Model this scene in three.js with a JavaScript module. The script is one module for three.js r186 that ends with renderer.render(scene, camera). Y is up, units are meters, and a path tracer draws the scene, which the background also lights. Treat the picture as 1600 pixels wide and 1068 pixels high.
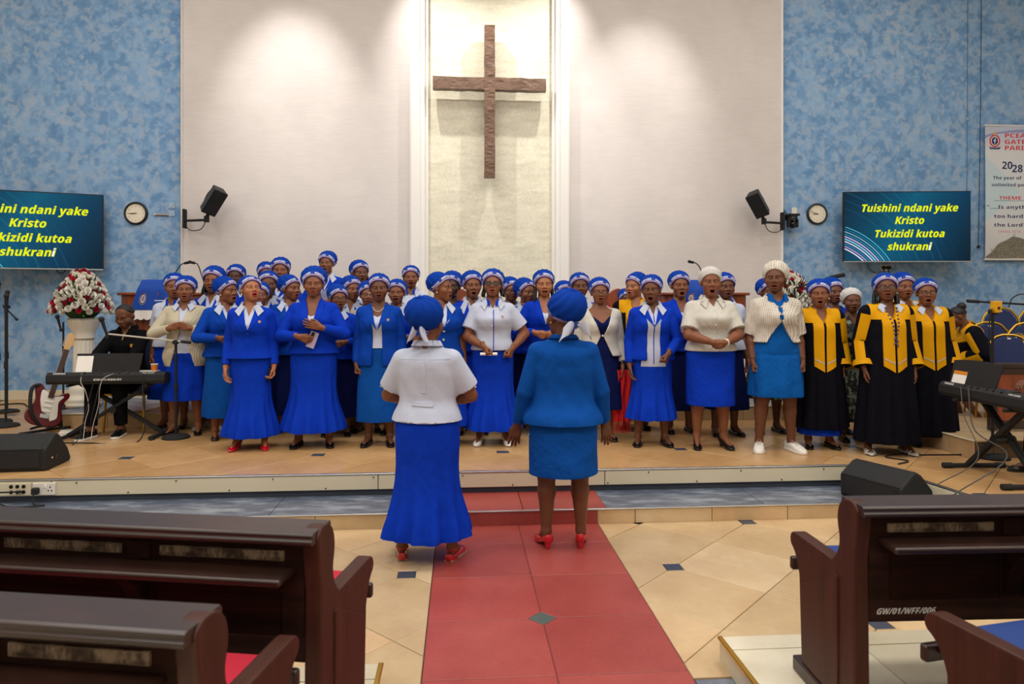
import * as THREE from 'three';
import { RoundedBoxGeometry } from 'three/addons/geometries/RoundedBoxGeometry.js';
import { mergeGeometries, mergeVertices } from 'three/addons/utils/BufferGeometryUtils.js';
import { RectAreaLightUniformsLib } from 'three/addons/lights/RectAreaLightUniformsLib.js';

// ------------------------------------------------------------------ camera, lamps, exposure
const scene = new THREE.Scene();
const camera = new THREE.PerspectiveCamera(52.62, 1600 / 1068, 0.05, 60);
camera.position.set(0, 1.63, 0);
camera.rotation.set(0, -4.2 * Math.PI / 180, 0);
camera.focus = 6.6; camera.userData.fStop = 4;
camera.setViewOffset(1600, 1068, 0, 63, 1600, 1068);          // shifted lens: verticals stay vertical
scene.background = new THREE.Color(0x0b0c0e);                 // the hall is closed; no sky gets in
const renderer = new THREE.WebGLRenderer({ antialias: true });
renderer.toneMapping = THREE.LinearToneMapping;
renderer.toneMappingExposure = 0.74;
renderer.shadowMap.enabled = true;
RectAreaLightUniformsLib.init();
const CEILING = 7.4;
// unseen ceiling panels, added as soft fill in place of window daylight [x, z, width, depth, intensity]
const PANELS = [
  [-4.6, -3.4, 1.8, 1.2, 17], [-1.2, -3.4, 1.8, 1.2, 18], [2.2, -3.4, 1.8, 1.2, 18], [5.6, -3.4, 1.8, 1.2, 14],
  [-4.6, -6.6, 1.8, 1.2, 11], [-1.2, -6.6, 1.8, 1.2, 8], [2.2, -6.6, 1.8, 1.2, 8], [5.6, -6.6, 1.8, 1.2, 9],
  [-4.6, 1.2, 1.8, 1.2, 22], [-1.2, 1.2, 1.8, 1.2, 24], [2.2, 1.2, 1.8, 1.2, 22], [5.6, 1.2, 1.8, 1.2, 18],
];
const PANEL_COLOR = new THREE.Color(1.0, 0.965, 0.92);
// wall washers [x, z, target x, target y, intensity, angle]
const SPOTS = [
  [-2.3, -7.5, -2.35, 4.45, 46, 0.36], [-0.85, -8.75, 0.25, 4.0, 44, 0.6], [1.7, -8.75, 0.6, 4.0, 44, 0.6], [2.7, -7.5, 2.6, 4.4, 36, 0.36],
];
const SPOT_COLOR = new THREE.Color(1.0, 0.96, 0.9);


// ------------------------------------------------------------------ helpers
const used = new Map();
function numbered(name) {
  const n = used.get(name) || 0;
  used.set(name, n + 1);
  return n ? name + '_' + String(n).padStart(3, '0') : name;
}
let seedState = 12345;
const rnd = () => { seedState = (seedState + 0x6d2b79f5) | 0; let t = Math.imul(seedState ^ (seedState >>> 15), 1 | seedState); t = (t + Math.imul(t ^ (t >>> 7), 61 | t)) ^ t; return ((t ^ (t >>> 14)) >>> 0) / 4294967296; };
const reseed = (n) => { seedState = n; };
const lerp = (a, b, t) => a + (b - a) * t, clamp = (v, a = 0, b = 1) => Math.min(b, Math.max(a, v));
const sstep = (a, b, v) => { const t = clamp((v - a) / (b - a)); return t * t * (3 - 2 * t); };
const V = (x, y, z) => new THREE.Vector3(x, y, z);
const DEG = Math.PI / 180;

function tag(o, label, category, group) { o.userData.label = label; o.userData.category = category; if (group) o.userData.group = group; return o; }
function thing(name, label, category, [x, y, z] = [0, 0, 0], turn = 0, group) {
  const o = new THREE.Group(); o.name = numbered(name); scene.add(o);
  o.position.set(x, y, z); o.rotation.y = turn;
  return tag(o, label, category, group);
}
// texture coordinates in metres, by the dominant direction of each face
function metreUV(g) {
  const p = g.attributes.position, n = g.attributes.normal, uv = new Float32Array(p.count * 2);
  for (let i = 0; i < p.count; i++) {
    const ax = Math.abs(n.getX(i)), ay = Math.abs(n.getY(i)), az = Math.abs(n.getZ(i));
    if (ay >= ax && ay >= az) { uv[2 * i] = p.getX(i); uv[2 * i + 1] = p.getZ(i); } else if (ax >= az) { uv[2 * i] = p.getZ(i); uv[2 * i + 1] = p.getY(i); } else { uv[2 * i] = p.getX(i); uv[2 * i + 1] = p.getY(i); }
  }
  g.setAttribute('uv', new THREE.BufferAttribute(uv, 2));
  return g;
}
function keepUV(g) { g.userData.keepUV = true; return g; }
function merge(list) {
  if (list.length === 1) return list[0];
  const keep = list.every((g) => g.userData.keepUV), col = list.some((g) => g.attributes.color);
  const flat = list.map((g) => {
    let q = g.index ? g.toNonIndexed() : g;
    const r = new THREE.BufferGeometry();
    r.setAttribute('position', q.attributes.position); r.setAttribute('normal', q.attributes.normal);
    r.setAttribute('uv', q.attributes.uv || new THREE.BufferAttribute(new Float32Array(q.attributes.position.count * 2), 2));
    if (col) r.setAttribute('color', q.attributes.color || new THREE.BufferAttribute(new Float32Array(q.attributes.position.count * 3).fill(1), 3));
    return r;
  });
  const m = mergeGeometries(flat);
  if (keep) keepUV(m);
  return m;
}
function mesh(name, geo, mat, parent) {
  const g = Array.isArray(geo) ? merge(geo) : geo;
  if (!g.userData.keepUV && !g.userData.metres) { metreUV(g); g.userData.metres = true; }
  const m = new THREE.Mesh(g, mat); m.name = parent ? name : numbered(name);
  m.castShadow = m.receiveShadow = true;
  (parent || scene).add(m);
  return m;
}
function struct(name, geo, mat, parent) { const m = mesh(name, geo, mat, parent); m.userData.kind = 'structure'; return m; }
function structGroup(name) { const o = new THREE.Group(); o.name = name; o.userData.kind = 'structure'; scene.add(o); return o; }

function box(w, h, d, x = 0, y = 0, z = 0, r = 0.004, seg = 1) {                   // (x, y, z) is the centre
  r = Math.min(r, w * 0.45, h * 0.45, d * 0.45);
  const g = r > 0 ? new RoundedBoxGeometry(w, h, d, seg, r) : new THREE.BoxGeometry(w, h, d);
  return g.translate(x, y, z);
}
function rod(a, b, r0, r1 = r0, seg = 10, cap = true) {
  const d = b.clone().sub(a), L = d.length(), g = new THREE.CylinderGeometry(r1, r0, L, seg, 1, !cap);
  g.translate(0, L / 2, 0).applyQuaternion(new THREE.Quaternion().setFromUnitVectors(V(0, 1, 0), d.normalize())).translate(a.x, a.y, a.z);
  return g;
}
function beam(a, b, w, t, up = V(0, 0, 1)) {                                       // a flat bar from a to b, w across, t along up
  const d = b.clone().sub(a), L = d.length(); d.normalize();
  const x = d.clone().cross(up).normalize(), z = x.clone().cross(d);
  const g = box(w, L, t, 0, L / 2, 0, Math.min(w, t) * 0.12);
  return g.applyMatrix4(new THREE.Matrix4().makeBasis(x, d, z).setPosition(a));
}
function cable(pts, r = 0.004, seg = 40, rad = 6) { return new THREE.TubeGeometry(new THREE.CatmullRomCurve3(pts.map((p) => (p.isVector3 ? p : V(...p)))), seg, r, rad); }
function lathe(profile, seg = 32) { return new THREE.LatheGeometry(profile.map(([r, y]) => new THREE.Vector2(r, y)), seg); }
function ball(r, x, y, z, sx = 1, sy = 1, sz = 1, seg = 16) { return new THREE.SphereGeometry(r, seg, Math.ceil(seg * 0.7)).scale(sx, sy, sz).translate(x, y, z); }
function outline(pts, smooth) {
  const s = new THREE.Shape();
  if (smooth) { s.moveTo(...pts[0]); s.splineThru(pts.slice(1).concat([pts[0]]).map((p) => new THREE.Vector2(...p))); } else pts.forEach((p, i) => (i ? s.lineTo(...p) : s.moveTo(...p)));
  return s;
}
function slab(shape, depth, bevel = 0.003, curve = 8) {                            // extruded along +z from 0 to depth
  const s = shape instanceof THREE.Shape ? shape : outline(shape);
  if (bevel <= 0) return new THREE.ExtrudeGeometry(s, { depth, bevelEnabled: false, curveSegments: curve });
  return new THREE.ExtrudeGeometry(s, { depth: depth - 2 * bevel, bevelEnabled: true, bevelThickness: bevel, bevelSize: bevel, bevelOffset: -bevel, bevelSegments: 2, curveSegments: curve }).translate(0, 0, bevel);
}
function prism(poly, y0, y1, bevel = 0.004) {                                      // poly in [x, z], standing between heights y0 and y1
  return slab(poly.map(([x, z]) => [x, -z]), y1 - y0, bevel).rotateX(-Math.PI / 2).translate(0, y0, 0);
}
function plate(w, h) { return keepUV(new THREE.PlaneGeometry(w, h)); }

// seeded, tiling value noise
const HASH = new Float32Array(65536); { reseed(99); for (let i = 0; i < 65536; i++) HASH[i] = rnd(); }
function vnoise(x, y, px, py, s = 0) {
  const xi = Math.floor(x), yi = Math.floor(y), fx = x - xi, fy = y - yi, ux = fx * fx * (3 - 2 * fx), uy = fy * fy * (3 - 2 * fy);
  const X0 = ((xi % px) + px) % px, X1 = (X0 + 1) % px, Y0 = ((yi % py) + py) % py, Y1 = (Y0 + 1) % py;
  const h = (a, b) => HASH[(a * 157 + b * 1217 + s * 7919) & 65535];
  return lerp(lerp(h(X0, Y0), h(X1, Y0), ux), lerp(h(X0, Y1), h(X1, Y1), ux), uy);
}
function fbm(u, v, fx, fy, oct, s = 0) { let a = 0.5, t = 0, n = 0; for (let o = 0; o < oct; o++) { t += a * vnoise(u * fx, v * fy, fx, fy, s + o * 3); n += a; a *= 0.55; fx *= 2; fy *= 2; } return t / n; }
// a texture of n x n pixels that covers metres x metres of surface
function texture(n, metres, f, srgb = true, my = metres) {
  const d = new Uint8Array(n * n * 4);
  for (let y = 0; y < n; y++) for (let x = 0; x < n; x++) { const c = f((x + 0.5) / n, (y + 0.5) / n), i = (y * n + x) * 4; d[i] = clamp(c[0]) * 255; d[i + 1] = clamp(c[1]) * 255; d[i + 2] = clamp(c[2]) * 255; d[i + 3] = 255; }
  const t = new THREE.DataTexture(d, n, n); t.wrapS = t.wrapT = THREE.RepeatWrapping; t.magFilter = THREE.LinearFilter; t.minFilter = THREE.LinearMipmapLinearFilter; t.generateMipmaps = true;
  if (srgb) t.colorSpace = THREE.SRGBColorSpace;
  t.repeat.set(1 / metres, 1 / my); t.needsUpdate = true;
  return t;
}
function canvasTexture(w, h, draw) {
  const c = document.createElement('canvas'); c.width = w; c.height = h;
  draw(c.getContext('2d'), w, h);
  const t = new THREE.CanvasTexture(c); t.colorSpace = THREE.SRGBColorSpace; t.anisotropy = 8;
  return t;
}
const mixc = (a, b, t) => [lerp(a[0], b[0], t), lerp(a[1], b[1], t), lerp(a[2], b[2], t)];
const c255 = (r, g, b) => [r / 255, g / 255, b / 255];
const std = (o) => new THREE.MeshStandardMaterial(o);
const phys = (o) => new THREE.MeshPhysicalMaterial(o);

// ------------------------------------------------------------------ materials
const TX = {
  blueWall: texture(1024, 3.2, (u, v) => {
    const w = 0.02 * (fbm(u, v, 24, 24, 3, 2) - 0.5), a = fbm(u + w, v - w, 30, 30, 5, 1), b = fbm(u - w, v + w, 44, 44, 4, 7), c = fbm(u + w, v + w, 28, 28, 4, 13), l = fbm(u, v, 3, 3, 3, 15);
    let col = mixc(c255(118, 160, 204), c255(156, 188, 220), sstep(0.3, 0.7, a));
    col = mixc(col, c255(88, 134, 184), sstep(0.44, 0.72, c) * 0.7);
    col = mixc(col, c255(190, 198, 212), sstep(0.44, 0.72, b) * 0.7);
    return mixc(col, c255(114, 158, 204), 0.1 + 0.3 * l);
  }),
  linen: texture(512, 1.6, (u, v) => { const a = fbm(u, v, 12, 160, 3, 3), b = fbm(u, v, 5, 5, 4, 5); const k = 0.9 + 0.045 * a + 0.06 * b; return [k, k * 0.985, k * 0.975]; }),
  niche: texture(512, 1.2, (u, v) => { const a = fbm(u, v, 6, 24, 4, 31), b = fbm(u, v, 60, 60, 3, 9); const k = 0.8 + 0.12 * a + 0.1 * b; return [k, k * 0.985, k * 0.935]; }),
  tile: texture(512, 1.15, (u, v) => { const a = fbm(u, v, 6, 6, 5, 41), b = fbm(u, v, 40, 40, 3, 43); return mixc(c255(196, 168, 130), c255(220, 197, 160), clamp(a * 1.1 - 0.05 + (b - 0.5) * 0.35)); }),
  paleTile: texture(512, 1.0, (u, v) => { const a = fbm(u, v, 5, 5, 5, 45), b = fbm(u, v, 40, 40, 3, 47); return mixc(c255(206, 196, 170), c255(230, 222, 200), clamp(a + (b - 0.5) * 0.3)); }),
  slate: texture(512, 0.9, (u, v) => { const a = fbm(u + 0.05 * fbm(u, v, 6, 6, 3, 51), v, 6, 12, 5, 53); return mixc(c255(84, 92, 108), c255(140, 148, 160), sstep(0.3, 0.75, a)); }),
  red: texture(512, 1.2, (u, v) => { const a = fbm(u, v, 6, 6, 4, 61), b = fbm(u, v, 90, 90, 2, 63); return mixc(c255(150, 62, 56), c255(170, 80, 72), clamp(a + (b - 0.5) * 0.5)); }),
  wood: texture(512, 1.0, (u, v) => { const w = fbm(u, v, 2, 40, 4, 71), g = fbm(u, v, 6, 160, 3, 73), l = fbm(u, v, 3, 6, 3, 75); return mixc(c255(22, 12, 9), c255(64, 34, 24), clamp(w * 0.6 + g * 0.4 + (l - 0.5) * 0.5)); }),
  endWood: texture(512, 0.9, (u, v) => { const w = fbm(u, v, 30, 2, 4, 76), g = fbm(u, v, 140, 6, 3, 77); return mixc(c255(42, 20, 14), c255(86, 45, 32), clamp(w * 0.6 + g * 0.4)); }),
  worn: texture(256, 0.35, (u, v) => { const a = fbm(u, v, 6, 10, 4, 78), b = fbm(u, v, 50, 20, 3, 79); return mixc(c255(52, 36, 26), c255(150, 130, 108), sstep(0.3, 0.66, a * 0.7 + b * 0.3)); }),
  redWood: texture(512, 0.8, (u, v) => { const w = fbm(u, v, 34, 2, 4, 81), g = fbm(u, v, 150, 5, 3, 83), l = fbm(u, v, 5, 3, 3, 85); return mixc(c255(98, 38, 14), c255(170, 84, 40), clamp(w * 0.6 + g * 0.4 + (l - 0.5) * 0.5)); }),
  cross: texture(512, 0.8, (u, v) => { const w = fbm(u, v, 5, 24, 4, 91), g = fbm(u, v, 14, 90, 3, 93); return mixc(c255(64, 44, 32), c255(140, 106, 84), clamp(w * 0.55 + g * 0.5)); }),
  carve: texture(512, 0.5, (u, v) => { const k = fbm(u, v, 6, 9, 3, 95); return [k, k, k]; }, false),
  weave: texture(256, 0.12, (u, v) => { const k = 0.5 + 0.25 * Math.sin(u * 40 * Math.PI) * Math.sin(v * 40 * Math.PI) + 0.3 * (fbm(u, v, 20, 20, 3, 97) - 0.5); return [k, k, k]; }, false),
  fold: texture(512, 0.7, (u, v) => { const k = fbm(u + 0.08 * fbm(u, v, 4, 4, 3, 98), v, 6, 3, 4, 99); return [k, k, k]; }, false),
  knit: texture(256, 0.2, (u, v) => { const k = 0.5 + 0.4 * Math.sin(u * 32 * Math.PI) + 0.25 * Math.sin((v * 64 + Math.abs(((u * 16) % 1) - 0.5) * 2) * Math.PI * 2) * 0.5; return [k, k, k]; }, false),
  crochet: texture(512, 0.32, (u, v) => {
    const cx = ((u * 18) % 1) - 0.5, cy = ((v * 22) % 1) - 0.5, big = Math.abs(((u * 3 + v * 2) % 1) - 0.5) + Math.abs(((u * 3 - v * 2 + 10) % 1) - 0.5);
    const hole = Math.hypot(cx, cy * 0.8) < (big > 0.55 ? 0.3 : 0.2);
    return hole ? c255(178, 168, 158) : mixc(c255(236, 230, 220), c255(250, 246, 240), fbm(u, v, 30, 30, 2, 111));
  }),
  leafPrint: texture(512, 0.5, (u, v) => { const a = fbm(u, v, 14, 10, 3, 121), b = fbm(u, v, 24, 24, 3, 123); return a > 0.55 ? c255(120, 128, 112) : b > 0.6 ? c255(70, 76, 62) : c255(20, 22, 20); }),
  chairSeat: texture(128, 0.08, (u, v) => { const d = Math.hypot(((u * 4) % 1) - 0.5, ((v * 4 + 0.5 * Math.floor(u * 4)) % 1) - 0.5); return d < 0.16 ? c255(70, 92, 130) : c255(20, 34, 82); }),
};
const M = {
  blueWall: std({ map: TX.blueWall, roughness: 0.82 }),
  panel: std({ map: TX.linen, color: 0xe4e0df, roughness: 0.85 }),
  niche: std({ map: TX.niche, color: 0xf4f2e6, roughness: 0.7 }),
  white: std({ color: 0xeeebe6, roughness: 0.6 }),
  ceiling: std({ color: 0xe9e6e0, roughness: 0.9 }),
  hall: std({ color: 0xd8d0c4, roughness: 0.9 }),
  tiles: [0xffffff, 0xf4efe6, 0xfbf3ea, 0xece8e0].map((c) => std({ map: TX.tile, color: c, roughness: 0.3 })),
  stageTiles: [0xf6e0c4, 0xeed6b8, 0xf2dcc0, 0xead2b4].map((c) => std({ map: TX.tile, color: c, roughness: 0.26 })),  // same tile tinted orange: warm lamp reflections put into the stage colour
  grout: std({ color: 0x6d5a42, roughness: 0.9 }),
  inset: std({ color: 0x3f4757, roughness: 0.3 }),
  pale: [0xffffff, 0xf3f1ea].map((c) => std({ map: TX.paleTile, color: c, roughness: 0.3 })),
  slate: std({ map: TX.slate, roughness: 0.28 }),
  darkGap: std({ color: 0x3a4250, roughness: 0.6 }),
  red: [0xffffff, 0xf4eeee, 0xfff6f4].map((c) => std({ map: TX.red, color: c, roughness: 0.42 })),
  redGrout: std({ color: 0x6e2a28, roughness: 0.8 }),
  cream: std({ color: 0xd9cfb4, roughness: 0.55 }),
  steel: std({ color: 0xc9ccd0, metalness: 1, roughness: 0.3 }),
  brass: std({ color: 0xd8a93e, metalness: 1, roughness: 0.28 }),
  wood: phys({ map: TX.wood, roughness: 0.42, clearcoat: 0.35, clearcoatRoughness: 0.3 }),
  woodBack: phys({ map: TX.wood, roughness: 0.75, specularIntensity: 0.25 }),
  woodEnd: phys({ map: TX.endWood, roughness: 0.5, specularIntensity: 0.6 }),
  wornStrip: std({ map: TX.worn, roughness: 0.7 }),
  redWood: phys({ map: TX.redWood, roughness: 0.4, clearcoat: 0.3, clearcoatRoughness: 0.3 }),
  cross: std({ map: TX.cross, bumpMap: TX.carve, bumpScale: 0.012, roughness: 0.42 }),
  black: std({ color: 0x121214, roughness: 0.5 }),
  matte: std({ color: 0x1a1a1c, roughness: 0.85 }),
  gloss: std({ color: 0x08080a, roughness: 0.2 }),
  rubber: std({ color: 0x17181a, roughness: 0.75 }),
  crimson: std({ color: 0xb3142f, roughness: 0.85, bumpMap: TX.weave, bumpScale: 0.001 }),
  navyCushion: std({ color: 0x1c3a7c, roughness: 0.85, bumpMap: TX.weave, bumpScale: 0.001 }),
  plaster: std({ color: 0xe6e0d2, roughness: 0.55 }),
  plastic: std({ color: 0xe4e0d6, roughness: 0.45 }),
  gold: std({ color: 0xc79a3c, metalness: 0.9, roughness: 0.35 }),
  chairFabric: std({ map: TX.chairSeat, roughness: 0.8 }),
  yellowPlastic: std({ color: 0xe2a411, roughness: 0.45 }),
};


// ------------------------------------------------------------------ the room shell
const BACK = 9.95, PANEL = 9.85;
const XL = -8.0, XR = 9.0, ZF = 5.0;
struct('wall_back_left', box(-3.856 - XL, CEILING, 0.2, (-3.856 + XL) / 2, CEILING / 2, -BACK - 0.1, 0), M.blueWall);
struct('wall_back_right', box(XR - 4.717, CEILING, 0.2, (XR + 4.717) / 2, CEILING / 2, -BACK - 0.1, 0), M.blueWall);
{
  const a = -3.856, b = -0.728, c = 1.554, d = 4.717, n0 = -0.512, n1 = 1.35;
  // chancel wall: two white fields made of plaster boards
  const left = structGroup('wall_chancel_left'), right = structGroup('wall_chancel_right');
  const board = (x0, x1, parent) => mesh('panel', box(x1 - x0, CEILING, 0.22, (x0 + x1) / 2, CEILING / 2, -PANEL - 0.11, 0), M.panel, parent);
  board(a, -2.236, left); board(-2.236, b, left);
  board(c, 3.245, right); board(3.245, d, right);
  mesh('edge_strip', box(0.03, CEILING, 0.24, a + 0.012, CEILING / 2, -PANEL - 0.105, 0.004), M.panel, left);
  mesh('edge_strip', box(0.035, CEILING, 0.24, d - 0.014, CEILING / 2, -PANEL - 0.105, 0.004), M.white, right);
  struct('wall_niche', box(c - b, CEILING, 0.15, (b + c) / 2, CEILING / 2, -PANEL - 0.2, 0), M.niche);
  // stepped white pilasters on both sides of the niche
  const pil = (x0, x1, s, name) => {
    const g = structGroup(name), w = x1 - x0, m = (x0 + x1) / 2;
    mesh('shaft', box(w, CEILING, 0.2, m, CEILING / 2, -PANEL - 0.06, 0.012, 2), M.white, g);
    mesh('fillet', box(w * 0.62, CEILING, 0.06, m - s * w * 0.1, CEILING / 2, -PANEL + 0.05, 0.012, 2), M.white, g);
    mesh('inner_reveal', box(0.05, CEILING, 0.14, s > 0 ? x1 + 0.02 : x0 - 0.02, CEILING / 2, -PANEL - 0.1, 0.006, 2), M.white, g);
  };
  pil(b, n0, 1, 'trim_1'); pil(n1, c, -1, 'trim_2');
}
struct('wall_left', box(0.2, CEILING, ZF + BACK, XL - 0.1, CEILING / 2, (ZF - BACK) / 2, 0), M.hall);
struct('wall_right', box(0.2, CEILING, ZF + BACK, XR + 0.1, CEILING / 2, (ZF - BACK) / 2, 0), M.hall);
struct('wall_rear', box(XR - XL + 0.4, CEILING, 0.2, (XR + XL) / 2, CEILING / 2, ZF + 0.1, 0), M.hall);
struct('ceiling', box(XR - XL + 0.4, 0.2, ZF + BACK + 0.5, (XR + XL) / 2, CEILING + 0.1, (ZF - BACK) / 2, 0), M.ceiling);
struct('baseboard_left', box(-3.876 - XL, 0.13, 0.03, (-3.876 + XL) / 2, 0.285 + 0.065, -BACK + 0.015), M.cream);
struct('baseboard_right', box(XR - 4.741, 0.13, 0.03, (XR + 4.741) / 2, 0.443 + 0.065, -BACK + 0.015), M.cream);

// added ceiling fill panels, then the chancel spot lamps
for (const [x, z, w, d, k] of PANELS) {
  const t = thing('added_fill_panel', `added unseen fill light panel at the ceiling, ${z > 0 ? 'rear' : z > -5 ? 'middle' : 'stage'} row, ${['outer left', 'inner left', 'inner right', 'outer right'][Math.round((x + 4.6) / 3.4)]}`, 'ceiling light', [x, CEILING, z], 0, 'added ceiling fill panels');
  mesh('frame', [box(w + 0.1, 0.05, 0.05, 0, -0.03, d / 2 + 0.025), box(w + 0.1, 0.05, 0.05, 0, -0.03, -d / 2 - 0.025), box(0.05, 0.05, d, w / 2 + 0.025, -0.03, 0), box(0.05, 0.05, d, -w / 2 - 0.025, -0.03, 0)], M.white, t);
  mesh('diffuser', box(w, 0.02, d, 0, -0.015, 0, 0), std({ color: 0xffffff, emissive: PANEL_COLOR, emissiveIntensity: 1.5, roughness: 0.6 }), t);
  const L = new THREE.RectAreaLight(PANEL_COLOR, k, w, d);
  L.position.set(0, -0.06, 0); L.rotation.x = -Math.PI / 2; t.add(L);
}
for (const [x, z, tx, ty, k, ang] of SPOTS) {
  const dir = V(tx - x, ty - CEILING + 0.25, -PANEL - z).normalize();
  const t = thing('spot_lamp', `white spot lamp under the ceiling, ${['outermost left', 'left of the cross', 'right of the cross', 'outermost right'][SPOTS.findIndex((q) => q[0] === x)]}`, 'spotlight', [x, CEILING - 0.25, z], 0, 'chancel spot lamps');
  mesh('stem', rod(V(0, 0.25, 0), V(0, 0, 0), 0.012), M.white, t);
  mesh('can', rod(dir.clone().multiplyScalar(-0.09), dir.clone().multiplyScalar(0.09), 0.05, 0.07, 20, false), M.white, t);
  mesh('bulb', new THREE.SphereGeometry(0.035, 12, 8).translate(...dir.clone().multiplyScalar(0.05).toArray()), std({ color: 0xffffff, emissive: SPOT_COLOR, emissiveIntensity: 3 }), t);
  const L = new THREE.SpotLight(SPOT_COLOR, k, 0, ang, 0.85, 2);
  L.position.copy(dir).multiplyScalar(0.12); L.castShadow = true; L.shadow.radius = 2.2; L.target.position.copy(dir).multiplyScalar(2); t.add(L, L.target);
}

// ------------------------------------------------------------------ floors
function clipPoly(poly, clip) {                                                    // both counter-clockwise or clockwise in [x, z]; clip is convex
  let area = 0; for (let i = 0; i < clip.length; i++) { const [a, b] = clip[i], [c, d] = clip[(i + 1) % clip.length]; area += a * d - b * c; }
  const s = Math.sign(area);
  for (let i = 0; i < clip.length && poly.length; i++) {
    const [ax, az] = clip[i], [bx, bz] = clip[(i + 1) % clip.length], side = ([x, z]) => s * ((bx - ax) * (z - az) - (bz - az) * (x - ax)), out = [];
    for (let j = 0; j < poly.length; j++) {
      const p = poly[j], q = poly[(j + 1) % poly.length], dp = side(p), dq = side(q);
      if (dp >= 0) out.push(p);
      if ((dp >= 0) !== (dq >= 0)) { const t = dp / (dp - dq); out.push([lerp(p[0], q[0], t), lerp(p[1], q[1], t)]); }
    }
    poly = out;
  }
  return poly;
}
function polyArea(p) { let a = 0; for (let i = 0; i < p.length; i++) { const [x, z] = p[i], [X, Z] = p[(i + 1) % p.length]; a += x * Z - z * X; } return a / 2; }
// a thin chamfered tile over a convex polygon
function tileGeo(poly, y0, y1, ch = 0.0025) {
  if (polyArea(poly) < 0) poly = poly.slice().reverse();
  const n = poly.length, cx = poly.reduce((a, p) => a + p[0], 0) / n, cz = poly.reduce((a, p) => a + p[1], 0) / n, pos = [], nor = [];
  const inner = poly.map(([x, z]) => { const d = Math.hypot(cx - x, cz - z) || 1; return [x + (cx - x) / d * ch * 1.4, z + (cz - z) / d * ch * 1.4]; });
  const tri = (a, b, c, N) => { for (const p of [a, b, c]) pos.push(...p); for (let i = 0; i < 3; i++) nor.push(...N); };
  const quad = (a, b, c, d) => { const N = V(...b).sub(V(...a)).cross(V(...d).sub(V(...a))).normalize().toArray(); tri(a, b, c, N); tri(a, c, d, N); };
  for (let i = 1; i < n - 1; i++) tri([inner[0][0], y1, inner[0][1]], [inner[i + 1][0], y1, inner[i + 1][1]], [inner[i][0], y1, inner[i][1]], [0, 1, 0]);
  for (let i = 0; i < n; i++) {
    const j = (i + 1) % n, a = poly[i], b = poly[j], ia = inner[i], ib = inner[j];
    quad([a[0], y1 - ch, a[1]], [ia[0], y1, ia[1]], [ib[0], y1, ib[1]], [b[0], y1 - ch, b[1]]);
    quad([a[0], y0, a[1]], [a[0], y1 - ch, a[1]], [b[0], y1 - ch, b[1]], [b[0], y0, b[1]]);
  }
  const g = new THREE.BufferGeometry();
  g.setAttribute('position', new THREE.Float32BufferAttribute(pos, 3)); g.setAttribute('normal', new THREE.Float32BufferAttribute(nor, 3));
  return g;
}
const TILE = 0.575, GAP = 0.0022, CUT = 0.075;
// square tiles laid on the diagonal, a small slate square at every second joint
function diagonalTiles(parent, clip, y, [ox, oz], mats, reach) {
  const q = Math.SQRT1_2, W = (i, j) => [ox + (i + j) * TILE * q, oz + (i - j) * TILE * q];
  const xs = clip.map((p) => p[0]), zs = clip.map((p) => p[1]), x0 = Math.min(...xs), x1 = Math.max(...xs), z0 = Math.min(...zs), z1 = Math.max(...zs);
  const R = reach || 26;
  for (let i = -R; i < R; i++) for (let j = -R; j < R; j++) {
    const [cx, cz] = W(i + 0.5, j + 0.5);
    if (cx < x0 - 0.5 || cx > x1 + 0.5 || cz < z0 - 0.5 || cz > z1 + 0.5) continue;
    const g = GAP / TILE, k = CUT / TILE, poly = [];
    for (const [a, b] of [[0, 0], [1, 0], [1, 1], [0, 1]]) {
      const I = i + (a ? 1 - g : g), J = j + (b ? 1 - g : g);
      if ((i + a) % 2 === 0 && (j + b) % 2 === 0) {                                // this corner carries the slate square
        const e1 = [i + (a ? 1 - k : k), J], e2 = [I, j + (b ? 1 - k : k)];
        if (a === b) poly.push(W(...e2), W(...e1)); else poly.push(W(...e1), W(...e2));
      } else poly.push(W(I, J));
    }
    const c = clipPoly(poly, clip);
    if (c.length > 2 && Math.abs(polyArea(c)) > 0.003) mesh('tile', tileGeo(c, y - 0.012, y), mats[(Math.abs(i * 7 + j * 13 + i * j)) % mats.length], parent);
    if (i % 2 === 0 && j % 2 === 0) {
      const [px, pz] = W(i, j), e = k * TILE * q * 2 * 0.5 - 0.002, s = clipPoly([[px - e, pz - e], [px + e, pz - e], [px + e, pz + e], [px - e, pz + e]], clip);
      if (s.length > 2) mesh('inset', tileGeo(s, y - 0.012, y), M.inset, parent);
    }
  }
}
function squareTiles(parent, clip, y, [ox, oz], sx, sz, mats, turn = 0) {
  const xs = clip.map((p) => p[0]), zs = clip.map((p) => p[1]), x0 = Math.min(...xs), x1 = Math.max(...xs), z0 = Math.min(...zs), z1 = Math.max(...zs);
  for (let i = Math.floor((x0 - ox) / sx); i * sx + ox < x1; i++) for (let j = Math.floor((z0 - oz) / sz); j * sz + oz < z1; j++) {
    const X = ox + i * sx, Z = oz + j * sz, g = GAP;
    const c = clipPoly([[X + g, Z + g], [X + sx - g, Z + g], [X + sx - g, Z + sz - g], [X + g, Z + sz - g]], clip);
    if (c.length > 2 && Math.abs(polyArea(c)) > 0.002) mesh('tile', tileGeo(c, y - 0.012, y), mats[Math.abs(i * 5 + j * 3) % mats.length], parent);
  }
}
const STEP_H = 0.11, STAGE_H = 0.285, BACK_H = 0.443, TOP_H = 0.601, PLAT_H = 0.115;
const AX0 = -0.17, AX1 = 1.0, AZ = 0.55;                                           // red aisle
const floor = structGroup('floor');
mesh('bed', box(XR - XL + 0.4, 0.1, ZF + BACK + 0.5, (XR + XL) / 2, -0.061, (ZF - BACK) / 2, 0), M.grout, floor);
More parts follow.
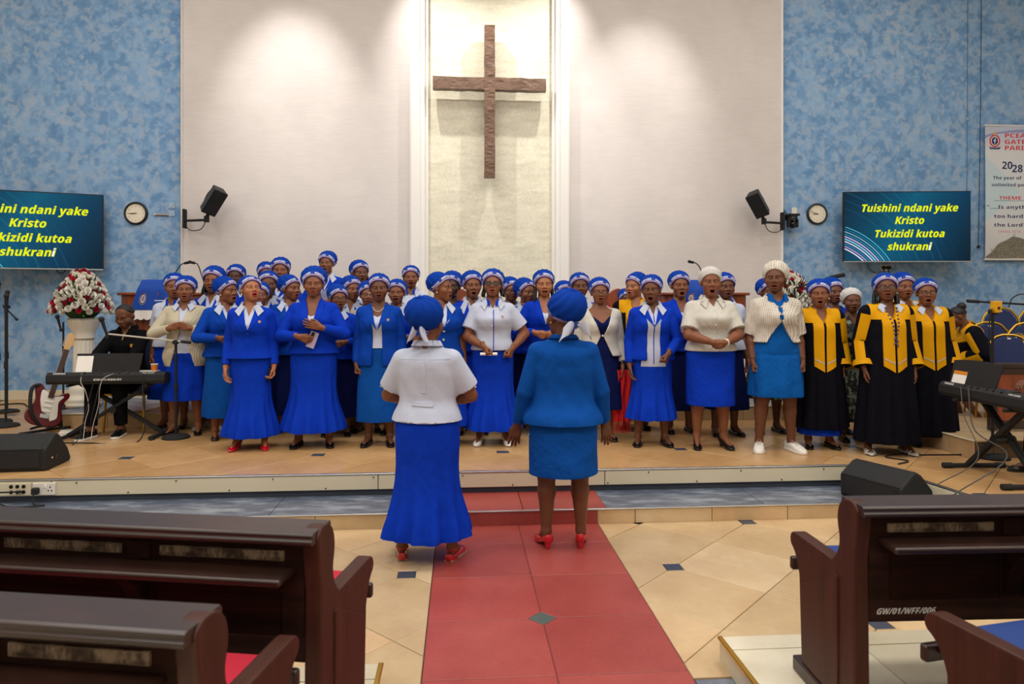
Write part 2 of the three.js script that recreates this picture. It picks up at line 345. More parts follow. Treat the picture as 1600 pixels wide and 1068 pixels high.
diagonalTiles(floor, [[-3.4, -2.93], [AX0 - 0.004, -2.93], [AX0 - 0.004, -5.02], [-3.4, -5.02]], 0, [1.301, -4.168], M.tiles);
diagonalTiles(floor, [[AX1 + 0.004, -2.93], [3.9, -2.93], [3.9, -5.02], [AX1 + 0.004, -5.02]], 0, [1.301, -4.168], M.tiles);
// slate border strip in front of the pew platforms and the floor under the camera
squareTiles(floor, [[-0.36, -2.92], [AX0 - 0.004, -2.92], [AX0 - 0.004, -1.4], [-0.36, -1.4]], 0, [-0.36, -2.92], 0.6, 0.3, [M.slate]);
squareTiles(floor, [[AX1 + 0.004, -2.92], [1.17, -2.92], [1.17, -1.4], [AX1 + 0.004, -1.4]], 0, [1.0, -2.92], 0.6, 0.3, [M.slate]);
const aisle = structGroup('floor_aisle');
mesh('bed', box(AX1 - AX0, 0.02, 5.02 - 0.6, (AX0 + AX1) / 2, -0.008, -(5.02 + 0.6) / 2, 0), M.redGrout, aisle);
{
  const mid = (AX0 + AX1) / 2, z0 = -3.535, dm = 0.075;
  for (let k = -3; k < 6; k++) for (const s of [0, 1]) {
    const x0 = s ? mid : AX0, x1 = s ? AX1 : mid, za = z0 + k * AZ, zb = za + AZ;
    let p = [[x0 + GAP, za + GAP], [x1 - GAP, za + GAP], [x1 - GAP, zb - GAP], [x0 + GAP, zb - GAP]];
    if (k === 0 || k === -1) {                                                     // corner cut round the slate diamond
      const zc = k === 0 ? za : zb, sg = k === 0 ? 1 : -1;
      const cut = (x, z) => [x, z];
      const far = k === 0 ? zb - GAP : za + GAP, near = zc + sg * GAP, ox = s ? x1 - GAP : x0 + GAP, ix = s ? x0 + GAP : x1 - GAP, dx = s ? dm : -dm;
      p = [cut(ox, near), cut(ox, far), cut(ix, far), cut(ix, zc + sg * dm), cut(mid + dx, near)];
    }
    const c = clipPoly(p, [[AX0, -5.02], [AX1, -5.02], [AX1, -0.6], [AX0, -0.6]]);
    if (c.length > 2) mesh('tile', tileGeo(c, -0.01, 0.004), M.red[Math.abs(k * 2 + s) % 3], aisle);
  }
  const e = dm - 0.004;
  mesh('inset', tileGeo([[mid, z0 - e], [mid + e, z0], [mid, z0 + e], [mid - e, z0]], -0.01, 0.004), std({ color: 0x55605c, roughness: 0.3 }), aisle);
}
// first step: slate treads with a steel nosing on a tiled riser
const step1 = structGroup('step_lower');
{
  const zf = -5.02, xr = 2.98;
  mesh('core', prism([[XL, zf - 0.01], [xr, zf - 0.01], [3.4, -3.7], [XR, -3.7], [XR, -5.9], [XL, -5.9]], 0, STEP_H - 0.012, 0), M.grout, step1);
  squareTiles(step1, [[XL + 2.5, zf - 0.01], [AX0 - 0.003, zf - 0.01], [AX0 - 0.003, -5.7], [XL + 2.5, -5.7]], STEP_H, [AX0 - 6, zf - 0.7], 1.2, 0.7, [M.slate]);
  squareTiles(step1, [[AX1 + 0.07, zf - 0.01], [xr, zf - 0.01], [xr, -5.7], [AX1 + 0.07, -5.7]], STEP_H, [AX1 + 0.07, -5.72], 1.2, 0.7, [M.slate]);
  squareTiles(step1, [[xr + 0.002, zf - 0.01], [3.4, -3.7], [4.4, -3.7], [4.4, -5.7], [xr + 0.002, -5.7]], STEP_H, [AX1 + 0.07, -5.72], 1.2, 0.7, [M.slate]);
  for (const s of [0, 1]) { const m = (AX0 + AX1 + 0.07) / 2; mesh('red_tile', tileGeo(s ? [[m + GAP, zf - 0.01], [AX1 + 0.07, zf - 0.01], [AX1 + 0.07, -5.7], [m + GAP, -5.7]] : [[AX0, zf - 0.01], [m - GAP, zf - 0.01], [m - GAP, -5.7], [AX0, -5.7]], STEP_H - 0.012, STEP_H + 0.003), M.red[s], step1); }
  for (let x = XL + 2.9; x < xr; x += 0.58) {                                      // riser tiles
    const a = x + GAP, b = Math.min(x + 0.58, xr) - GAP;
    for (const [p, q] of b < AX0 || a > AX1 ? [[a, b]] : [[a, Math.min(b, AX0)], [Math.max(a, AX1), b]]) if (q - p > 0.02) mesh('riser_tile', box(q - p, STEP_H - 0.012, 0.012, (p + q) / 2, (STEP_H - 0.012) / 2, zf - 0.004, 0.002), M.tiles[Math.abs(Math.round(x * 3)) % 4], step1);
  }
  mesh('red_riser', box(AX1 - AX0, STEP_H - 0.012, 0.014, (AX0 + AX1) / 2, (STEP_H - 0.012) / 2, zf - 0.002, 0.002), M.red[1], step1);
  mesh('nosing', [box(xr - XL - 2.5, 0.012, 0.022, (xr + XL + 2.5) / 2, STEP_H - 0.004, zf - 0.002, 0.003)], M.steel, step1);
  const L = Math.hypot(0.42, 1.32);
  mesh('riser_tile', box(0.012, STEP_H - 0.012, L, 0, 0, 0, 0.002).rotateY(Math.atan2(0.42, 1.32)).translate(3.19, (STEP_H - 0.012) / 2, -4.36), M.tiles[1], step1);
}
// stage
const stage = structGroup('stage');
{
  const zf = -5.5;
  const top = [[XL, zf], [3.4, zf], [3.63, -3.9], [XR, -3.9], [XR, -BACK], [XL, -BACK]];
  mesh('core', prism(top.map(([x, z]) => [x, z - 0.03]), 0.05, STAGE_H - 0.012, 0), M.grout, stage);
  mesh('shadow_gap_strip', [box(3.4 - XL, 0.05, 0.02, (3.4 + XL) / 2, STEP_H + 0.02, zf - 0.015)], M.darkGap, stage);  // dark colour stands in for the shadow gap below the fascia
  const o = [-1.255, -6.186];
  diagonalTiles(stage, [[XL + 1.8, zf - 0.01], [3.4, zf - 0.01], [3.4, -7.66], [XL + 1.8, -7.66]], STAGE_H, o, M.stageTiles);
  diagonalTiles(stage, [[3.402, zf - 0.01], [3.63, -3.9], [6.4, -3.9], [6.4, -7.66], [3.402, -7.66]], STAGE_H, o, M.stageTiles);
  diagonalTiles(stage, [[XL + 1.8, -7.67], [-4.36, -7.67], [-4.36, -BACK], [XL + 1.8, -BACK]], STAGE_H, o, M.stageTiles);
  // painted fascia boards
  const cuts = [XL + 1.8, -3.1, -0.65, 1.15, 3.4];
  for (let i = 0; i < 4; i++) mesh('fascia_board', box(cuts[i + 1] - cuts[i] - 0.006, 0.112, 0.03, (cuts[i] + cuts[i + 1]) / 2, STAGE_H - 0.07, zf + 0.004, 0.004), M.cream, stage);
  const L = Math.hypot(0.23, 1.6);
  mesh('fascia_board', box(0.03, 0.112, L, 0, 0, 0, 0.004).rotateY(Math.atan2(0.23, 1.6)).translate(3.515, STAGE_H - 0.07, -4.7), M.cream, stage);
  mesh('nosing', [box(3.4 - XL - 1.8, 0.012, 0.03, (3.4 + XL + 1.8) / 2, STAGE_H - 0.005, zf + 0.008, 0.004), box(0.03, 0.012, L, 0, 0, 0, 0.004).rotateY(Math.atan2(0.23, 1.6)).translate(3.515, STAGE_H - 0.005, -4.7)], M.steel, stage);
  const screws = []; reseed(5);
  for (let i = 0; i < 22; i++) screws.push(new THREE.CylinderGeometry(0.006, 0.006, 0.006, 8).rotateX(Math.PI / 2).translate(-4.8 + i * 0.37 + rnd() * 0.06, STAGE_H - (i % 2 ? 0.03 : 0.11), zf + 0.021));
  mesh('fascia_screws', screws, M.darkGap, stage).userData.kind = 'stuff';
}
// back steps
const step2 = structGroup('step_back');
{
  const p = [[-4.34, -7.66], [4.37, -7.66], [4.37, -5.6], [XR, -5.6], [XR, -BACK], [-4.34, -BACK]];
  mesh('core', prism(p.map(([x, z]) => [x + (x < 0 ? 0.02 : x < 5 ? 0.02 : 0), z - 0.02]), STAGE_H - 0.05, BACK_H - 0.012, 0), M.grout, step2);
  squareTiles(step2, [[-4.34, -7.66], [4.37, -7.66], [4.37, -9.84], [-4.34, -9.84]], BACK_H, [-4.34, -9.94], 0.6, 1.14, [M.slate]);
  squareTiles(step2, [[4.37, -5.6], [7.6, -5.6], [7.6, -9.92], [4.37, -9.92]], BACK_H, [4.37, -8.8], 0.55, 0.55, M.tiles);
  for (let x = -4.34; x < 4.36; x += 0.58) { const b = Math.min(x + 0.58, 4.37); if (b - x > 0.03) mesh('riser_tile', box(b - x - 2 * GAP, BACK_H - STAGE_H - 0.014, 0.014, (x + b) / 2, (BACK_H + STAGE_H - 0.014) / 2, -7.66, 0.002), M.tiles[Math.abs(Math.round(x * 5)) % 4], step2); }
  for (let z = -7.66; z < -5.65; z += 0.58) { const b = Math.min(z + 0.58, -5.6); mesh('riser_tile', box(0.014, BACK_H - STAGE_H - 0.014, b - z - 2 * GAP, 4.37, (BACK_H + STAGE_H - 0.014) / 2, (z + b) / 2, 0.002), M.tiles[Math.abs(Math.round(z * 5)) % 4], step2); }
  for (let z = -9.9; z < -7.7; z += 0.58) mesh('riser_tile', box(0.014, BACK_H - STAGE_H - 0.014, 0.57, -4.34, (BACK_H + STAGE_H - 0.014) / 2, z + 0.29, 0.002), M.tiles[Math.abs(Math.round(z * 5)) % 4], step2);
  mesh('nosing', [box(8.71, 0.012, 0.024, 0.015, BACK_H - 0.004, -7.655, 0.003), box(0.024, 0.012, 2.06, 4.368, BACK_H - 0.004, -6.63, 0.003)], M.cream, step2);
}
const step3 = structGroup('step_top');
{
  mesh('core', prism([[-3.0, -8.62], [3.6, -8.62], [3.6, -PANEL], [-3.0, -PANEL]], BACK_H - 0.02, TOP_H - 0.012, 0), M.grout, step3);
  squareTiles(step3, [[-3.0, -8.6], [3.6, -8.6], [3.6, -9.2], [-3.0, -9.2]], TOP_H, [-3.0, -9.2], 0.6, 0.6, [M.slate]);
  for (let x = -3.0; x < 3.55; x += 0.6) mesh('riser_tile', box(0.6 - 2 * GAP, TOP_H - BACK_H - 0.014, 0.014, x + 0.3, (TOP_H + BACK_H - 0.014) / 2, -8.61, 0.002), M.tiles[Math.abs(Math.round(x * 5)) % 4], step3);
  mesh('nosing', box(6.6, 0.012, 0.024, 0.3, TOP_H - 0.004, -8.6, 0.003), M.cream, step3);
  mesh('upper_core', box(6.6, 0.158, 0.6, 0.3, TOP_H + 0.079, -9.5, 0.004), M.slate, step3);
}
// raised pew platforms
function platform(name, x0, x1, z, brassX, side) {
  const g = structGroup(name);
  mesh('core', box(x1 - x0 - 0.02, PLAT_H - 0.012, z + 4, (x0 + x1) / 2, (PLAT_H - 0.012) / 2, (4 - z) / 2 - 0.01, 0), M.pale[1], g);
  const a = side > 0 ? x0 : x1 - 3.6, b = side > 0 ? x0 + 3.6 : x1;
  squareTiles(g, [[a, -z], [b, -z], [b, -z + 0.12], [a, -z + 0.12]], PLAT_H, [side > 0 ? x0 : x1 - 6, -z], 0.6, 0.12, M.pale);
  squareTiles(g, [[a, -z + 0.12], [b, -z + 0.12], [b, -0.9], [a, -0.9]], PLAT_H, [side > 0 ? x0 : x1 - 6, -z + 0.12], 0.6, 0.6, M.pale);
  mesh('brass_edge', box(0.022, 0.016, 3.4, brassX, PLAT_H - 0.002, -z + 1.7, 0.005), M.brass, g);
}
platform('platform_right', 1.16, XR, 3.05, 1.165, 1);
platform('platform_left', XL, -0.33, 2.93, -0.335, -1);


// ------------------------------------------------------------------ implicit surfaces: fields of joined capsules, ellipsoids and lofted trunks, meshed by surface nets
const smin = (a, b, k) => { const h = k - Math.abs(a - b); return h > 0 ? Math.min(a, b) - h * h / (4 * k) : Math.min(a, b); };
function cap(a, b, ra, rb, k = 0.02, extra) {
  const dx = b.x - a.x, dy = b.y - a.y, dz = b.z - a.z, L2 = dx * dx + dy * dy + dz * dz || 1e-9, L = Math.sqrt(L2), flat = extra && extra.flat;
  const c = [(a.x + b.x) / 2, (a.y + b.y) / 2, (a.z + b.z) / 2], R = L / 2 + Math.max(ra, rb);
  return { k, c, R, ...(extra || {}), d(x, y, z) {
    const px = x - a.x, py = y - a.y, pz = z - a.z, t = (px * dx + py * dy + pz * dz) / L2, h = t < 0 ? 0 : t > 1 ? 1 : t;
    const ex = px - dx * h, ey = py - dy * h, ez = pz - dz * h, r = Math.sqrt(ex * ex + ey * ey + ez * ez) - (ra + (rb - ra) * h);
    return flat ? Math.max(r, (t - 1) * L) : r;                                    // flat: cut square at b
  }, plane: flat ? (x, y, z) => ((x - b.x) * dx + (y - b.y) * dy + (z - b.z) * dz) / L : null };
}
function ell(c, rx, ry, rz, k = 0.02, extra) {
  const m = Math.min(rx, ry, rz);
  return { k, c: [c.x, c.y, c.z], R: Math.max(rx, ry, rz), ...(extra || {}), d(x, y, z) {
    const ax = (x - c.x) / rx, ay = (y - c.y) / ry, az = (z - c.z) / rz, k0 = Math.sqrt(ax * ax + ay * ay + az * az);
    const bx = ax / rx, by = ay / ry, bz = az / rz, k1 = Math.sqrt(bx * bx + by * by + bz * bz);
    return k1 < 1e-6 ? -m : k0 * (k0 - 1) / k1;
  } };
}
// a trunk whose elliptic section follows a table of [y, half width, front depth, back depth, z shift]
function loft(rows, k = 0.03, ripple) {
  const y0 = rows[0][0], y1 = rows[rows.length - 1][0], N = 160, T = new Float32Array((N + 1) * 5);
  const at = (y) => { let i = 0; while (i < rows.length - 2 && y > rows[i + 1][0]) i++; const p = rows[Math.max(0, i - 1)], a = rows[i], b = rows[i + 1], q = rows[Math.min(rows.length - 1, i + 2)], t = clamp((y - a[0]) / (b[0] - a[0])), o = [];
    for (let c = 1; c <= 4; c++) { const va = a[c] || 0, vb = b[c] || 0, ma = (vb - (p[c] || 0)) / (b[0] - p[0] || 1) * (b[0] - a[0]), mb = ((q[c] || 0) - va) / (q[0] - a[0] || 1) * (b[0] - a[0]), t2 = t * t, t3 = t2 * t; o.push((2 * t3 - 3 * t2 + 1) * va + (t3 - 2 * t2 + t) * ma + (-2 * t3 + 3 * t2) * vb + (t3 - t2) * mb); }
    return o; };
  for (let i = 0; i <= N; i++) { const o = at(lerp(y0, y1, i / N)); for (let c = 0; c < 4; c++) T[i * 5 + c] = o[c]; }
  for (let i = 0; i <= N; i++) { const a = Math.max(0, i - 1), b = Math.min(N, i + 1); T[i * 5 + 4] = (T[b * 5] - T[a * 5]) / ((b - a) * (y1 - y0) / N); }
  const maxA = Math.max(...rows.map((r) => Math.max(r[1], r[2], r[3])));
  return { k, c: [0, (y0 + y1) / 2, 0], R: Math.hypot((y1 - y0) / 2, maxA), at, y0, y1, d(x, y, z) {
    const u = clamp((y - y0) / (y1 - y0)) * N, i = Math.min(N - 1, u | 0), f = u - i, j = i * 5;
    let a = T[j] + (T[j + 5] - T[j]) * f, bf = T[j + 1] + (T[j + 6] - T[j + 1]) * f, bb = T[j + 2] + (T[j + 7] - T[j + 2]) * f; const cz = T[j + 3] + (T[j + 8] - T[j + 3]) * f, sl = T[j + 4];
    let zz = z - cz, b = zz > 0 ? bf : bb;
    if (ripple) { const w = 1 + ripple(y, Math.atan2(x, zz)); a *= w; b *= w; }
    const ex = x / a, ez = zz / b, r = Math.sqrt(ex * ex + ez * ez);
    let d = (r - 1) * Math.min(a, b) / Math.sqrt(1 + sl * sl * Math.min(1, ex * ex));
    if (y < y0) d = Math.max(d, y0 - y); else if (y > y1) d = Math.max(d, y - y1);
    return d;
  } };
}
const evalList = (ps, x, y, z) => { let d = 1e3; for (let i = 0; i < ps.length; i++) d = smin(d, ps[i].d(x, y, z), ps[i].k); return d; };
class Field {
  constructor(prims, cuts = []) { this.prims = prims; this.cuts = cuts; }
  d(x, y, z, ps = this.prims) { let d = evalList(ps, x, y, z); for (const c of this.cuts) { const e = c(x, y, z); if (e > d) d = e; } return d; }
}
function netMesh(field, lo, hi, h) {
  const nx = Math.ceil((hi[0] - lo[0]) / h) + 1, ny = Math.ceil((hi[1] - lo[1]) / h) + 1, nz = Math.ceil((hi[2] - lo[2]) / h) + 1, B = 5;
  const F = new Float32Array(nx * ny * nz).fill(9), bx = Math.ceil(nx / B), by = Math.ceil(ny / B), bz = Math.ceil(nz / B), lists = new Array(bx * by * bz), hd = h * B * 0.87;
  for (let k = 0; k < bz; k++) for (let j = 0; j < by; j++) for (let i = 0; i < bx; i++) {
    const cx = lo[0] + (i * B + (B - 1) / 2) * h, cy = lo[1] + (j * B + (B - 1) / 2) * h, cz = lo[2] + (k * B + (B - 1) / 2) * h;
    const ps = field.prims.filter((p) => Math.hypot(cx - p.c[0], cy - p.c[1], cz - p.c[2]) - p.R < hd * 1.3 + p.k * 2);
    if (!ps.length) continue;
    const d = evalList(ps, cx, cy, cz);
    if (d > hd * 1.9 + 0.01) continue;
    const I1 = Math.min(nx, i * B + B), J1 = Math.min(ny, j * B + B), K1 = Math.min(nz, k * B + B);
    if (d < -hd * 3 && !field.cuts.length) { for (let c = k * B; c < K1; c++) for (let b = j * B; b < J1; b++) for (let a = i * B; a < I1; a++) F[(c * ny + b) * nx + a] = -9; continue; }
    lists[(k * by + j) * bx + i] = ps;
    for (let c = k * B; c < K1; c++) for (let b = j * B; b < J1; b++) for (let a = i * B; a < I1; a++) F[(c * ny + b) * nx + a] = field.d(lo[0] + a * h, lo[1] + b * h, lo[2] + c * h, ps);
  }
  const id = new Int32Array(nx * ny * nz).fill(-1), pos = [], nor = [], idx = [], CO = [[0, 1], [2, 3], [4, 5], [6, 7], [0, 2], [1, 3], [4, 6], [5, 7], [0, 4], [1, 5], [2, 6], [3, 7]], v = new Float32Array(8);
  for (let c = 0; c < nz - 1; c++) for (let b = 0; b < ny - 1; b++) for (let a = 0; a < nx - 1; a++) {
    const o = (c * ny + b) * nx + a; let m = 0;
    for (let q = 0; q < 8; q++) { v[q] = F[o + (q & 1) + ((q >> 1) & 1) * nx + (q >> 2) * nx * ny]; if (v[q] < 0) m |= 1 << q; }
    if (m === 0 || m === 255) continue;
    let sx = 0, sy = 0, sz = 0, n = 0;
    for (const [p, q] of CO) if ((v[p] < 0) !== (v[q] < 0)) { const t = v[p] / (v[p] - v[q]); sx += (p & 1) + ((q & 1) - (p & 1)) * t; sy += ((p >> 1) & 1) + (((q >> 1) & 1) - ((p >> 1) & 1)) * t; sz += (p >> 2) + ((q >> 2) - (p >> 2)) * t; n++; }
    let x = lo[0] + (a + sx / n) * h, y = lo[1] + (b + sy / n) * h, z = lo[2] + (c + sz / n) * h;
    const ps = lists[(((c / B) | 0) * by + ((b / B) | 0)) * bx + ((a / B) | 0)] || field.prims, e = h * 0.15;
    let gx, gy, gz;
    let edge = 0;
    if (field.cuts.length) { if (Math.abs(evalList(ps, x, y, z)) < h * 0.9) edge++; for (const q of field.cuts) if (Math.abs(q(x, y, z)) < h * 0.9) edge++; for (const p of ps) if (p.plane && Math.abs(p.plane(x, y, z)) < h * 0.9) edge++; }
    for (let it = 0; it < 2; it++) {
      const d0 = field.d(x + e, y - e, z - e, ps), d1 = field.d(x - e, y - e, z + e, ps), d2 = field.d(x - e, y + e, z - e, ps), d3 = field.d(x + e, y + e, z + e, ps);
      gx = d0 - d1 - d2 + d3; gy = -d0 - d1 + d2 + d3; gz = -d0 + d1 - d2 + d3;
      const g = Math.hypot(gx, gy, gz) || 1; gx /= g; gy /= g; gz /= g;
      if (it || edge > 1) break;
      const s = clamp((d0 + d1 + d2 + d3) / 4 / Math.max(0.5, g / (4 * e)), -h * 0.6, h * 0.6); x -= gx * s; y -= gy * s; z -= gz * s;
    }
    id[o] = pos.length / 3; pos.push(x, y, z); nor.push(gx, gy, gz);
  }
  const S = [1, nx, nx * ny];
  for (let c = 1; c < nz - 1; c++) for (let b = 1; b < ny - 1; b++) for (let a = 1; a < nx - 1; a++) {
    const o = (c * ny + b) * nx + a, s0 = F[o] < 0;
    for (let ax = 0; ax < 3; ax++) {
      if (s0 === (F[o + S[ax]] < 0)) continue;
      const u = S[(ax + 1) % 3], w = S[(ax + 2) % 3], A = id[o], Bq = id[o - u], C = id[o - u - w], D = id[o - w];
      if (A < 0 || Bq < 0 || C < 0 || D < 0) continue;
      if (s0) idx.push(A, Bq, C, A, C, D); else idx.push(A, C, Bq, A, D, C);
    }
  }
  return { pos, nor, idx };
}
function geoOf(m) {
  const uv = new Float32Array(m.pos.length / 3 * 2);
  for (let i = 0; i < uv.length / 2; i++) { uv[2 * i] = m.pos[3 * i] * 0.85 + m.pos[3 * i + 2] * 0.6; uv[2 * i + 1] = m.pos[3 * i + 1] + m.pos[3 * i + 2] * 0.25; }
  const g = new THREE.BufferGeometry();
  g.setAttribute('position', new THREE.Float32BufferAttribute(m.pos, 3)); g.setAttribute('normal', new THREE.Float32BufferAttribute(m.nor, 3)); g.setIndex(m.idx); g.setAttribute('uv', new THREE.BufferAttribute(uv, 2));
  return keepUV(g);
}

// ------------------------------------------------------------------ heads (closed, singing, wide open, smiling) and hands, shared by all figures
const BASE = { skin: 0, lip: 1, white: 2, iris: 3, dark: 4, tooth: 5, brow: 6, palm: 7 };
function headTemplate(open, smile, cell = 0.0053) {
  const dy = -0.014 * open, mw = 0.023 + smile * 0.006 - open * 0.003, my = -0.061 + dy * 0.3, up = smile * 0.005;
  const lipU = [cap(V(-mw, my + up, 0.079), V(-0.006, my + 0.0055, 0.0925), 0.006, 0.0088, 0.006), cap(V(0.006, my + 0.0055, 0.0925), V(mw, my + up, 0.079), 0.0088, 0.006, 0.006)];
  const ly = my - 0.008 - open * 0.022;
  const lipL = [cap(V(-mw, my + up, 0.079), V(-0.009, ly, 0.089), 0.0052, 0.0085, 0.006), cap(V(0.009, ly, 0.089), V(mw, my + up, 0.079), 0.0085, 0.0052, 0.006), cap(V(-0.009, ly, 0.089), V(0.009, ly, 0.089), 0.0085, 0.0085, 0.006)];
  const skull = [
    ell(V(0, 0.032, -0.012), 0.0745, 0.088, 0.095), ell(V(0, -0.042 + dy * 0.5, 0.027), 0.062, 0.068 - dy * 0.5, 0.061, 0.03), cap(V(-0.012, -0.094 + dy, 0.06), V(0.012, -0.094 + dy, 0.06), 0.02, 0.02, 0.02),
    ell(V(-0.037, -0.028, 0.052), 0.03, 0.028, 0.029, 0.025), ell(V(0.037, -0.028, 0.052), 0.03, 0.028, 0.029, 0.025),
    cap(V(-0.032, 0.021, 0.068), V(0.032, 0.021, 0.068), 0.0125, 0.0125, 0.025), cap(V(0, 0.008, 0.08), V(0, -0.027, 0.098), 0.0075, 0.0125, 0.014),
    ell(V(-0.0145, -0.032, 0.088), 0.0115, 0.009, 0.012, 0.008), ell(V(0.0145, -0.032, 0.088), 0.0115, 0.009, 0.012, 0.008),
    ell(V(0, -0.066 + dy * 0.6, 0.064), 0.032, 0.03 - dy, 0.028, 0.02),
    ell(V(-0.075, -0.006, -0.008), 0.011, 0.031, 0.019, 0.006), ell(V(0.075, -0.006, -0.008), 0.011, 0.031, 0.019, 0.006),
    cap(V(0, -0.05, -0.024), V(0, -0.2, -0.042), 0.05, 0.054, 0.03), ...lipU, ...lipL,
  ];
  const eyes = [-1, 1].map((s) => ell(V(s * 0.031, 0.0015, 0.0715), 0.0128, 0.0128, 0.0128)), lids = [-1, 1].map((s) => ell(V(s * 0.031, 0.0072, 0.0712), 0.0155, 0.0098, 0.0148));
  const low = [-1, 1].map((s) => ell(V(s * 0.031, -0.0078, 0.0708), 0.015, 0.0065, 0.0138));
  const pits = [-1, 1].map((s) => ell(V(s * 0.031, 0.001, 0.088), 0.0165, 0.0115, 0.0135));
  const mouth = ell(V(0, my - 0.002 - open * 0.0105, 0.088), mw * 0.84, 0.0016 + open * 0.0115 + smile * 0.0045, 0.024), tooth = ell(V(0, my + 0.0035 - open * 0.001, 0.076), mw * 0.75, 0.0052, 0.0095);
  const f = new Field(skull);
  f.d = function (x, y, z, ps) {
    let d = evalList(ps || skull, x, y, z);
    if (z > 0.04 && Math.abs(y) < 0.04) { for (const p of pits) d = -smin(-d, p.d(x, y, z), 0.012); for (const p of lids) d = smin(d, p.d(x, y, z), 0.004); for (const p of low) d = smin(d, p.d(x, y, z), 0.004); for (const p of eyes) d = Math.min(d, p.d(x, y, z)); }
    if (z > 0.04 && y < -0.03) { d = -smin(-d, mouth.d(x, y, z), 0.004); if (open + smile > 0.2) d = Math.min(d, tooth.d(x, y, z)); }
    return d;
  };
  const m = netMesh(f, [-0.096, -0.2, -0.118], [0.096, 0.128, 0.124], cell);
  m.cls = new Uint8Array(m.pos.length / 3);
  for (let i = 0; i < m.cls.length; i++) {
    const x = m.pos[3 * i], y = m.pos[3 * i + 1], z = m.pos[3 * i + 2], n2 = m.nor[3 * i + 2]; let c = BASE.skin;
    if (z > 0.06 && Math.abs(y - my) < 0.04) { const dl = Math.min(...[...lipU, ...lipL].map((p) => p.d(x, y, z))); if (dl < 0.0016) c = BASE.lip; const inM = mouth.d(x, y, z); if (inM < 0.0012 && z < 0.0865) c = BASE.dark; if (open + smile > 0.2 && tooth.d(x, y, z) < 0.0012) c = BASE.tooth; }
    for (const p of eyes) if (p.d(x, y, z) < 0.0007 && z > 0.074) c = Math.hypot(x - p.c[0], y - 0.0015) < 0.0074 ? BASE.iris : BASE.white;
    const ax = Math.abs(x); if (z > 0.055 && n2 > 0.2 && ax > 0.012 && ax < 0.05 && Math.abs(y - (0.0235 - Math.pow((ax - 0.03) / 0.02, 2) * 0.0045)) < 0.0034) c = BASE.brow;
    m.cls[i] = c;
  }
  return m;
}
const HEADS = { closed: headTemplate(0.05, 0), half: headTemplate(0.45, 0), open: headTemplate(1, 0), wide: headTemplate(1.35, 0.1), smile: headTemplate(0.35, 0.9) };
const HEADS_FAR = { closed: headTemplate(0.05, 0, 0.0074), half: headTemplate(0.45, 0, 0.0074), open: headTemplate(1, 0, 0.0074), wide: headTemplate(1.35, 0.1, 0.0074), smile: headTemplate(0.35, 0.9, 0.0074) };
// a left hand: wrist at the origin, fingers along -y, palm towards +z, thumb on the +x side
function handTemplate(curl, spread = 0, thumbIn = 0, cell = 0.005) {
  const P = [], rot = (a) => V(0, -Math.cos(a), Math.sin(a));
  const F = [[0.029, 0.04, 0.025, 0.02, 0.0092], [0.0095, 0.044, 0.029, 0.021, 0.0095], [-0.0095, 0.041, 0.026, 0.02, 0.009], [-0.027, 0.032, 0.02, 0.018, 0.0082]];
  F.forEach(([x, l1, l2, l3, r], i) => {
    const k = V(x, i === 0 ? -0.086 : i === 3 ? -0.078 : -0.088, 0.002), s = spread * (1.5 - i) * 0.14;
    P.push(cap(V(x * 0.62, -0.004, 0.002), k, 0.0125, 0.0115, 0.012));
    let a = curl[0] + i * 0.05, p = k; const side = V(s, 0, 0);
    for (const [l, c, r0, r1] of [[l1, 0, r + 0.001, r], [l2, curl[1], r, r * 0.93], [l3, curl[2], r * 0.93, r * 0.8]]) { a += c; const q = p.clone().add(rot(a).add(side).normalize().multiplyScalar(l)); P.push(cap(p, q, r0, r1, 0.004)); p = q; }
  });
  const t0 = V(0.02, -0.022, 0.008), t1 = V(0.042 - thumbIn * 0.012, -0.055, 0.02 + thumbIn * 0.01), t2 = V(0.05 - thumbIn * 0.022, -0.085, 0.028 + thumbIn * 0.012), t3 = V(0.047 - thumbIn * 0.034, -0.108, 0.036 + thumbIn * 0.014);
  P.push(cap(t0, t1, 0.015, 0.0125, 0.012), cap(t1, t2, 0.0115, 0.0102, 0.005), cap(t2, t3, 0.0102, 0.0085, 0.004), cap(V(0, 0.035, 0), V(0, -0.012, 0.001), 0.026, 0.024, 0.014));
  const m = netMesh(new Field(P), [-0.055, -0.2, -0.04], [0.08, 0.05, 0.125], cell);
  m.cls = new Uint8Array(m.pos.length / 3); for (let i = 0; i < m.cls.length; i++) m.cls[i] = m.nor[3 * i + 2] > 0.55 && m.pos[3 * i + 1] < -0.01 ? BASE.palm : BASE.skin;
  return m;
}
const HANDS = { relaxed: handTemplate([0.35, 0.45, 0.3], 0.25), fist: handTemplate([1.35, 1.5, 0.9], 0, 1), hold: handTemplate([0.75, 0.9, 0.55], 0.1, 0.7), flat: handTemplate([0.08, 0.1, 0.08], 0.5) };
const HANDS_FAR = { relaxed: handTemplate([0.35, 0.45, 0.3], 0.25, 0, 0.008), fist: handTemplate([1.35, 1.5, 0.9], 0, 1, 0.008), hold: handTemplate([0.75, 0.9, 0.55], 0.1, 0.7, 0.008), flat: HANDS.flat };
const skinMat = phys({ color: 0xffffff, vertexColors: true, roughness: 0.4, specularIntensity: 0.5 });
const TONES = [[0.37, 0.145, 0.068], [0.225, 0.084, 0.041], [0.145, 0.056, 0.029], [0.088, 0.037, 0.021]];
function palette(tone, lip) {
  const t = TONES[tone];
  return [t, lip || [t[0] * 0.85 + 0.02, t[1] * 0.55, t[2] * 0.7], [0.4, 0.36, 0.32], [0.012, 0.008, 0.006], [0.03, 0.008, 0.007], [0.72, 0.68, 0.6], [t[0] * 0.22, t[1] * 0.2, t[2] * 0.22], [t[0] * 1.35 + 0.03, t[1] * 1.3 + 0.02, t[2] * 1.35 + 0.02]];
}
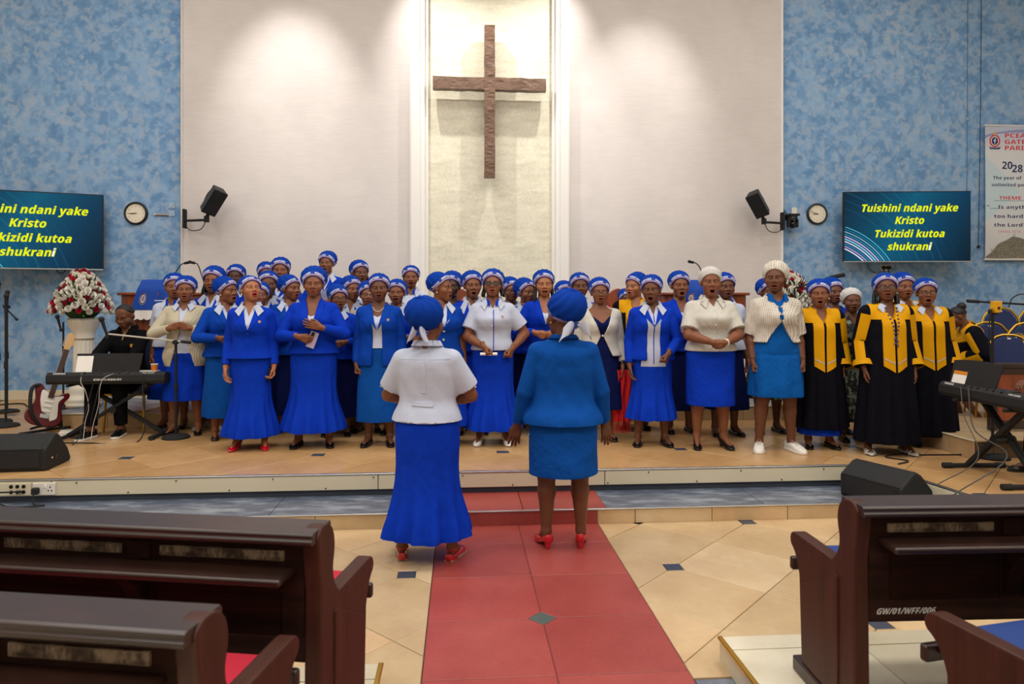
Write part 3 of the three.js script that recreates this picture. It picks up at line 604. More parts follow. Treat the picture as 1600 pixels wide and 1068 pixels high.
function append(out, m, mat4, pal, flip) {
  const n3 = new THREE.Matrix3().getNormalMatrix(mat4), p = new THREE.Vector3(), base = out.pos.length / 3;
  for (let i = 0; i < m.pos.length; i += 3) {
    p.set(m.pos[i], m.pos[i + 1], m.pos[i + 2]).applyMatrix4(mat4); out.pos.push(p.x, p.y, p.z);
    p.set(m.nor[i], m.nor[i + 1], m.nor[i + 2]).applyMatrix3(n3).normalize(); out.nor.push(p.x, p.y, p.z);
    const c = pal[m.cls ? m.cls[i / 3] : 0]; out.col.push(c[0], c[1], c[2]);
  }
  for (let i = 0; i < m.idx.length; i += 3) if (flip) out.idx.push(base + m.idx[i], base + m.idx[i + 2], base + m.idx[i + 1]); else out.idx.push(base + m.idx[i], base + m.idx[i + 1], base + m.idx[i + 2]);
}

// ------------------------------------------------------------------ cloth
const cloth = (hex, o = {}) => phys({ color: hex, roughness: 0.85, specularIntensity: 0.18, bumpMap: TX.fold, bumpScale: 0.022, ...o });
const C = {
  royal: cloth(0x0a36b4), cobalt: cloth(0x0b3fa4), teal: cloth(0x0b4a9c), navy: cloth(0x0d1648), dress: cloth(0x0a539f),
  white: cloth(0xbfc6da, { bumpScale: 0.01 }), blouse: cloth(0xcac7be), cream: cloth(0xc8bfa8, { bumpMap: TX.knit, bumpScale: 0.003 }), lace: std({ map: TX.crochet, color: 0xe2dfda, roughness: 0.9, bumpMap: TX.knit, bumpScale: 0.002 }),
  black: cloth(0x0a0a0c), robe: cloth(0x0c0c15), gold: cloth(0xd79a08, { roughness: 0.6, bumpScale: 0.006 }), print: std({ map: TX.leafPrint, roughness: 0.85 }), wrap: cloth(0x0a3898, { bumpScale: 0.01 }), wrapWhite: cloth(0xccc9c6, { bumpMap: TX.weave, bumpScale: 0.002 }),
  trouser: cloth(0x0a0a0d), khaki: cloth(0x8a6a44), redCloth: cloth(0xc20f24),
};
const SM = { black: std({ color: 0x0e0e10, roughness: 0.25 }), brown: std({ color: 0x2a1914, roughness: 0.35 }), red: phys({ color: 0xc00a1e, roughness: 0.15, clearcoat: 0.8, clearcoatRoughness: 0.1 }), white: std({ color: 0xe8e4dc, roughness: 0.5 }), silver: std({ color: 0xb9b4aa, roughness: 0.35 }), sole: std({ color: 0x8d8678, roughness: 0.7 }) };
const bandTex = canvasTexture(2048, 96, (c, w, h) => {
  c.fillStyle = '#0e3a9c'; c.fillRect(0, 0, w, h);
  c.fillStyle = '#ffffff'; c.font = 'bold 52px sans-serif'; c.textAlign = 'center'; c.textBaseline = 'middle';
  for (const u of [0.075, 0.29, 0.5, 0.71, 0.925]) c.fillText("WOMAN'S GUILD", u * w, 29, 330);
  for (const [y, t, k] of [[58, 7, '#c9c4d8'], [66, 10, '#b3162c'], [78, 5, '#e4e2ea'], [84, 12, '#3a3f98']]) { c.fillStyle = k; c.fillRect(0, y, w, t); }
});
bandTex.wrapS = THREE.RepeatWrapping;
const bandMat = std({ map: bandTex, roughness: 0.8 });
const lensMat = phys({ color: 0xffffff, transmission: 1, thickness: 0, roughness: 0.05 }), shadeMat = phys({ color: 0x30302c, roughness: 0.08, clearcoat: 1 });
const badgeMat = std({ color: 0xc9a08c, roughness: 0.5 }), pearl = std({ color: 0xe9e2d2, roughness: 0.2 }), goldMat = std({ color: 0xd9a441, metalness: 1, roughness: 0.25 });
const hairMat = std({ color: 0x0b0908, roughness: 0.6 }), phoneMat = std({ color: 0xb9a8c8, roughness: 0.4 }), paperMat = std({ color: 0xf2f0ea, roughness: 0.8 });

// a grid of points to a surface; rows[i][j] are [x, y, z], optional closed ring
function gridGeo(rows, closed, uvf) {
  const R = rows.length, Cn = rows[0].length, pos = [], uv = [], idx = [];
  const W = closed ? Cn + 1 : Cn;
  for (let i = 0; i < R; i++) for (let j = 0; j < W; j++) { pos.push(...rows[i][j % Cn]); const q = uvf ? uvf(i / (R - 1), j / (W - 1)) : [j / (W - 1), i / (R - 1)]; uv.push(...q); }
  for (let i = 0; i < R - 1; i++) for (let j = 0; j < W - 1; j++) { const a = i * W + j, b = a + 1, c = a + W, d = c + 1; idx.push(a, b, d, a, d, c); }
  const g = new THREE.BufferGeometry();
  g.setAttribute('position', new THREE.Float32BufferAttribute(pos, 3)); g.setAttribute('uv', new THREE.Float32BufferAttribute(uv, 2)); g.setIndex(idx); g.computeVertexNormals();
  if (closed) { const n = g.attributes.normal; for (let i = 0; i < R; i++) { const a = i * W, b = a + Cn, s = V(n.getX(a) + n.getX(b), n.getY(a) + n.getY(b), n.getZ(a) + n.getZ(b)).normalize(); n.setXYZ(a, s.x, s.y, s.z); n.setXYZ(b, s.x, s.y, s.z); } }
  return keepUV(g);
}
// cloth piece lying on the front (side 1) or back (side -1) of a field: four corners [x, y] in order, raised by off, thick th
function patch(field, q, off, th = 0.004, nu = 6, nv = 8, side = 1) {
  const surf = (x, y) => { let z = 0.42; for (let i = 0; i < 60; i++) { const d = evalList(field.prims, x, y, side * z) - off; if (d < 0.0006) break; z -= Math.max(0.0012, Math.min(0.1, d * 0.7)); if (z < -0.03) { z = -0.03; break; } } return z * side; };
  const top = [], bot = [];
  for (let i = 0; i <= nv; i++) { const a = [], b = []; for (let j = 0; j <= nu; j++) { const u = j / nu, v = i / nv, x = lerp(lerp(q[0][0], q[1][0], u), lerp(q[3][0], q[2][0], u), v), y = lerp(lerp(q[0][1], q[1][1], u), lerp(q[3][1], q[2][1], u), v), z = surf(x, y); a.push([x, y, z + side * th]); b.push([x, y, z - side * 0.006]); } top.push(a); bot.push(b); }
  const loop = (rows) => { const o = []; const R = rows.length - 1, Q = rows[0].length - 1; for (let j = 0; j <= Q; j++) o.push(rows[0][j]); for (let i = 1; i <= R; i++) o.push(rows[i][Q]); for (let j = Q - 1; j >= 0; j--) o.push(rows[R][j]); for (let i = R - 1; i >= 1; i--) o.push(rows[i][0]); return o; };
  const g = gridGeo(top), e = gridGeo([loop(top), loop(bot)], true);
  g.userData = {}; e.userData = {};
  return merge([g, e]);
}
function onFront(field, x, y, off = 0.002) { let z = 0.42; for (let i = 0; i < 60; i++) { const d = evalList(field.prims, x, y, z) - off; if (d < 0.0006) break; z -= Math.max(0.001, d * 0.7); if (z < -0.03) return -0.03; } return z; }
function skirtGeo(P, yTop, yHem, o) {
  const H = P.H, rows = [], N = 72, R = 30, ph = rnd() * 6.28, ph2 = rnd() * 6.28, n = o.folds || 9, amp = o.amp ?? 0.06, fs = o.flare ?? 0.5, loose = o.loose ?? 0.014;
  const row = (y, off) => {
    const t = clamp((yTop - y) / (yTop - yHem)), out = [], b = P.trunk.at(Math.max(y, 0.5 * H)), hip = P.trunk.at(0.52 * H);
    const e = sstep(fs, 1, t) * (o.pow ? Math.pow(t, o.pow) : 1), under = clamp((0.52 * H - y) / (0.52 * H - yHem));
    let a = (y > 0.52 * H ? Math.max(b[0], y < 0.55 * H ? hip[0] : b[0]) : hip[0]) + loose, f = (y > 0.52 * H ? b[1] : hip[1]) + loose, k = (y > 0.52 * H ? b[2] : hip[2]) + loose;
    if (under > 0) { const nar = (o.narrow || 0) * sstep(0, 0.9, under); a = lerp(a * (1 - nar), o.hemA, e); f = lerp(f * (1 - nar * 0.4), o.hemF, e); k = lerp(k * (1 - nar * 0.6), o.hemF * 1.02, e); }
    for (let j = 0; j < N; j++) {
      const th = j / N * Math.PI * 2, w = 1 + amp * (0.15 + 0.85 * e) * sstep(0.1, 0.5, t) * (Math.sin(n * th + ph + 0.5 * Math.sin(2 * th + ph2)) * 0.75 + 0.4 * Math.sin((n * 0.5 | 0) * th + ph2)) + 0.008 * Math.sin(5 * th + 9 * t + ph), s = Math.sin(th), c = Math.cos(th);
      out.push([s * (a * w + off), y + (o.dip || 0) * e * 0.012 * Math.sin(n * th + ph), c * ((c > 0 ? f : k) * w + off) + (b[3] || 0) * (1 - under)]);
    }
    return out;
  };
  for (let i = 0; i <= R; i++) rows.push(row(lerp(yTop, yHem, i / R), 0));
  rows.push(row(yHem + 0.001, -0.004)); rows.push(row(yHem + 0.1, -0.006));
  rows.reverse();
  return gridGeo(rows, true, (v, u) => [u * 1.4, v * 1.0]);
}
// head cloth: a bulging cap from the hairline to the nape, with its printed band
function wrapGeo(o) {
  const t = o.tilt ?? 0.7, ax = V(0, Math.cos(t), -Math.sin(t)), fw = V(0, Math.sin(t), Math.cos(t)), rim0 = o.rim ?? 1.76, rimAt = (th) => rim0 + 0.2 * Math.sin(th) ** 2, c0 = V(0, 0.03, -0.012), N = 56, R = 20, ph = rnd() * 6.28;
  const pt = (al, th, off) => {
    const d = ax.clone().multiplyScalar(Math.cos(al)).addScaledVector(fw, Math.sin(al) * Math.cos(th)).addScaledVector(V(1, 0, 0), Math.sin(al) * Math.sin(th));
    const r = 1 / Math.hypot(d.x / 0.0755, d.y / 0.089, d.z / 0.097), back = Math.pow(Math.max(0, d.y * 0.45 - d.z * 0.9), 1.5), e = sstep(rimAt(th), rimAt(th) - 0.5, al);
    const pl = 0.0028 * e * Math.sin(11 * th + 3 * Math.sin(al * 3 + ph)) * (1 - Math.max(0, d.z));
    const q = r + 0.008 + off + e * (0.009 + (o.bulge ?? 0.03) * back + (o.top ?? 0.008) * Math.max(0, d.y) + pl);
    return d.multiplyScalar(q).add(c0).toArray();
  };
  const rows = [];
  rows.push(Array.from({ length: N }, (_, j) => pt(rimAt(j / N * 6.2832) - 0.02, j / N * 6.2832, -0.012)));
  for (let i = 0; i <= R; i++) rows.push(Array.from({ length: N }, (_, j) => pt(lerp(rimAt(j / N * 6.2832), 0.02, Math.pow(i / R, 0.9)), j / N * 6.2832, 0)));
  const dome = gridGeo(rows, true, (v, u) => [u * 0.6, v * 0.25]);
  let band = null;
  if (o.band) {
    const b = [], ra = (j) => rimAt((j / N - 0.5) * 6.2832);
    b.push(Array.from({ length: N }, (_, j) => pt(ra(j) + 0.01, (j / N - 0.5) * 6.2832, -0.008)));
    for (let i = 0; i <= 6; i++) b.push(Array.from({ length: N }, (_, j) => pt(lerp(ra(j) + 0.012, ra(j) - 0.4, i / 6), (j / N - 0.5) * 6.2832, 0.0035)));
    b.push(Array.from({ length: N }, (_, j) => pt(ra(j) - 0.4, (j / N - 0.5) * 6.2832, -0.003)));
    band = gridGeo(b, true, (v, u) => [u + (o.shift || 0), clamp((v * 8 - 1) / 6)]);
  }
  return { dome, band };
}

// ------------------------------------------------------------------ shoes: toe along +z, sole on y = 0
const SHOES = {};
function shoeParts(kind) {
  if (SHOES[kind]) return SHOES[kind];
  const lift = kind === 'pump' ? 0.045 : 0, st = [];
  //            z, half width, sole height, top height
  const prof = kind === 'sneaker' ? [[-0.07, 0.02, 0.012, 0.07], [-0.062, 0.032, 0.004, 0.085], [-0.03, 0.037, 0, 0.085], [0.02, 0.038, 0, 0.082], [0.07, 0.043, 0, 0.072], [0.12, 0.046, 0, 0.055], [0.165, 0.038, 0.002, 0.042], [0.185, 0.018, 0.012, 0.03]]
    : [[-0.062, 0.016, lift + 0.006, lift + 0.05], [-0.055, 0.027, lift, lift + 0.052], [-0.02, 0.03, lift * 0.95, lift + 0.04], [0.03, 0.029, lift * 0.5, lift * 0.6 + 0.034], [0.08, 0.036, lift * 0.1, 0.04 + lift * 0.2], [0.12, 0.039, 0, kind === 'sandal' ? 0.026 : 0.046], [0.155, 0.03, 0.001, 0.032], [0.178, 0.011, 0.006, 0.02]];
  const N = 20;
  for (const [z, w, y0, y1] of prof) { const r = []; for (let j = 0; j < N; j++) { const a = j / N * Math.PI * 2, c = Math.cos(a), s = Math.sin(a), e = 0.6; r.push([w * Math.sign(c) * Math.pow(Math.abs(c), e), (y0 + y1) / 2 + (y1 - y0) / 2 * Math.sign(s) * Math.pow(Math.abs(s), s < 0 ? 0.35 : 0.9), z]); } st.push(r); }
  const cap0 = st[0].map(() => [0, (prof[0][2] + prof[0][3]) / 2, prof[0][0] - 0.003]), L = prof[prof.length - 1], cap1 = L && st[0].map(() => [0, (L[2] + L[3]) / 2, L[0] + 0.004]);
  const up = gridGeo([cap0, ...st, cap1], true); up.userData = {};
  const upper = [up], sole = [];
  if (kind === 'pump') sole.push(rod(V(0, lift + 0.012, -0.036), V(0, 0, -0.03), 0.024, 0.013, 12));
  else sole.push(box(0.056, 0.014, 0.07, 0, 0.007, -0.025, 0.004), slab(outline([[-0.034, 0.02], [-0.04, 0.1], [-0.03, 0.155], [0, 0.177], [0.03, 0.155], [0.04, 0.1], [0.034, 0.02]], true), 0.01, 0.003).rotateX(Math.PI / 2).translate(0, 0.01, 0));
  if (kind === 'flat' || kind === 'sandal') { const t = new THREE.TorusGeometry(0.034, 0.006, 6, 20).scale(1, 1, 1).rotateX(Math.PI / 2 - 0.15).translate(0, 0.07, -0.004); upper.push(t); }
  if (kind === 'sandal') upper.push(new THREE.TorusGeometry(0.036, 0.009, 6, 20, Math.PI).translate(0, 0.012, 0.07), new THREE.TorusGeometry(0.04, 0.009, 6, 20, Math.PI).scale(1, 0.9, 1).translate(0, 0.008, 0.112));
  if (kind === 'sneaker') { for (let i = 0; i < 4; i++) upper.push(box(0.04, 0.006, 0.006, 0, 0.086 - i * 0.006, 0.035 + i * 0.02, 0.002)); sole.push(slab(outline([[-0.035, -0.06], [-0.041, 0.02], [-0.05, 0.11], [-0.036, 0.17], [0, 0.193], [0.036, 0.17], [0.05, 0.11], [0.041, 0.02], [0.035, -0.06], [0, -0.078]], true), 0.024, 0.006).rotateX(Math.PI / 2).translate(0, 0.024, 0)); }
  return (SHOES[kind] = { upper: merge(upper), sole: merge(sole), lift: kind === 'pump' ? 0.045 : kind === 'sneaker' ? 0.015 : 0.012 });
}


// ------------------------------------------------------------------ people: local +z is where the figure faces, y = 0 the ground
function trunkRows(H, g, off, o = {}) {
  const b = o.bust ?? 1, bl = o.belly ?? 0;
  const R = [[0.44, 0.094, 0.06, 0.074], [0.47, 0.104, 0.063, 0.084], [0.5, 0.111, 0.066, 0.088], [0.53, 0.111, 0.069 + bl * 0.6, 0.085], [0.575, 0.1, 0.068 + bl, 0.07], [0.62, 0.09, 0.064 + bl, 0.06], [0.66, 0.09, 0.066 + bl * 0.7, 0.06], [0.695, 0.095, 0.072 + 0.012 * b, 0.062],
    [0.73, 0.1, 0.074 + 0.016 * b, 0.065], [0.762, 0.098, 0.064 + 0.006 * b, 0.066], [0.785, 0.097, 0.054, 0.062], [0.803, 0.088, 0.046, 0.056], [0.818, 0.071, 0.04, 0.049], [0.832, 0.055, 0.036, 0.043], [0.846, 0.042, 0.034, 0.038], [0.87, 0.034, 0.032, 0.036], [0.9, 0.0325, 0.032, 0.035]];
  return R.map(([y, a, f, k]) => { const e = y > 0.81 ? lerp(1, g, 0.4) : g, q = typeof off === 'function' ? off(y) : off; return [y * H, a * H * e + q, f * H * e + q, k * H * e + q, y > 0.84 ? -0.012 * H * (y - 0.84) / 0.06 : 0]; });
}
function armOf(kind, s, H, P) {                                                    // s: +1 the person's left arm
  const S = P.shoulder(s), fz = P.front;
  const A = {
    down: { w: [S.x + s * 0.04 * H, S.y - 0.303 * H, 0.028 * H], pole: [s * 0.25, 0, -1], f: [0, -1, 0.12], p: [-s, 0, 0.3], h: 'relaxed' },
    fist: { w: [S.x + s * 0.03 * H, S.y - 0.302 * H, 0.03 * H], pole: [s * 0.25, 0, -1], f: [0, -1, 0.1], p: [-s, 0, 0.2], h: 'fist' },
    front: { w: [s * 0.085 * H, 0.575 * H, fz + 0.03 * H], pole: [s * 1, -0.3, -0.7], f: [-s * 0.35, -0.85, 0.3], p: [-s * 0.8, 0.1, -0.5], h: 'fist' },
    clasp: { w: [s * 0.062 * H, 0.635 * H, fz + 0.052 * H], pole: [s * 1, -0.5, -0.5], f: [-s * 0.9, -0.35, 0.15], p: [-s * 0.15, 0.25, -0.95], h: 'hold' },
    claspHigh: { w: [s * 0.062 * H, 0.685 * H, fz + 0.055 * H], pole: [s * 1, -0.7, -0.3], f: [-s * 0.85, 0.25, 0.2], p: [-s * 0.3, 0.1, -0.95], h: 'hold' },
    claspLow: { w: [s * 0.065 * H, 0.56 * H, fz + 0.05 * H], pole: [s * 1, -0.3, -0.6], f: [-s * 0.75, -0.6, 0.15], p: [-s * 0.2, 0.2, -0.95], h: 'hold' },
    raised: { w: [s * 0.05 * H, 0.66 * H, fz + 0.075 * H], pole: [s * 1, -0.8, -0.2], f: [-s * 0.35, 0.85, 0.3], p: [-s * 0.9, 0, -0.3], h: 'flat' },
    forward: { w: [S.x + s * 0.03 * H, 0.62 * H, 0.14 * H], pole: [s * 0.7, -0.3, -1], f: [0, -0.3, 1], p: [-s, -0.2, 0], h: 'relaxed' },
    conduct: { w: [S.x + s * 0.075 * H, S.y - 0.3 * H, 0.05 * H], pole: [s * 0.35, 0, -1], f: [s * 0.2, -0.95, 0.25], p: [-s * 0.2, -0.35, 0.9], h: 'flat' },
    hidden: { w: [s * 0.05 * H, 0.6 * H, fz + 0.05 * H], pole: [s * 1.2, -0.4, -0.4], f: [-s * 0.9, -0.1, 0.1], p: [0, 0.2, -1], h: 'hold' },
    keys: { w: [s * 0.11 * H, 0.6 * H, 0.27 * H], pole: [s * 1, -0.8, -0.2], f: [-s * 0.15, -0.2, 1], p: [0, -1, -0.1], h: 'relaxed' },
  };
  return A[kind];
}
function ik(S, W, pole, l1, l2) {
  const d = W.clone().sub(S); let L = d.length(); if (L > (l1 + l2) * 0.995) { L = (l1 + l2) * 0.995; d.setLength(L); W = S.clone().add(d); }
  d.normalize();
  const a = (l1 * l1 - l2 * l2 + L * L) / (2 * L), h = Math.sqrt(Math.max(0, l1 * l1 - a * a)), p = pole.clone().addScaledVector(d, -pole.dot(d)).normalize();
  return { E: S.clone().addScaledVector(d, a).addScaledVector(p, h), W };
}
function makePerson(o) {
  reseed(1000 + o.seed * 77);
  const H = o.H, g = o.g ?? 1.1, root = new THREE.Group();
  root.name = numbered('person'); scene.add(root); tag(root, o.label, 'person', o.group);
  const trunk = loft(trunkRows(H, g, -0.006, o), 0.03), P = { H, g, trunk };
  const ga = Math.sqrt(g) * (o.arm ?? 1);
  P.shoulder = (s) => V(s * (0.0945 * H * lerp(1, g, 0.5)), 0.785 * H + (o.shrug || 0), -0.008 * H);
  P.front = Math.max(trunk.at(0.62 * H)[1], trunk.at(0.66 * H)[1]) + 0.012;
  const bodyP = [trunk], sleeves = [], arms = {};
  const ru = 0.0295 * H * ga, re = 0.0255 * H * ga, rf = 0.0265 * H * ga, rw = 0.0165 * H;
  for (const s of [1, -1]) {
    const a = armOf((o.arms || ['down', 'down'])[s > 0 ? 0 : 1], s, H, P), S = P.shoulder(s), w = V(...a.w), ov = (o.wrist || {})[s > 0 ? 'l' : 'r'];
    if (ov) w.set(...ov);
    const k = ik(S, w, V(...a.pole), 0.17 * H, 0.149 * H); arms[s] = { S, ...k, a };
    bodyP.push(ell(S, ru * 1.02, ru, ru, 0.04), cap(S, k.E, ru, re, 0.014), cap(k.E, S.clone().lerp(k.E, 0.97).lerp(k.W, 0.3), re, rf, 0.012), cap(k.E.clone().lerp(k.W, 0.28), k.W, rf, rw, 0.012));
  }
  // legs
  const st = o.stance ?? 0.062, leg = o.legs || [1, -1].map((s) => ({ hip: [s * 0.054 * H * g, 0.48 * H, 0], ankle: [s * st * H + (o.shift || 0), 0.047 * H + (o.lift ?? 0), -0.01 * H - (s > 0 ? (o.back || 0) : 0)], toe: s * (o.toe ?? 0.2) }));
  const feet = [], legCaps = [];
  leg.forEach((q, i) => {
    const hip = V(...q.hip), an = V(...q.ankle), kn = q.knee ? V(...q.knee) : hip.clone().lerp(an, 0.47).add(V(0, 0, 0.012 * H)), gl = Math.sqrt(g);
    const calf = kn.clone().lerp(an, 0.3).add(V(0, 0, -0.006 * H));
    legCaps.push([hip, kn, an]);
    bodyP.push(cap(hip, kn, 0.052 * H * gl, 0.035 * H * gl, 0.03), cap(kn, calf, 0.032 * H * gl, 0.033 * H * gl, 0.015), cap(calf, an, 0.0325 * H * gl, 0.0195 * H, 0.015));
    const dir = V(Math.sin(q.toe), 0, Math.cos(q.toe)), lift = an.y - 0.047 * H - (q.floor || 0), fl = q.floor || 0;
    const ball_ = V(an.x, fl + 0.03, an.z).addScaledVector(dir, 0.088 * H * 0.6 + 0.05);
    bodyP.push(cap(an.clone().add(V(0, -0.012, 0)), ball_, 0.021 * H, 0.0165, 0.02), cap(an, V(an.x, fl + 0.04 + lift * 0.9, an.z - 0.016), 0.02 * H, 0.02, 0.015));
    feet.push({ x: an.x, y: fl, z: an.z, toe: q.toe });
  });
  // body: one continuous skin with head and hands
  const out = { pos: [], nor: [], idx: [], col: [] }, pal = palette(o.tone ?? 1, o.lip);
  const lite = o.lite, f = new Field(bodyP);
  const lo = [9, 9, 9], hi = [-9, -9, -9]; for (const p of bodyP) for (let i = 0; i < 3; i++) { const r = p === trunk ? (i === 1 ? p.R : 0.24 * g) : p.R; lo[i] = Math.min(lo[i], p.c[i] - r); hi[i] = Math.max(hi[i], p.c[i] + r); }
  hi[1] = Math.min(hi[1], 0.9 * H + 0.02);
  append(out, netMesh(f, lo.map((v) => v - 0.03), hi.map((v) => v + 0.03), lite ? 0.032 : 0.0195), new THREE.Matrix4(), pal);
  const hs = (o.hs ?? 1) * H / 1.62 * 1.05, head = new THREE.Matrix4().makeTranslation(0, 0.865 * H, -0.006 * H)
    .multiply(new THREE.Matrix4().makeRotationFromEuler(new THREE.Euler((o.pitch || 0) * DEG, (o.look || 0) * DEG, (o.tiltHead || 0) * DEG, 'YXZ')))
    .multiply(new THREE.Matrix4().makeTranslation(0, H * 0.998 - 0.865 * H - 0.119 * hs * 0.92, 0.012 * H)).multiply(new THREE.Matrix4().makeScale(hs * (o.face ?? 1.06), hs * 0.92, hs * 0.97));
  append(out, (lite ? HEADS_FAR : HEADS)[o.mouth || 'open'], head, pal);
  for (const s of [1, -1]) {
    const { W, a } = arms[s], y = V(...a.f).normalize().negate(), z = V(...a.p); z.addScaledVector(y, -z.dot(y)).normalize(); const x = y.clone().cross(z), kh = H / 1.72;
    const m = new THREE.Matrix4().makeBasis(x, y, z).setPosition(W).multiply(new THREE.Matrix4().makeScale(s * kh, kh, kh));
    arms[s].m = m; append(out, (lite ? HANDS_FAR : HANDS)[(o.hands || {})[s > 0 ? 'l' : 'r'] || a.h], m, pal, s < 0);
  }
  const bg = geoOf(out); bg.setAttribute('color', new THREE.Float32BufferAttribute(out.col, 3));
  mesh('body', keepUV(bg), skinMat, root);
  const HM = (geo) => geo.applyMatrix4(head);
  const part = (name, geo, mat, parent = root) => mesh(name, geo, mat, parent);

  // upper garment
  const t0 = o.top === 'plainJacket';
  const cell = lite ? 0.0205 : 0.0115, t = o.top, W0 = o.loose ?? 0.018;
  const armPrims = (len, add, cuff, from = 0) => { const ps = []; for (const s of [1, -1]) { const { S, E, W } = arms[s]; if (len === 'long') { const c = E.clone().lerp(W, 0.93); ps.push(ell(S.clone().add(V(-s * 0.014, -0.002, 0)), ru + add, ru + add, ru + add, 0.04), cap(S, E, ru + add, re + add * 0.95, 0.01), cap(E, c, re + add * 0.95, cuff || rw + add * 1.05, 0.006, { flat: true })); } else { const c = S.clone().lerp(E, len); ps.push(cap(S.clone().add(V(-s * 0.01, -0.004, 0)), c, ru + add, ru + add * 1.45, 0.03, { flat: true })); } } return ps; };
  const neckCap = cap(V(0, 0.82 * H, -0.002 * H), V(0, 0.93 * H, -0.014 * H), 0.0362 * H + 0.008, 0.046 * H, 0);
  const topY = 0.85 * H, neckCut = (x, y, z) => Math.max(-neckCap.d(x, y, z), y + z * 0.35 - topY), hemCut = (y0, arm) => (arm ? (x, y, z) => { if (y > y0) return y0 - y; let m = y0 - y; for (const p of arm) m = Math.min(m, p.d(x, y, z) - 0.001); return m; } : (x, y) => y0 - y);
  const gapCut = (fn, z0 = 0.0) => (x, y, z) => -Math.max(Math.abs(x) - fn(y), z0 - z) * 0.9;
  const field = (off, hem, len, add, cuts, ripple, cuff) => { const tr = loft(trunkRows(H, g, off, o), 0.035, ripple || ((y, th) => 0.016 * Math.sin(5 * th + o.seed + 22 * y / H) * Math.sin(31 * y / H + 2 * th + o.seed) * sstep(0.8 * H, 0.7 * H, y))); const ap = armPrims(len, add, cuff), F = new Field([tr, ...ap], [hemCut(hem, ap), neckCut, ...cuts]); F.trunk = tr; F.arms = ap; return F; };
  const skin = (F, cl = cell) => { const lo = [9, 9, 9], hi = [-9, -9, -9]; for (const p of F.prims) for (let i = 0; i < 3; i++) { const r = p === F.trunk ? (i === 1 ? p.R : Math.max(0.2 * g + 0.06, F.wide || 0)) : p.R; lo[i] = Math.min(lo[i], p.c[i] - r); hi[i] = Math.max(hi[i], p.c[i] + r); } if (!F.arms || F.robe) lo[1] = Math.max(lo[1], (F.hem || 0) - 0.03); else lo[1] = Math.min((F.hem || 0), ...F.arms.map((p) => p.c[1] - p.R)) - 0.02; return geoOf(netMesh(F, lo.map((v) => v - 0.03), hi.map((v) => v + 0.03), cl)); };
  const collarRing = (F, mat, up = 0.026, gap = 0.75) => {
    const rows = [[0.0, 0.846 * H], [0.004, 0.846 * H + up], [0.011, 0.848 * H + up], [0.03, 0.842 * H]].map(([dr, y]) => Array.from({ length: 29 }, (_, j) => { const a = lerp(-Math.PI + gap, Math.PI - gap, j / 28), r = 0.042 * H + dr; const lift = -0.012 * (1 - Math.cos(a)) * 0.5; return [Math.sin(a) * r * 1.05, y + lift, -Math.cos(a) * r - 0.008 * H]; }));
    const G = gridGeo(rows), B = gridGeo(rows.map((r) => r.map(([x, y, z]) => [x * 0.97, y - 0.002, z * 0.97 - 0.0003])).reverse()); G.userData = {}; B.userData = {};
    part('collar', merge([G, B]), mat);
  };
  const points = (F, mat, off = 0.012, drop = 0.79, wide = 1) => { for (const s of [1, -1]) part('collar_point', patch(F, [[s * 0.024 * H, 0.832 * H], [s * 0.046 * H, 0.848 * H], [s * 0.07 * H * wide, (drop + 0.022) * H], [s * 0.046 * H * wide, (drop - 0.008) * H]], off, 0.004, 5, 6), mat); };
  const button = (F, x, y, r, mat, name = 'button', off = 0.001) => { const z = onFront(F, x, y, off); part(name, new THREE.CylinderGeometry(r, r, 0.006, 14).rotateX(Math.PI / 2).translate(x, y, z), mat); };
  const lapels = (F, mat, vb, vw) => { for (const s of [1, -1]) part('lapel', patch(F, [[s * 0.004, vb * H - 0.006], [s * vw * 0.98, 0.838 * H], [s * (vw + 0.052), 0.812 * H], [s * (vw * 0.5 + 0.062), lerp(vb, 0.83, 0.52) * H]], 0.001, 0.005, 5, 8), mat); };
  const tm = o.topMat || C.royal, white = o.shirtMat || C.white;
  const flareOff = (hem, fl) => (y) => W0 + (y < 0.6 ? fl * sstep(0.6, hem, y) : 0) + (y > 0.6 && y < 0.7 ? 0.006 : 0) + (y > 0.8 ? -0.006 : 0);
  let F = null;
  if (t === 'suit' || t === 'open' || t === 'plainJacket') {
    const hem = (o.hem ?? 0.515), vb = o.vb ?? 0.69, vw = o.vw ?? 0.06, open = t === 'open';
    const gap = open ? (y) => (y > vb * H ? (o.gap ?? 0.035) + (vw - 0.03) * (y - vb * H) / (0.84 * H - vb * H) : (o.gap ?? 0.035) + 0.02 * (vb * H - y)) : (y) => (y - vb * H) * vw / (0.84 * H - vb * H);
    F = field(flareOff(hem, o.peplum ?? 0.02), hem * H, o.sleeve || 'long', o.sleeveAdd ?? 0.013, t === 'plainJacket' ? [] : [gapCut(gap)]); F.hem = hem * H;
    part('jacket', skin(F), tm);
    if (t !== 'plainJacket') {
      const under = new Field([loft(trunkRows(H, g, (y) => 0.005 + (y > 0.8 ? -0.006 : 0), o), 0.03)]);
      const w = open ? 0.075 : vw + 0.03, y0 = open ? (o.shirtHem ?? hem - 0.02) : vb - 0.02, nv = o.neckV ?? 0.795;
      part('shirt_front', [patch(under, [[-w * 0.9, nv * H], [0, nv * H - 0.03], [0, y0 * H], [-w, y0 * H]], 0.004, 0.004, 6, 12), patch(under, [[0, nv * H - 0.03], [w * 0.9, nv * H], [w, y0 * H], [0, y0 * H]], 0.004, 0.004, 6, 12)], white);
      if (!o.bareNeck) for (const s of [1, -1]) part('shirt_front', patch(under, [[s * 0.02 * H, 0.832 * H], [s * 0.05 * H, 0.83 * H], [s * w * 0.95, nv * H - 0.006], [0.0, nv * H - 0.034]], 0.005, 0.004, 5, 6), white);
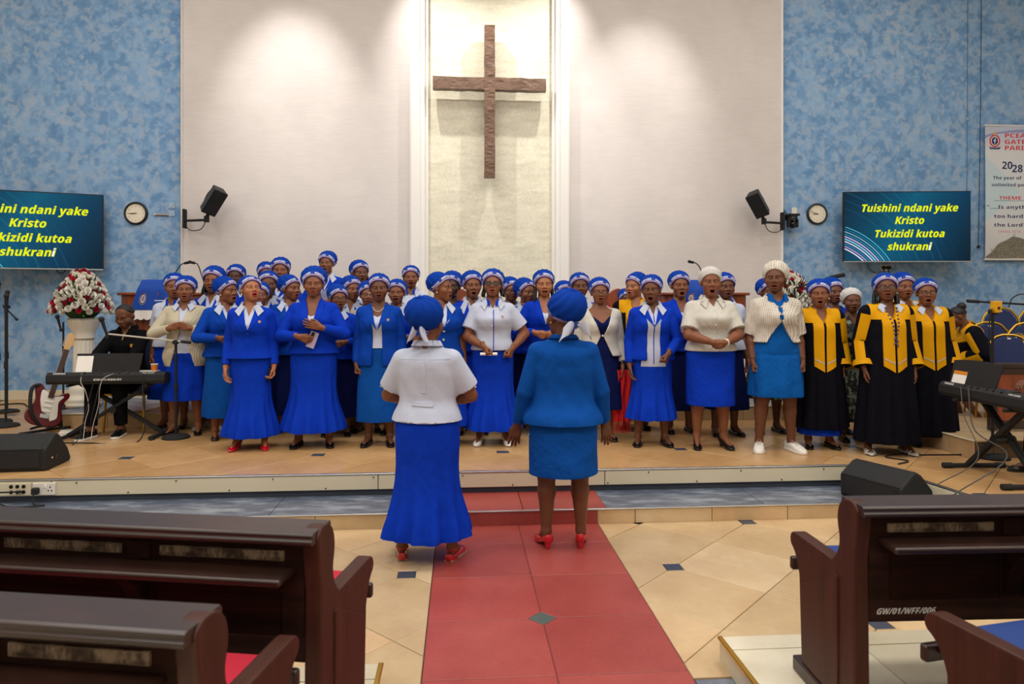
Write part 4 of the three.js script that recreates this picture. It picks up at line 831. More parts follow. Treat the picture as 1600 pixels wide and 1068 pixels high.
      if (o.shirtHang) part('shirt_tail', patch(under, [[-0.1, 0.6 * H], [0.1, 0.6 * H], [0.115, (hem - 0.035) * H], [-0.115, (hem - 0.035) * H]], 0.006, 0.004, 8, 8), white);
      lapels(F, tm, vb, open ? vw + 0.005 : vw);
      if (!open) { button(F, 0, vb * H - 0.02, 0.011, o.buttonMat || tm); button(F, 0, vb * H - 0.1, 0.011, o.buttonMat || tm); }
      if (o.placket) { part('placket', patch(under, [[-0.004, nv * H - 0.03], [0.004, nv * H - 0.03], [0.004, y0 * H], [-0.004, y0 * H]], 0.009, 0.002, 2, 10), C.royal); }
    }
    if (t0) collarRing(F, tm, 0.014, 0.4);
    if (o.collar) { collarRing(F, white); points(F, white, 0.013, o.collarDrop ?? 0.785, 1.15); }
    if (o.badge) button(F, 0.062 * H, 0.745 * H, 0.013, badgeMat, 'badge', 0.004);
    if (o.piping) for (const s of [1, -1]) part('piping', patch(F, [[s * 0.018, 0.72 * H], [s * 0.02, 0.725 * H], [s * 0.075, 0.765 * H], [s * 0.073, 0.758 * H]], 0.003, 0.003, 2, 6), C.white);
  } else if (t === 'shirt') {
    const hem = o.hem ?? 0.535;
    F = field((y) => W0 + (y < 0.58 ? 0.012 : 0) + (y > 0.8 ? -0.008 : 0), hem * H, o.sleeve || 0.72, 0.02, [gapCut((y) => (y - 0.79 * H) * 0.55)]); F.hem = hem * H;
    part('shirt', skin(F), white);
    collarRing(F, white, 0.024); if (!o.backView) points(F, white, 0.01, 0.79);
    if (!lite && !o.backView) { part('placket', patch(F, [[0.004, 0.785 * H], [o.placket ? 0.012 : 0.02, 0.785 * H], [o.placket ? 0.012 : 0.02, hem * H + 0.004], [0.004, hem * H + 0.004]], 0.001, 0.002, 2, 14), o.placket ? C.royal : white); for (let i = 0; i < 6; i++) button(F, -0.006, lerp(0.77, hem + 0.03, i / 5) * H, 0.0065, pearl); }
    if (o.badge) button(F, 0.055 * H, 0.745 * H, 0.013, badgeMat, 'badge', 0.003);
    if (o.innerCollar) for (const s of [1, -1]) part('inner_collar', patch(F, [[s * 0.02 * H, 0.838 * H], [s * 0.036 * H, 0.85 * H], [s * 0.03 * H, 0.81 * H], [s * 0.014 * H, 0.805 * H]], 0.016, 0.002, 3, 4), C.royal);
    if (o.backView) {
      part('yoke', patch(F, [[-0.1 * H, 0.792 * H], [0.1 * H, 0.792 * H], [0.1 * H, 0.789 * H], [-0.1 * H, 0.789 * H]], 0.0, 0.002, 10, 1, -1), white);
      part('back_pleat', patch(F, [[-0.012, 0.785 * H], [0.012, 0.785 * H], [0.014, 0.66 * H], [-0.014, 0.66 * H]], 0.001, 0.003, 2, 10, -1), white);
      part('tuck', patch(F, [[-0.055, 0.625 * H], [0.07, 0.628 * H], [0.075, 0.612 * H], [-0.06, 0.608 * H]], 0.001, 0.005, 8, 2, -1), white);
      for (const s of [1, -1]) { const { S, E } = arms[s], c = S.clone().lerp(E, 0.7); part('sleeve_button', ball(0.009, c.x + s * 0.066, c.y - 0.01, c.z - 0.03), SM.silver); }
    }
  } else if (t === 'cardigan' || t === 'crochet' || t === 'jacketWhite') {
    const cr = t === 'crochet', hem = o.hem ?? (cr ? 0.56 : 0.5), inner = new Field([loft(trunkRows(H, g, (y) => 0.006 + (y > 0.8 ? -0.008 : 0), o), 0.03)], [hemCut(0.52 * H), neckCut]); inner.trunk = inner.prims[0]; inner.hem = 0.52 * H;
    const neckY = o.neckY ?? 0.79;
    inner.cuts.push(gapCut((y) => (y - neckY * H) * (o.scoop ?? 0.7)));
    part(o.innerName || 'blouse', skin(inner), o.innerMat || white);
    const gap = o.gapFn ? (y) => o.gapFn(y / H) : (y) => (y > 0.74 * H ? 0.01 + (y - 0.74 * H) * 0.55 : 0.01 + (0.74 * H - y) * 0.25);
    F = field(flareOff(hem, 0.02), hem * H, cr ? 0.95 : 'long', 0.016, [gapCut(gap)]); F.hem = hem * H;
    part('cardigan', skin(F), tm);
    if (o.collar) { points(F, white, 0.01, 0.8); collarRing(F, white); }
    if (o.innerCollar) for (const s of [1, -1]) part('collar_point', patch(F, [[s * 0.028 * H, 0.84 * H], [s * 0.048 * H, 0.85 * H], [s * 0.055 * H, 0.81 * H], [s * 0.03 * H, 0.8 * H]], 0.004, 0.004, 4, 5), o.innerCollar);
    if (o.buttons) for (const y of o.buttons) button(F, 0, y * H, 0.009, pearl, 'button', 0.006);
  } else if (t === 'robe') {
    const hem = o.hem ?? 0.075, rows = trunkRows(H, g, (y) => 0.022 + (y > 0.8 ? -0.01 : 0), o).filter((r) => r[0] > 0.7 * H), a = 0.125 * H * g;
    const low = [[0.02, 1.42], [0.2, 1.3], [0.4, 1.16], [0.55, 1.06], [0.64, 1.0]].map(([y, k]) => [y * H, a * k, a * k * 0.86, a * k * 0.86, 0]);
    const tr = loft([...low, ...rows], 0.03, (y, th) => 0.09 * sstep(0.72 * H, 0.1 * H, y) * (0.4 - 1.3 * Math.pow(Math.abs(Math.cos(5.5 * th + o.seed)), 4) + 0.4 * Math.sin(7 * th + 2 * o.seed)));
    F = new Field([tr, ...armPrims('long', 0.042, 0.082)], [hemCut(hem * H), neckCut, gapCut((y) => Math.min((y - 0.74 * H) * 0.5, 0.05))]); F.trunk = tr; F.hem = hem * H; F.robe = 1; F.wide = 0.2 * H * g;
    part('robe', skin(F), C.robe);
    // yellow shoulder yoke
    const yk = new Field([loft(trunkRows(H, g, (y) => 0.033 + (y > 0.8 ? -0.01 : 0), o).filter((r) => r[0] > 0.7 * H), 0.035), ...[1, -1].map((s) => cap(P.shoulder(s).add(V(-s * 0.01, -0.004, 0)), arms[s].E, ru + 0.05, re + 0.045, 0.03))],
      [(x, y) => (0.755 * H - y), (x) => Math.abs(x) - 0.108 * H, neckCut, gapCut((y) => Math.min((y - 0.74 * H) * 0.5, 0.05) - 0.009)]);
    yk.trunk = yk.prims[0]; yk.hem = 0.75 * H; part('yoke', skin(yk, lite ? 0.013 : 0.0085), C.gold);
    if (!o.backView) for (const s of [1, -1]) {
      part('stole_panel', patch(F, [[s * 0.011, 0.765 * H], [s * 0.062 * H, 0.77 * H], [s * 0.062 * H, 0.5 * H], [s * 0.009, 0.465 * H]], 0.003, 0.006, 6, 18), C.gold);
      part('stole_trim', patch(F, [[s * 0.011, 0.518 * H], [s * 0.06 * H, 0.545 * H], [s * 0.06 * H, 0.538 * H], [s * 0.011, 0.511 * H]], 0.008, 0.004, 4, 1), SM.silver);
    }
    for (const s of [1, -1]) {                                                     // sleeve stripe and cuff
      const { S, E, W } = arms[s], rowsS = [], c = E.clone().lerp(W, 0.93), N = 14;
      for (let i = 0; i <= N; i++) { const tt = i / N, p = tt < 0.5 ? S.clone().lerp(E, tt * 2) : E.clone().lerp(c, tt * 2 - 1), r = (tt < 0.5 ? lerp(ru + 0.042, re + 0.04, tt * 2) : lerp(re + 0.04, 0.082, tt * 2 - 1)) + 0.006, dd = (tt < 0.5 ? E.clone().sub(S) : c.clone().sub(E)).normalize(), n1 = V(s * 0.55, 0, 0.8).addScaledVector(dd, -V(s * 0.55, 0, 0.8).dot(dd)).normalize(), n2 = dd.clone().cross(n1); rowsS.push([-1, -0.5, 0, 0.5, 1].map((u) => { const an = u * 0.5; return p.clone().addScaledVector(n1, Math.cos(an) * r).addScaledVector(n2, Math.sin(an) * r * s).toArray(); })); }
      const G = gridGeo(rowsS); G.userData = {}; part('sleeve_stripe', G, C.gold);
      const dd = c.clone().sub(E).normalize(); part('cuff', rod(c.clone().addScaledVector(dd, -0.05), c.clone().addScaledVector(dd, 0.004), 0.0855, 0.0915, 18, false), C.gold);
    }
    if (o.collar) points(F, white, 0.012, 0.8);
  } else if (t === 'polo') {
    F = field((y) => 0.02 + (y < 0.6 ? 0.012 : 0) + (y > 0.8 ? -0.008 : 0), 0.5 * H, 'long', 0.02, [gapCut((y) => (y - 0.77 * H) * 0.35)]); F.hem = 0.5 * H;
    part('sweater', skin(F), tm); collarRing(F, C.black); points(F, C.black, 0.008, 0.8);
    if (o.badge) button(F, 0.06 * H, 0.73 * H, 0.02, goldMat, 'badge', 0.003);
    part('placket', patch(F, [[0.002, 0.815 * H], [0.02, 0.81 * H], [0.008, 0.765 * H], [0.0, 0.765 * H]], 0.002, 0.003, 2, 6), C.khaki);
  }
  // lower garment
  const sk = o.skirt;
  if (sk) {
    const K = { flare: { hemA: 0.148, hemF: 0.128, amp: 0.15, flare: 0.4, folds: 13, pow: 1.1, narrow: 0.08, dip: 0.6, gores: 1 }, pencil: { hemA: 0.112, hemF: 0.098, amp: 0.015, flare: 0.2, folds: 4 }, aline: { hemA: 0.14, hemF: 0.125, amp: 0.07, flare: 0.1, folds: 8 }, mid: { hemA: 0.13, hemF: 0.115, amp: 0.05, flare: 0.15, folds: 7 }, long: { hemA: 0.15, hemF: 0.125, amp: 0.05, flare: 0.2, folds: 7 } }[sk];
    const opt = { ...K, hemA: K.hemA * H * g * (o.hemScale ?? 1), hemF: K.hemF * H * g * (o.hemScale ?? 1), loose: o.skirtLoose ?? 0.01 };
    part(o.skirtName || 'skirt', skirtGeo(P, (o.waist ?? 0.6) * H, o.hemY * H, opt), o.skirtMat || C.royal);
  }
  if (o.trousers) {
    const tp = [loft(trunkRows(H, g, 0.008, o).filter((r) => r[0] < 0.6 * H), 0.03)];
    for (const [hip, kn, an] of legCaps) tp.push(cap(hip, kn, 0.062 * H, 0.046 * H, 0.03), cap(kn, an.clone().lerp(kn, 0.08), 0.044 * H, 0.036 * H, 0.015, { flat: true }));
    const TF = new Field(tp); TF.wide = 0.3; const lo = [9, 9, 9], hi = [-9, -9, -9]; for (const p of tp) for (let i = 0; i < 3; i++) { lo[i] = Math.min(lo[i], p.c[i] - p.R); hi[i] = Math.max(hi[i], p.c[i] + p.R); }
    part('trousers', geoOf(netMesh(TF, lo, hi, cell)), o.trousers);
  }
  // shoes
  const sh = shoeParts(o.shoes || 'flat'), smt = SM[o.shoeColor || 'black'], fs = H / 1.62 * (o.footScale ?? 1);
  for (const q of feet) { const s = part('shoe', sh.upper.clone().scale(fs, fs, fs).rotateY(q.toe).translate(q.x, q.y, q.z + 0.004), smt); mesh('sole', sh.sole.clone().scale(fs, fs, fs).rotateY(q.toe).translate(q.x, q.y, q.z + 0.004), o.soleMat || (o.shoeColor === 'white' ? SM.white : o.shoes === 'pump' ? smt : SM.black), s); }
  // head: cloth wrap or hair
  if (o.wrap !== false) {
    const w = o.wrap || {}, G = wrapGeo({ band: !w.plain, tilt: w.tilt, bulge: w.bulge ?? 0.03 + rnd() * 0.025, top: w.top ?? 0.008 + rnd() * 0.008, rim: w.rim ?? 1.7 + rnd() * 0.1, shift: w.shift ?? rnd() * 0.2 - 0.1 });
    const d = part('head_wrap', HM(G.dome), w.mat || C.wrap); if (G.band) mesh('printed_band', HM(G.band), bandMat, d);
    if (w.knot) {
      const k = [HM(ball(0.03, 0, -0.055, -0.125, 1.3, 1, 0.8)), HM(ball(0.02, 0.028, -0.06, -0.125, 1.2, 0.9, 0.8)), HM(ball(0.02, -0.028, -0.058, -0.125, 1.2, 0.9, 0.8))];
      mesh('knot', k.slice(0, 1).concat(k.slice(1)), bandMat, d);
      for (const s of [1, -1]) mesh('tail', HM(tailGeo(s, w.tail ?? 1)), C.white, d);
    }
  }
  if (o.wrap === false && o.hair) part('hair', HM(hairCap(o.hair)), hairMat);
  if (o.longHair) part('hair', HM(longHair(o.longHair)), hairMat);
  if (o.bun) part('hair', [HM(hairCap('short')), HM(ball(0.05, 0, 0.1, -0.09))], hairMat);
  if (o.glasses) {
    const fr = [], ln = [];
    for (const s of [1, -1]) { fr.push(HM(new THREE.TorusGeometry(0.0225, 0.0021, 6, 22).scale(1.1, 0.78, 1).rotateY(s * 0.14).translate(s * 0.031, -0.001, 0.0985)), HM(rod(V(s * 0.056, 0.003, 0.094), V(s * 0.077, 0.004, 0.0), 0.002, 0.002, 6))); ln.push(HM(new THREE.CircleGeometry(0.0222, 22).scale(1.1, 0.78, 1).rotateY(s * 0.14).translate(s * 0.031, -0.001, 0.0982))); }
    fr.push(HM(rod(V(-0.008, 0.003, 0.1), V(0.008, 0.003, 0.1), 0.002, 0.002, 6)));
    const gl = part('glasses', fr, SM.black); for (const l of ln) mesh('lens', l, o.glasses === 'dark' ? shadeMat : lensMat, gl);
  }
  if (o.earrings) for (const s of [1, -1]) part('earring', HM(ball(0.0075, s * 0.079, -0.042, -0.004)), o.earrings === 'gold' ? goldMat : pearl);
  if (o.necklace) { const pts = [], nF = new Field([trunk]); for (let i = 0; i <= 14; i++) { const u = i / 14 * 2 - 1, x = u * 0.052 * H * 0.95, y = (0.845 - 0.052 * (1 - u * u)) * H; pts.push(V(x, y, onFront(nF, x, y, 0.003))); } part('necklace', o.necklace === 'beads' ? pts.map((p) => ball(0.008, p.x, p.y, p.z)) : cable(pts, 0.0032, 40, 5), o.necklace === 'beads' ? std({ color: 0x3b3f78, roughness: 0.4 }) : pearl); }
  if (o.beads) { const bd = []; for (const s of [1, -1]) for (let i = 0; i < 9; i++) { const u = i / 8, x = s * lerp(0.05, 0.004, u), y = lerp(0.82, 0.66, u) * H; bd.push(ball(0.0085, x, y, onFront(F, x, y, 0.012))); } for (let i = 0; i < 4; i++) bd.push(ball(0.011, i % 2 ? 0.008 : -0.008, (0.65 - i * 0.012) * H, onFront(F, 0, (0.65 - i * 0.012) * H, 0.014))); part('bead_necklace', bd, std({ color: 0x3b3f78, roughness: 0.35 })); }
  if (o.watch) { const q = arms[1].E.clone().lerp(arms[1].W, 0.95), dd = arms[1].W.clone().sub(arms[1].E).normalize(); part('watch', rod(q, q.clone().addScaledVector(dd, 0.02), rw + 0.005, rw + 0.005, 16), SM[o.watch] || SM.black); }
  // stand it in the hall
  const lean = (o.lean || 0) * DEG, yaw = (o.yaw || 0) * DEG;
  root.rotation.set(lean, yaw, 0, 'YXZ');
  const pel = V(0, o.pelvis ? 0.5 * H : 0, 0), off = pel.clone().sub(pel.clone().applyEuler(new THREE.Euler(lean, yaw, 0, 'YXZ')));
  root.position.set(o.x, o.y, o.z).add(off);
  root.userData.arms = undefined; delete root.userData.arms;
  return { root, arms, P, F, H };
}
function tailGeo(s, k) {
  const rows = []; for (let i = 0; i <= 10; i++) { const t = i / 10, w = 0.008 + 0.042 * Math.sin(Math.min(1, t * 1.15) * Math.PI * 0.62), x = s * (0.012 + 0.075 * t * k), y = -0.058 - 0.055 * t * t * k - 0.01 * Math.sin(t * 6), z = -0.145 - 0.03 * Math.sin(t * 3.1); rows.push([[x - s * w * 0.3, y + w, z], [x, y, z - 0.006], [x + s * w * 0.4, y - w, z]]); }
  const back = rows.map((r) => r.map(([x, y, z]) => [x, y, z + 0.004]).reverse());
  const a = gridGeo(rows), b = gridGeo(back); a.userData = {}; b.userData = {};
  return merge([a, b]);
}
function hairCap() {
  const N = 40, rows = []; for (let i = 0; i <= 14; i++) { const al = lerp(1.62, 0.02, i / 14), r = []; for (let j = 0; j < N; j++) { const th = j / N * 6.2832, fr = Math.max(0, Math.cos(th)), a2 = al * (1 - 0.4 * fr * fr); const t = 0.35, d = V(0, Math.cos(t), -Math.sin(t)).multiplyScalar(Math.cos(a2)).addScaledVector(V(0, Math.sin(t), Math.cos(t)), Math.sin(a2) * Math.cos(th)).addScaledVector(V(1, 0, 0), Math.sin(a2) * Math.sin(th)), q = 1 / Math.hypot(d.x / 0.0755, d.y / 0.089, d.z / 0.096) + (i === 0 ? -0.004 : 0.005); r.push(d.multiplyScalar(q).add(V(0, 0.032, -0.012)).toArray()); } rows.push(r); }
  const g = gridGeo(rows, true); g.userData = {}; return g;
}
function longHair(len) {
  const gs = []; for (let i = 0; i < 28; i++) { const s = i % 2 ? 1 : -1, k = (i >> 1) / 13, x = s * lerp(0.06, 0.082, rnd()), z = lerp(0.02, -0.075, k); gs.push(cable([[x * 0.95, 0.0, z - 0.01], [x * 1.08, -0.06, z - 0.008], [x * 1.15, -0.06 - len * 0.5, z + 0.012], [x * (1.0 + rnd() * 0.25), -0.06 - len * (0.8 + rnd() * 0.25), z + 0.03 * rnd()]], 0.0075, 9, 5)); }
  return merge(gs);
}


// ------------------------------------------------------------------ the singers, row by row, the two leaders and the three players
const chorus = {};
function sing(id, seed, [x, z], y, topY, o) {
  const lift = o.shoes === 'pump' ? 0.04 : 0.008;
  return (chorus[id] = makePerson({ seed, x, y, z, H: (topY - y - 0.024) / 1.0, lift, ...o }));
}
const S0 = STAGE_H, S1 = BACK_H, S2 = TOP_H;
const jacket = { top: 'suit', topMat: C.royal, skirtMat: C.royal, skirt: 'flare', collar: 1 };
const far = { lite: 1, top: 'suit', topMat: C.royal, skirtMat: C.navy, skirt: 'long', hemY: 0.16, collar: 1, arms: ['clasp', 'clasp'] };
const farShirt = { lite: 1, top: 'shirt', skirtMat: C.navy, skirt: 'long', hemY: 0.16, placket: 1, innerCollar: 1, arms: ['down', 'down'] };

// front row, from the keyboard side to the robes
sing('redHeels', 1, [-1.924, -6.498], S0, 1.871, { ...jacket, label: 'woman in royal blue suit and red heels, gazing up with red lips', g: 1.0, tone: 0, lip: [0.36, 0.02, 0.035], mouth: 'half', look: 28, pitch: -14, yaw: 6, hem: 0.53, hemY: 0.078, badge: 1, shoes: 'pump', shoeColor: 'red', arms: ['down', 'down'], hands: { l: 'hold', r: 'relaxed' }, stance: 0.075, earrings: 'pearl', wrap: { bulge: 0.04, shift: 0.06 } });
sing('pinkPhone', 2, [-1.374, -6.568], S0, 1.929, { ...jacket, label: 'woman in royal blue suit with broad floppy head cloth and raised left palm', g: 1.14, tone: 1, mouth: 'closed', look: 4, yaw: 4, collar: 0, bareNeck: 1, neckV: 0.765, hem: 0.535, vb: 0.675, hemY: 0.095, shoes: 'flat', arms: ['claspHigh', 'clasp'], hands: { l: 'flat' }, stance: 0.085, wrap: { bulge: 0.085, tilt: 0.75, shift: -0.1 } });
sing('openBlazer', 3, [-0.772, -6.574], S0, 1.889, { label: 'woman in open dark blue blazer over white blouse with a pearl necklace', top: 'open', topMat: C.cobalt, skirt: 'mid', skirtMat: C.teal, hemScale: 0.95, g: 1.06, tone: 2, mouth: 'half', look: 6, hem: 0.475, shirtHem: 0.58, gap: 0.04, bareNeck: 1, neckV: 0.78, hemY: 0.15, waist: 0.6, shoes: 'flat', arms: ['down', 'fist'], necklace: 'pearl', badge: 1, earrings: 'pearl', wrap: { bulge: 0.03, rim: 1.72 } });
sing('darkGlasses', 4, [0.298, -6.546], S0, 1.927, { label: 'woman in white short-sleeved shirt and sunglasses with long blue skirt and white shoes', top: 'shirt', skirt: 'flare', skirtMat: C.royal, g: 1.06, tone: 1, mouth: 'half', look: -2, pitch: -8, yaw: -3, hem: 0.55, hemY: 0.092, placket: 1, innerCollar: 1, badge: 1, shoes: 'pump', shoeColor: 'white', glasses: 'dark', arms: ['front', 'front'], wrist: { r: [-0.085, 0.935, 0.2], l: [0.185, 0.91, 0.12] }, longHair: 0.05, stance: 0.075 });
sing('whiteCardigan', 5, [1.348, -6.669], S0, 1.855, { label: 'woman in glasses with white cardigan over a navy dress, standing behind the leader in blue', top: 'cardigan', topMat: C.blouse, innerMat: C.navy, innerName: 'bodice', neckY: 0.735, scoop: 1.2, gapFn: (y) => (y > 0.655 ? 0.012 + (y - 0.655) * 0.62 : 0.012 + (0.655 - y) * 0.75), hem: 0.53, skirt: 'mid', skirtMat: C.navy, waist: 0.64, skirtName: 'dress_skirt', hemY: 0.2, g: 1.1, tone: 1, mouth: 'half', look: -4, glasses: 'clear', shoes: 'flat', arms: ['down', 'down'], watch: 'black', buttons: [0.66] });
sing('shirtTail', 6, [1.785, -6.386], S0, 1.877, { label: 'woman in open royal blue blazer over untucked white shirt, black strappy sandals', top: 'open', topMat: C.royal, skirt: 'flare', skirtMat: C.royal, hemScale: 0.92, gap: 0.055, vb: 0.72, shirtHang: 1, shirtHem: 0.49, hem: 0.51, placket: 1, collar: 1, g: 1.04, tone: 2, mouth: 'wide', look: -14, pitch: 2, yaw: -6, hemY: 0.16, shoes: 'sandal', arms: ['front', 'down'], wrist: { l: [0.12, 0.87, 0.19] }, hands: { l: 'fist' }, stance: 0.08 });
sing('whiteBlouse', 7, [2.294, -6.229], S0, 1.949, { label: 'broad woman in plain white blouse and straight blue skirt, hands clasped, white patterned cap', top: 'shirt', shirtMat: C.blouse, sleeve: 0.8, skirt: 'pencil', skirtMat: C.royal, g: 1.2, tone: 1, mouth: 'wide', look: -6, yaw: -4, hem: 0.545, hemY: 0.245, shoes: 'pump', arms: ['clasp', 'clasp'], wrist: { l: [0.06, 0.985, 0.27], r: [-0.06, 0.985, 0.27] }, watch: 'white', wrap: { plain: 1, mat: C.wrapWhite, bulge: 0.015 }, stance: 0.075 });
sing('crochet', 8, [2.836, -6.059], S0, 1.983, { label: 'woman in white crocheted bolero over a bright blue dress with white sneakers', top: 'crochet', topMat: C.lace, innerMat: C.dress, innerName: 'bodice', neckY: 0.8, skirt: 'aline', hemScale: 0.92, skirtMat: C.dress, skirtName: 'dress_skirt', waist: 0.63, g: 1.12, tone: 2, mouth: 'half', look: -22, yaw: -8, hem: 0.585, hemY: 0.3, gapFn: (y) => (y > 0.7 ? (y > 0.78 ? 0.02 + (y - 0.78) * 1.2 : Math.abs(((y - 0.7) / 0.04) % 1 - 0.5) < 0.3 ? 0.016 : 0.002) : (0.7 - y) * 1.0), innerCollar: C.dress, shoes: 'sneaker', shoeColor: 'white', arms: ['fist', 'fist'], wrap: { plain: 1, mat: C.lace, bulge: 0.05, tilt: 0.8 }, stance: 0.085, toe: 0.3 });
sing('robeShort', 9, [3.306, -6.174], S0, 1.831, { label: 'shorter woman in black and yellow choir robe with a blue skirt hem showing', top: 'robe', hem: 0.125, skirt: 'long', skirtMat: C.royal, hemY: 0.085, hemScale: 0.86, waist: 0.55, g: 0.98, tone: 1, mouth: 'open', look: -12, yaw: -10, shoes: 'flat', arms: ['fist', 'down'], earrings: 'pearl', wrap: { bulge: 0.05 } });
sing('robeBeads', 10, [3.773, -5.89], S0, 1.881, { label: 'woman in glasses and black and yellow robe wearing a long bead necklace', top: 'robe', hem: 0.07, g: 1.0, tone: 2, mouth: 'half', look: -16, pitch: -8, yaw: -8, shoes: 'sandal', shoeColor: 'silver', glasses: 'clear', collar: 1, beads: 1, arms: ['down', 'down'], longHair: 0.11, earrings: 'pearl', wrap: { bulge: 0.045 }, stance: 0.1 });
sing('robeGlasses', 11, [4.36, -6.197], S0, 1.847, { label: 'woman in glasses and black and yellow robe nearest the right keyboard', top: 'robe', hem: 0.07, g: 1.04, tone: 1, mouth: 'open', look: -10, yaw: -12, shoes: 'sandal', glasses: 'clear', collar: 1, arms: ['down', 'down'], wrap: { bulge: 0.03, shift: 0.12 } });
// second row
sing('creamCardigan', 12, [-2.804, -7.275], S0, 1.885, { label: 'woman in long cream cardigan over white shirt, hands folded at her chest', top: 'cardigan', topMat: C.cream, innerMat: C.white, hem: 0.43, gapFn: (y) => (y > 0.68 ? 0.008 + (y - 0.72) * 0.35 : 0.012 + (0.68 - y) * 0.42), collar: 1, innerCollar: C.royal, skirt: 'mid', skirtMat: C.royal, waist: 0.56, hemY: 0.225, g: 1.08, tone: 1, mouth: 'half', look: 8, yaw: 6, shoes: 'flat', arms: ['claspHigh', 'claspHigh'], stance: 0.075 });
sing('lilacShirt', 13, [-3.066, -7.645], S0, 1.925, { ...farShirt, lite: 0, label: 'woman in white short-sleeved shirt half hidden behind the cream cardigan', skirtMat: C.royal, hemY: 0.2, g: 1.1, tone: 1, mouth: 'half', look: 20, arms: ['fist', 'fist'] });
sing('whiteShoes', 14, [-2.631, -7.563], S0, 1.991, { ...far, lite: 0, label: 'woman in blue jacket and wide white collar beside the lectern, with silver shoes', g: 1.0, tone: 1, mouth: 'half', look: 4, skirtMat: C.royal, hemY: 0.19, shoes: 'pump', shoeColor: 'silver', longHair: 0.08 });
sing('clasped', 15, [-2.326, -7.039], S0, 1.871, { ...jacket, label: 'woman in blue suit half hidden by the red-heeled singer, hands at her waist', topMat: C.cobalt, skirtMat: C.teal, g: 1.05, tone: 1, mouth: 'open', look: 34, yaw: 30, hemY: 0.14, shoes: 'flat', shoeColor: 'brown', arms: ['clasp', 'clasp'], earrings: 'pearl', skirt: 'mid' });
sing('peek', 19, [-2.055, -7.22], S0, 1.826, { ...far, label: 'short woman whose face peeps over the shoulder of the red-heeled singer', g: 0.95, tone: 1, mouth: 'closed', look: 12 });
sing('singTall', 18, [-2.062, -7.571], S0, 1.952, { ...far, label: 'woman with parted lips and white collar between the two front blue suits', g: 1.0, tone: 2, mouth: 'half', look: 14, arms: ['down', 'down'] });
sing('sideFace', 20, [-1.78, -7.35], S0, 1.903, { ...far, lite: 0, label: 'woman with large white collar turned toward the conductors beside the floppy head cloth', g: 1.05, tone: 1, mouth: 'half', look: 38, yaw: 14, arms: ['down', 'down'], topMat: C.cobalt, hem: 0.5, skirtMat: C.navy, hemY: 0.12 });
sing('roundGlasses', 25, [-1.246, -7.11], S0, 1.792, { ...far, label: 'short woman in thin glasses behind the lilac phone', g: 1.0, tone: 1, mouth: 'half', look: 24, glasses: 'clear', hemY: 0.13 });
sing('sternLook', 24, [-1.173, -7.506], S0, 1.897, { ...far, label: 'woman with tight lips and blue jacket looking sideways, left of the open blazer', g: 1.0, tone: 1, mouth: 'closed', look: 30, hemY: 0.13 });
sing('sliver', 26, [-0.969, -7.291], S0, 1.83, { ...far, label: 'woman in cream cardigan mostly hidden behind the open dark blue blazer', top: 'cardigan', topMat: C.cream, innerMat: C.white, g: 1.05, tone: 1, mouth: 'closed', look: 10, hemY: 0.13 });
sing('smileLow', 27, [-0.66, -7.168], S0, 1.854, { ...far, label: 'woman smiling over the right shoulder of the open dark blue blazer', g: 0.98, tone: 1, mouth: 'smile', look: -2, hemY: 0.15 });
sing('piped', 29, [-0.196, -6.532], S0, 1.895, { label: 'woman in blue short-sleeved jacket with white piping, in profile with a pearl earring', top: 'suit', topMat: C.cobalt, sleeve: 0.75, sleeveAdd: 0.016, piping: 1, buttonMat: SM.silver, collar: 1, skirt: 'long', skirtMat: C.royal, hemY: 0.12, g: 1.1, tone: 1, mouth: 'open', look: 48, yaw: 14, arms: ['down', 'down'], earrings: 'pearl', wrap: { bulge: 0.035, rim: 1.66 } });
sing('turban', 30, [-0.1, -7.377], S0, 1.929, { ...far, label: 'woman with dark skin and a high knotted blue turban left of the sunglasses', g: 1.0, tone: 3, mouth: 'closed', look: -6, wrap: { bulge: 0.06, top: 0.02 }, collar: 0, bareNeck: 1 });
sing('bookHands', 31, [0.113, -7.111], S0, 1.932, { ...far, lite: 0, label: 'woman in blue jacket with white collar and open hands, half hidden by the white shirt', g: 0.96, tone: 1, mouth: 'open', look: 8, collarDrop: 0.76, skirtMat: C.royal, hemY: 0.15, shoes: 'flat', arms: ['claspLow', 'clasp'] });
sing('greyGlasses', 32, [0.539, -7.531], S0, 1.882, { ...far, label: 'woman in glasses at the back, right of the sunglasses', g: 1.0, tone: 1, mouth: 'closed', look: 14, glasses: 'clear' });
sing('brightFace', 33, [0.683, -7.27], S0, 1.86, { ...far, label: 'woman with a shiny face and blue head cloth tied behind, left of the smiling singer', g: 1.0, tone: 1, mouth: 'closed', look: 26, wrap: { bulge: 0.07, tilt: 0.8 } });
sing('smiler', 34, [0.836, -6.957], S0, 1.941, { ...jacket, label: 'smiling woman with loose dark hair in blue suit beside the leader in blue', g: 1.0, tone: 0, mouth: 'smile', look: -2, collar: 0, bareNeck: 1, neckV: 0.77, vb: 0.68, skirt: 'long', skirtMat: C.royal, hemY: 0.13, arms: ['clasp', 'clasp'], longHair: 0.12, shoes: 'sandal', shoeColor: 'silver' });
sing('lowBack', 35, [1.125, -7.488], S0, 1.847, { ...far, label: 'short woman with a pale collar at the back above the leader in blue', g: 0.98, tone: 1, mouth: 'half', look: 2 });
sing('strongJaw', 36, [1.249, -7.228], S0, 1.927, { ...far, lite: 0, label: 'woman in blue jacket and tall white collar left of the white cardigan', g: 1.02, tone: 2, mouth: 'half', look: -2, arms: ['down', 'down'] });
sing('farHead', 37, [2.02, -8.375], S1, 1.78, { ...far, label: 'short woman far back by the carved chair, only her head cloth showing', g: 0.95, tone: 2, mouth: 'closed' });
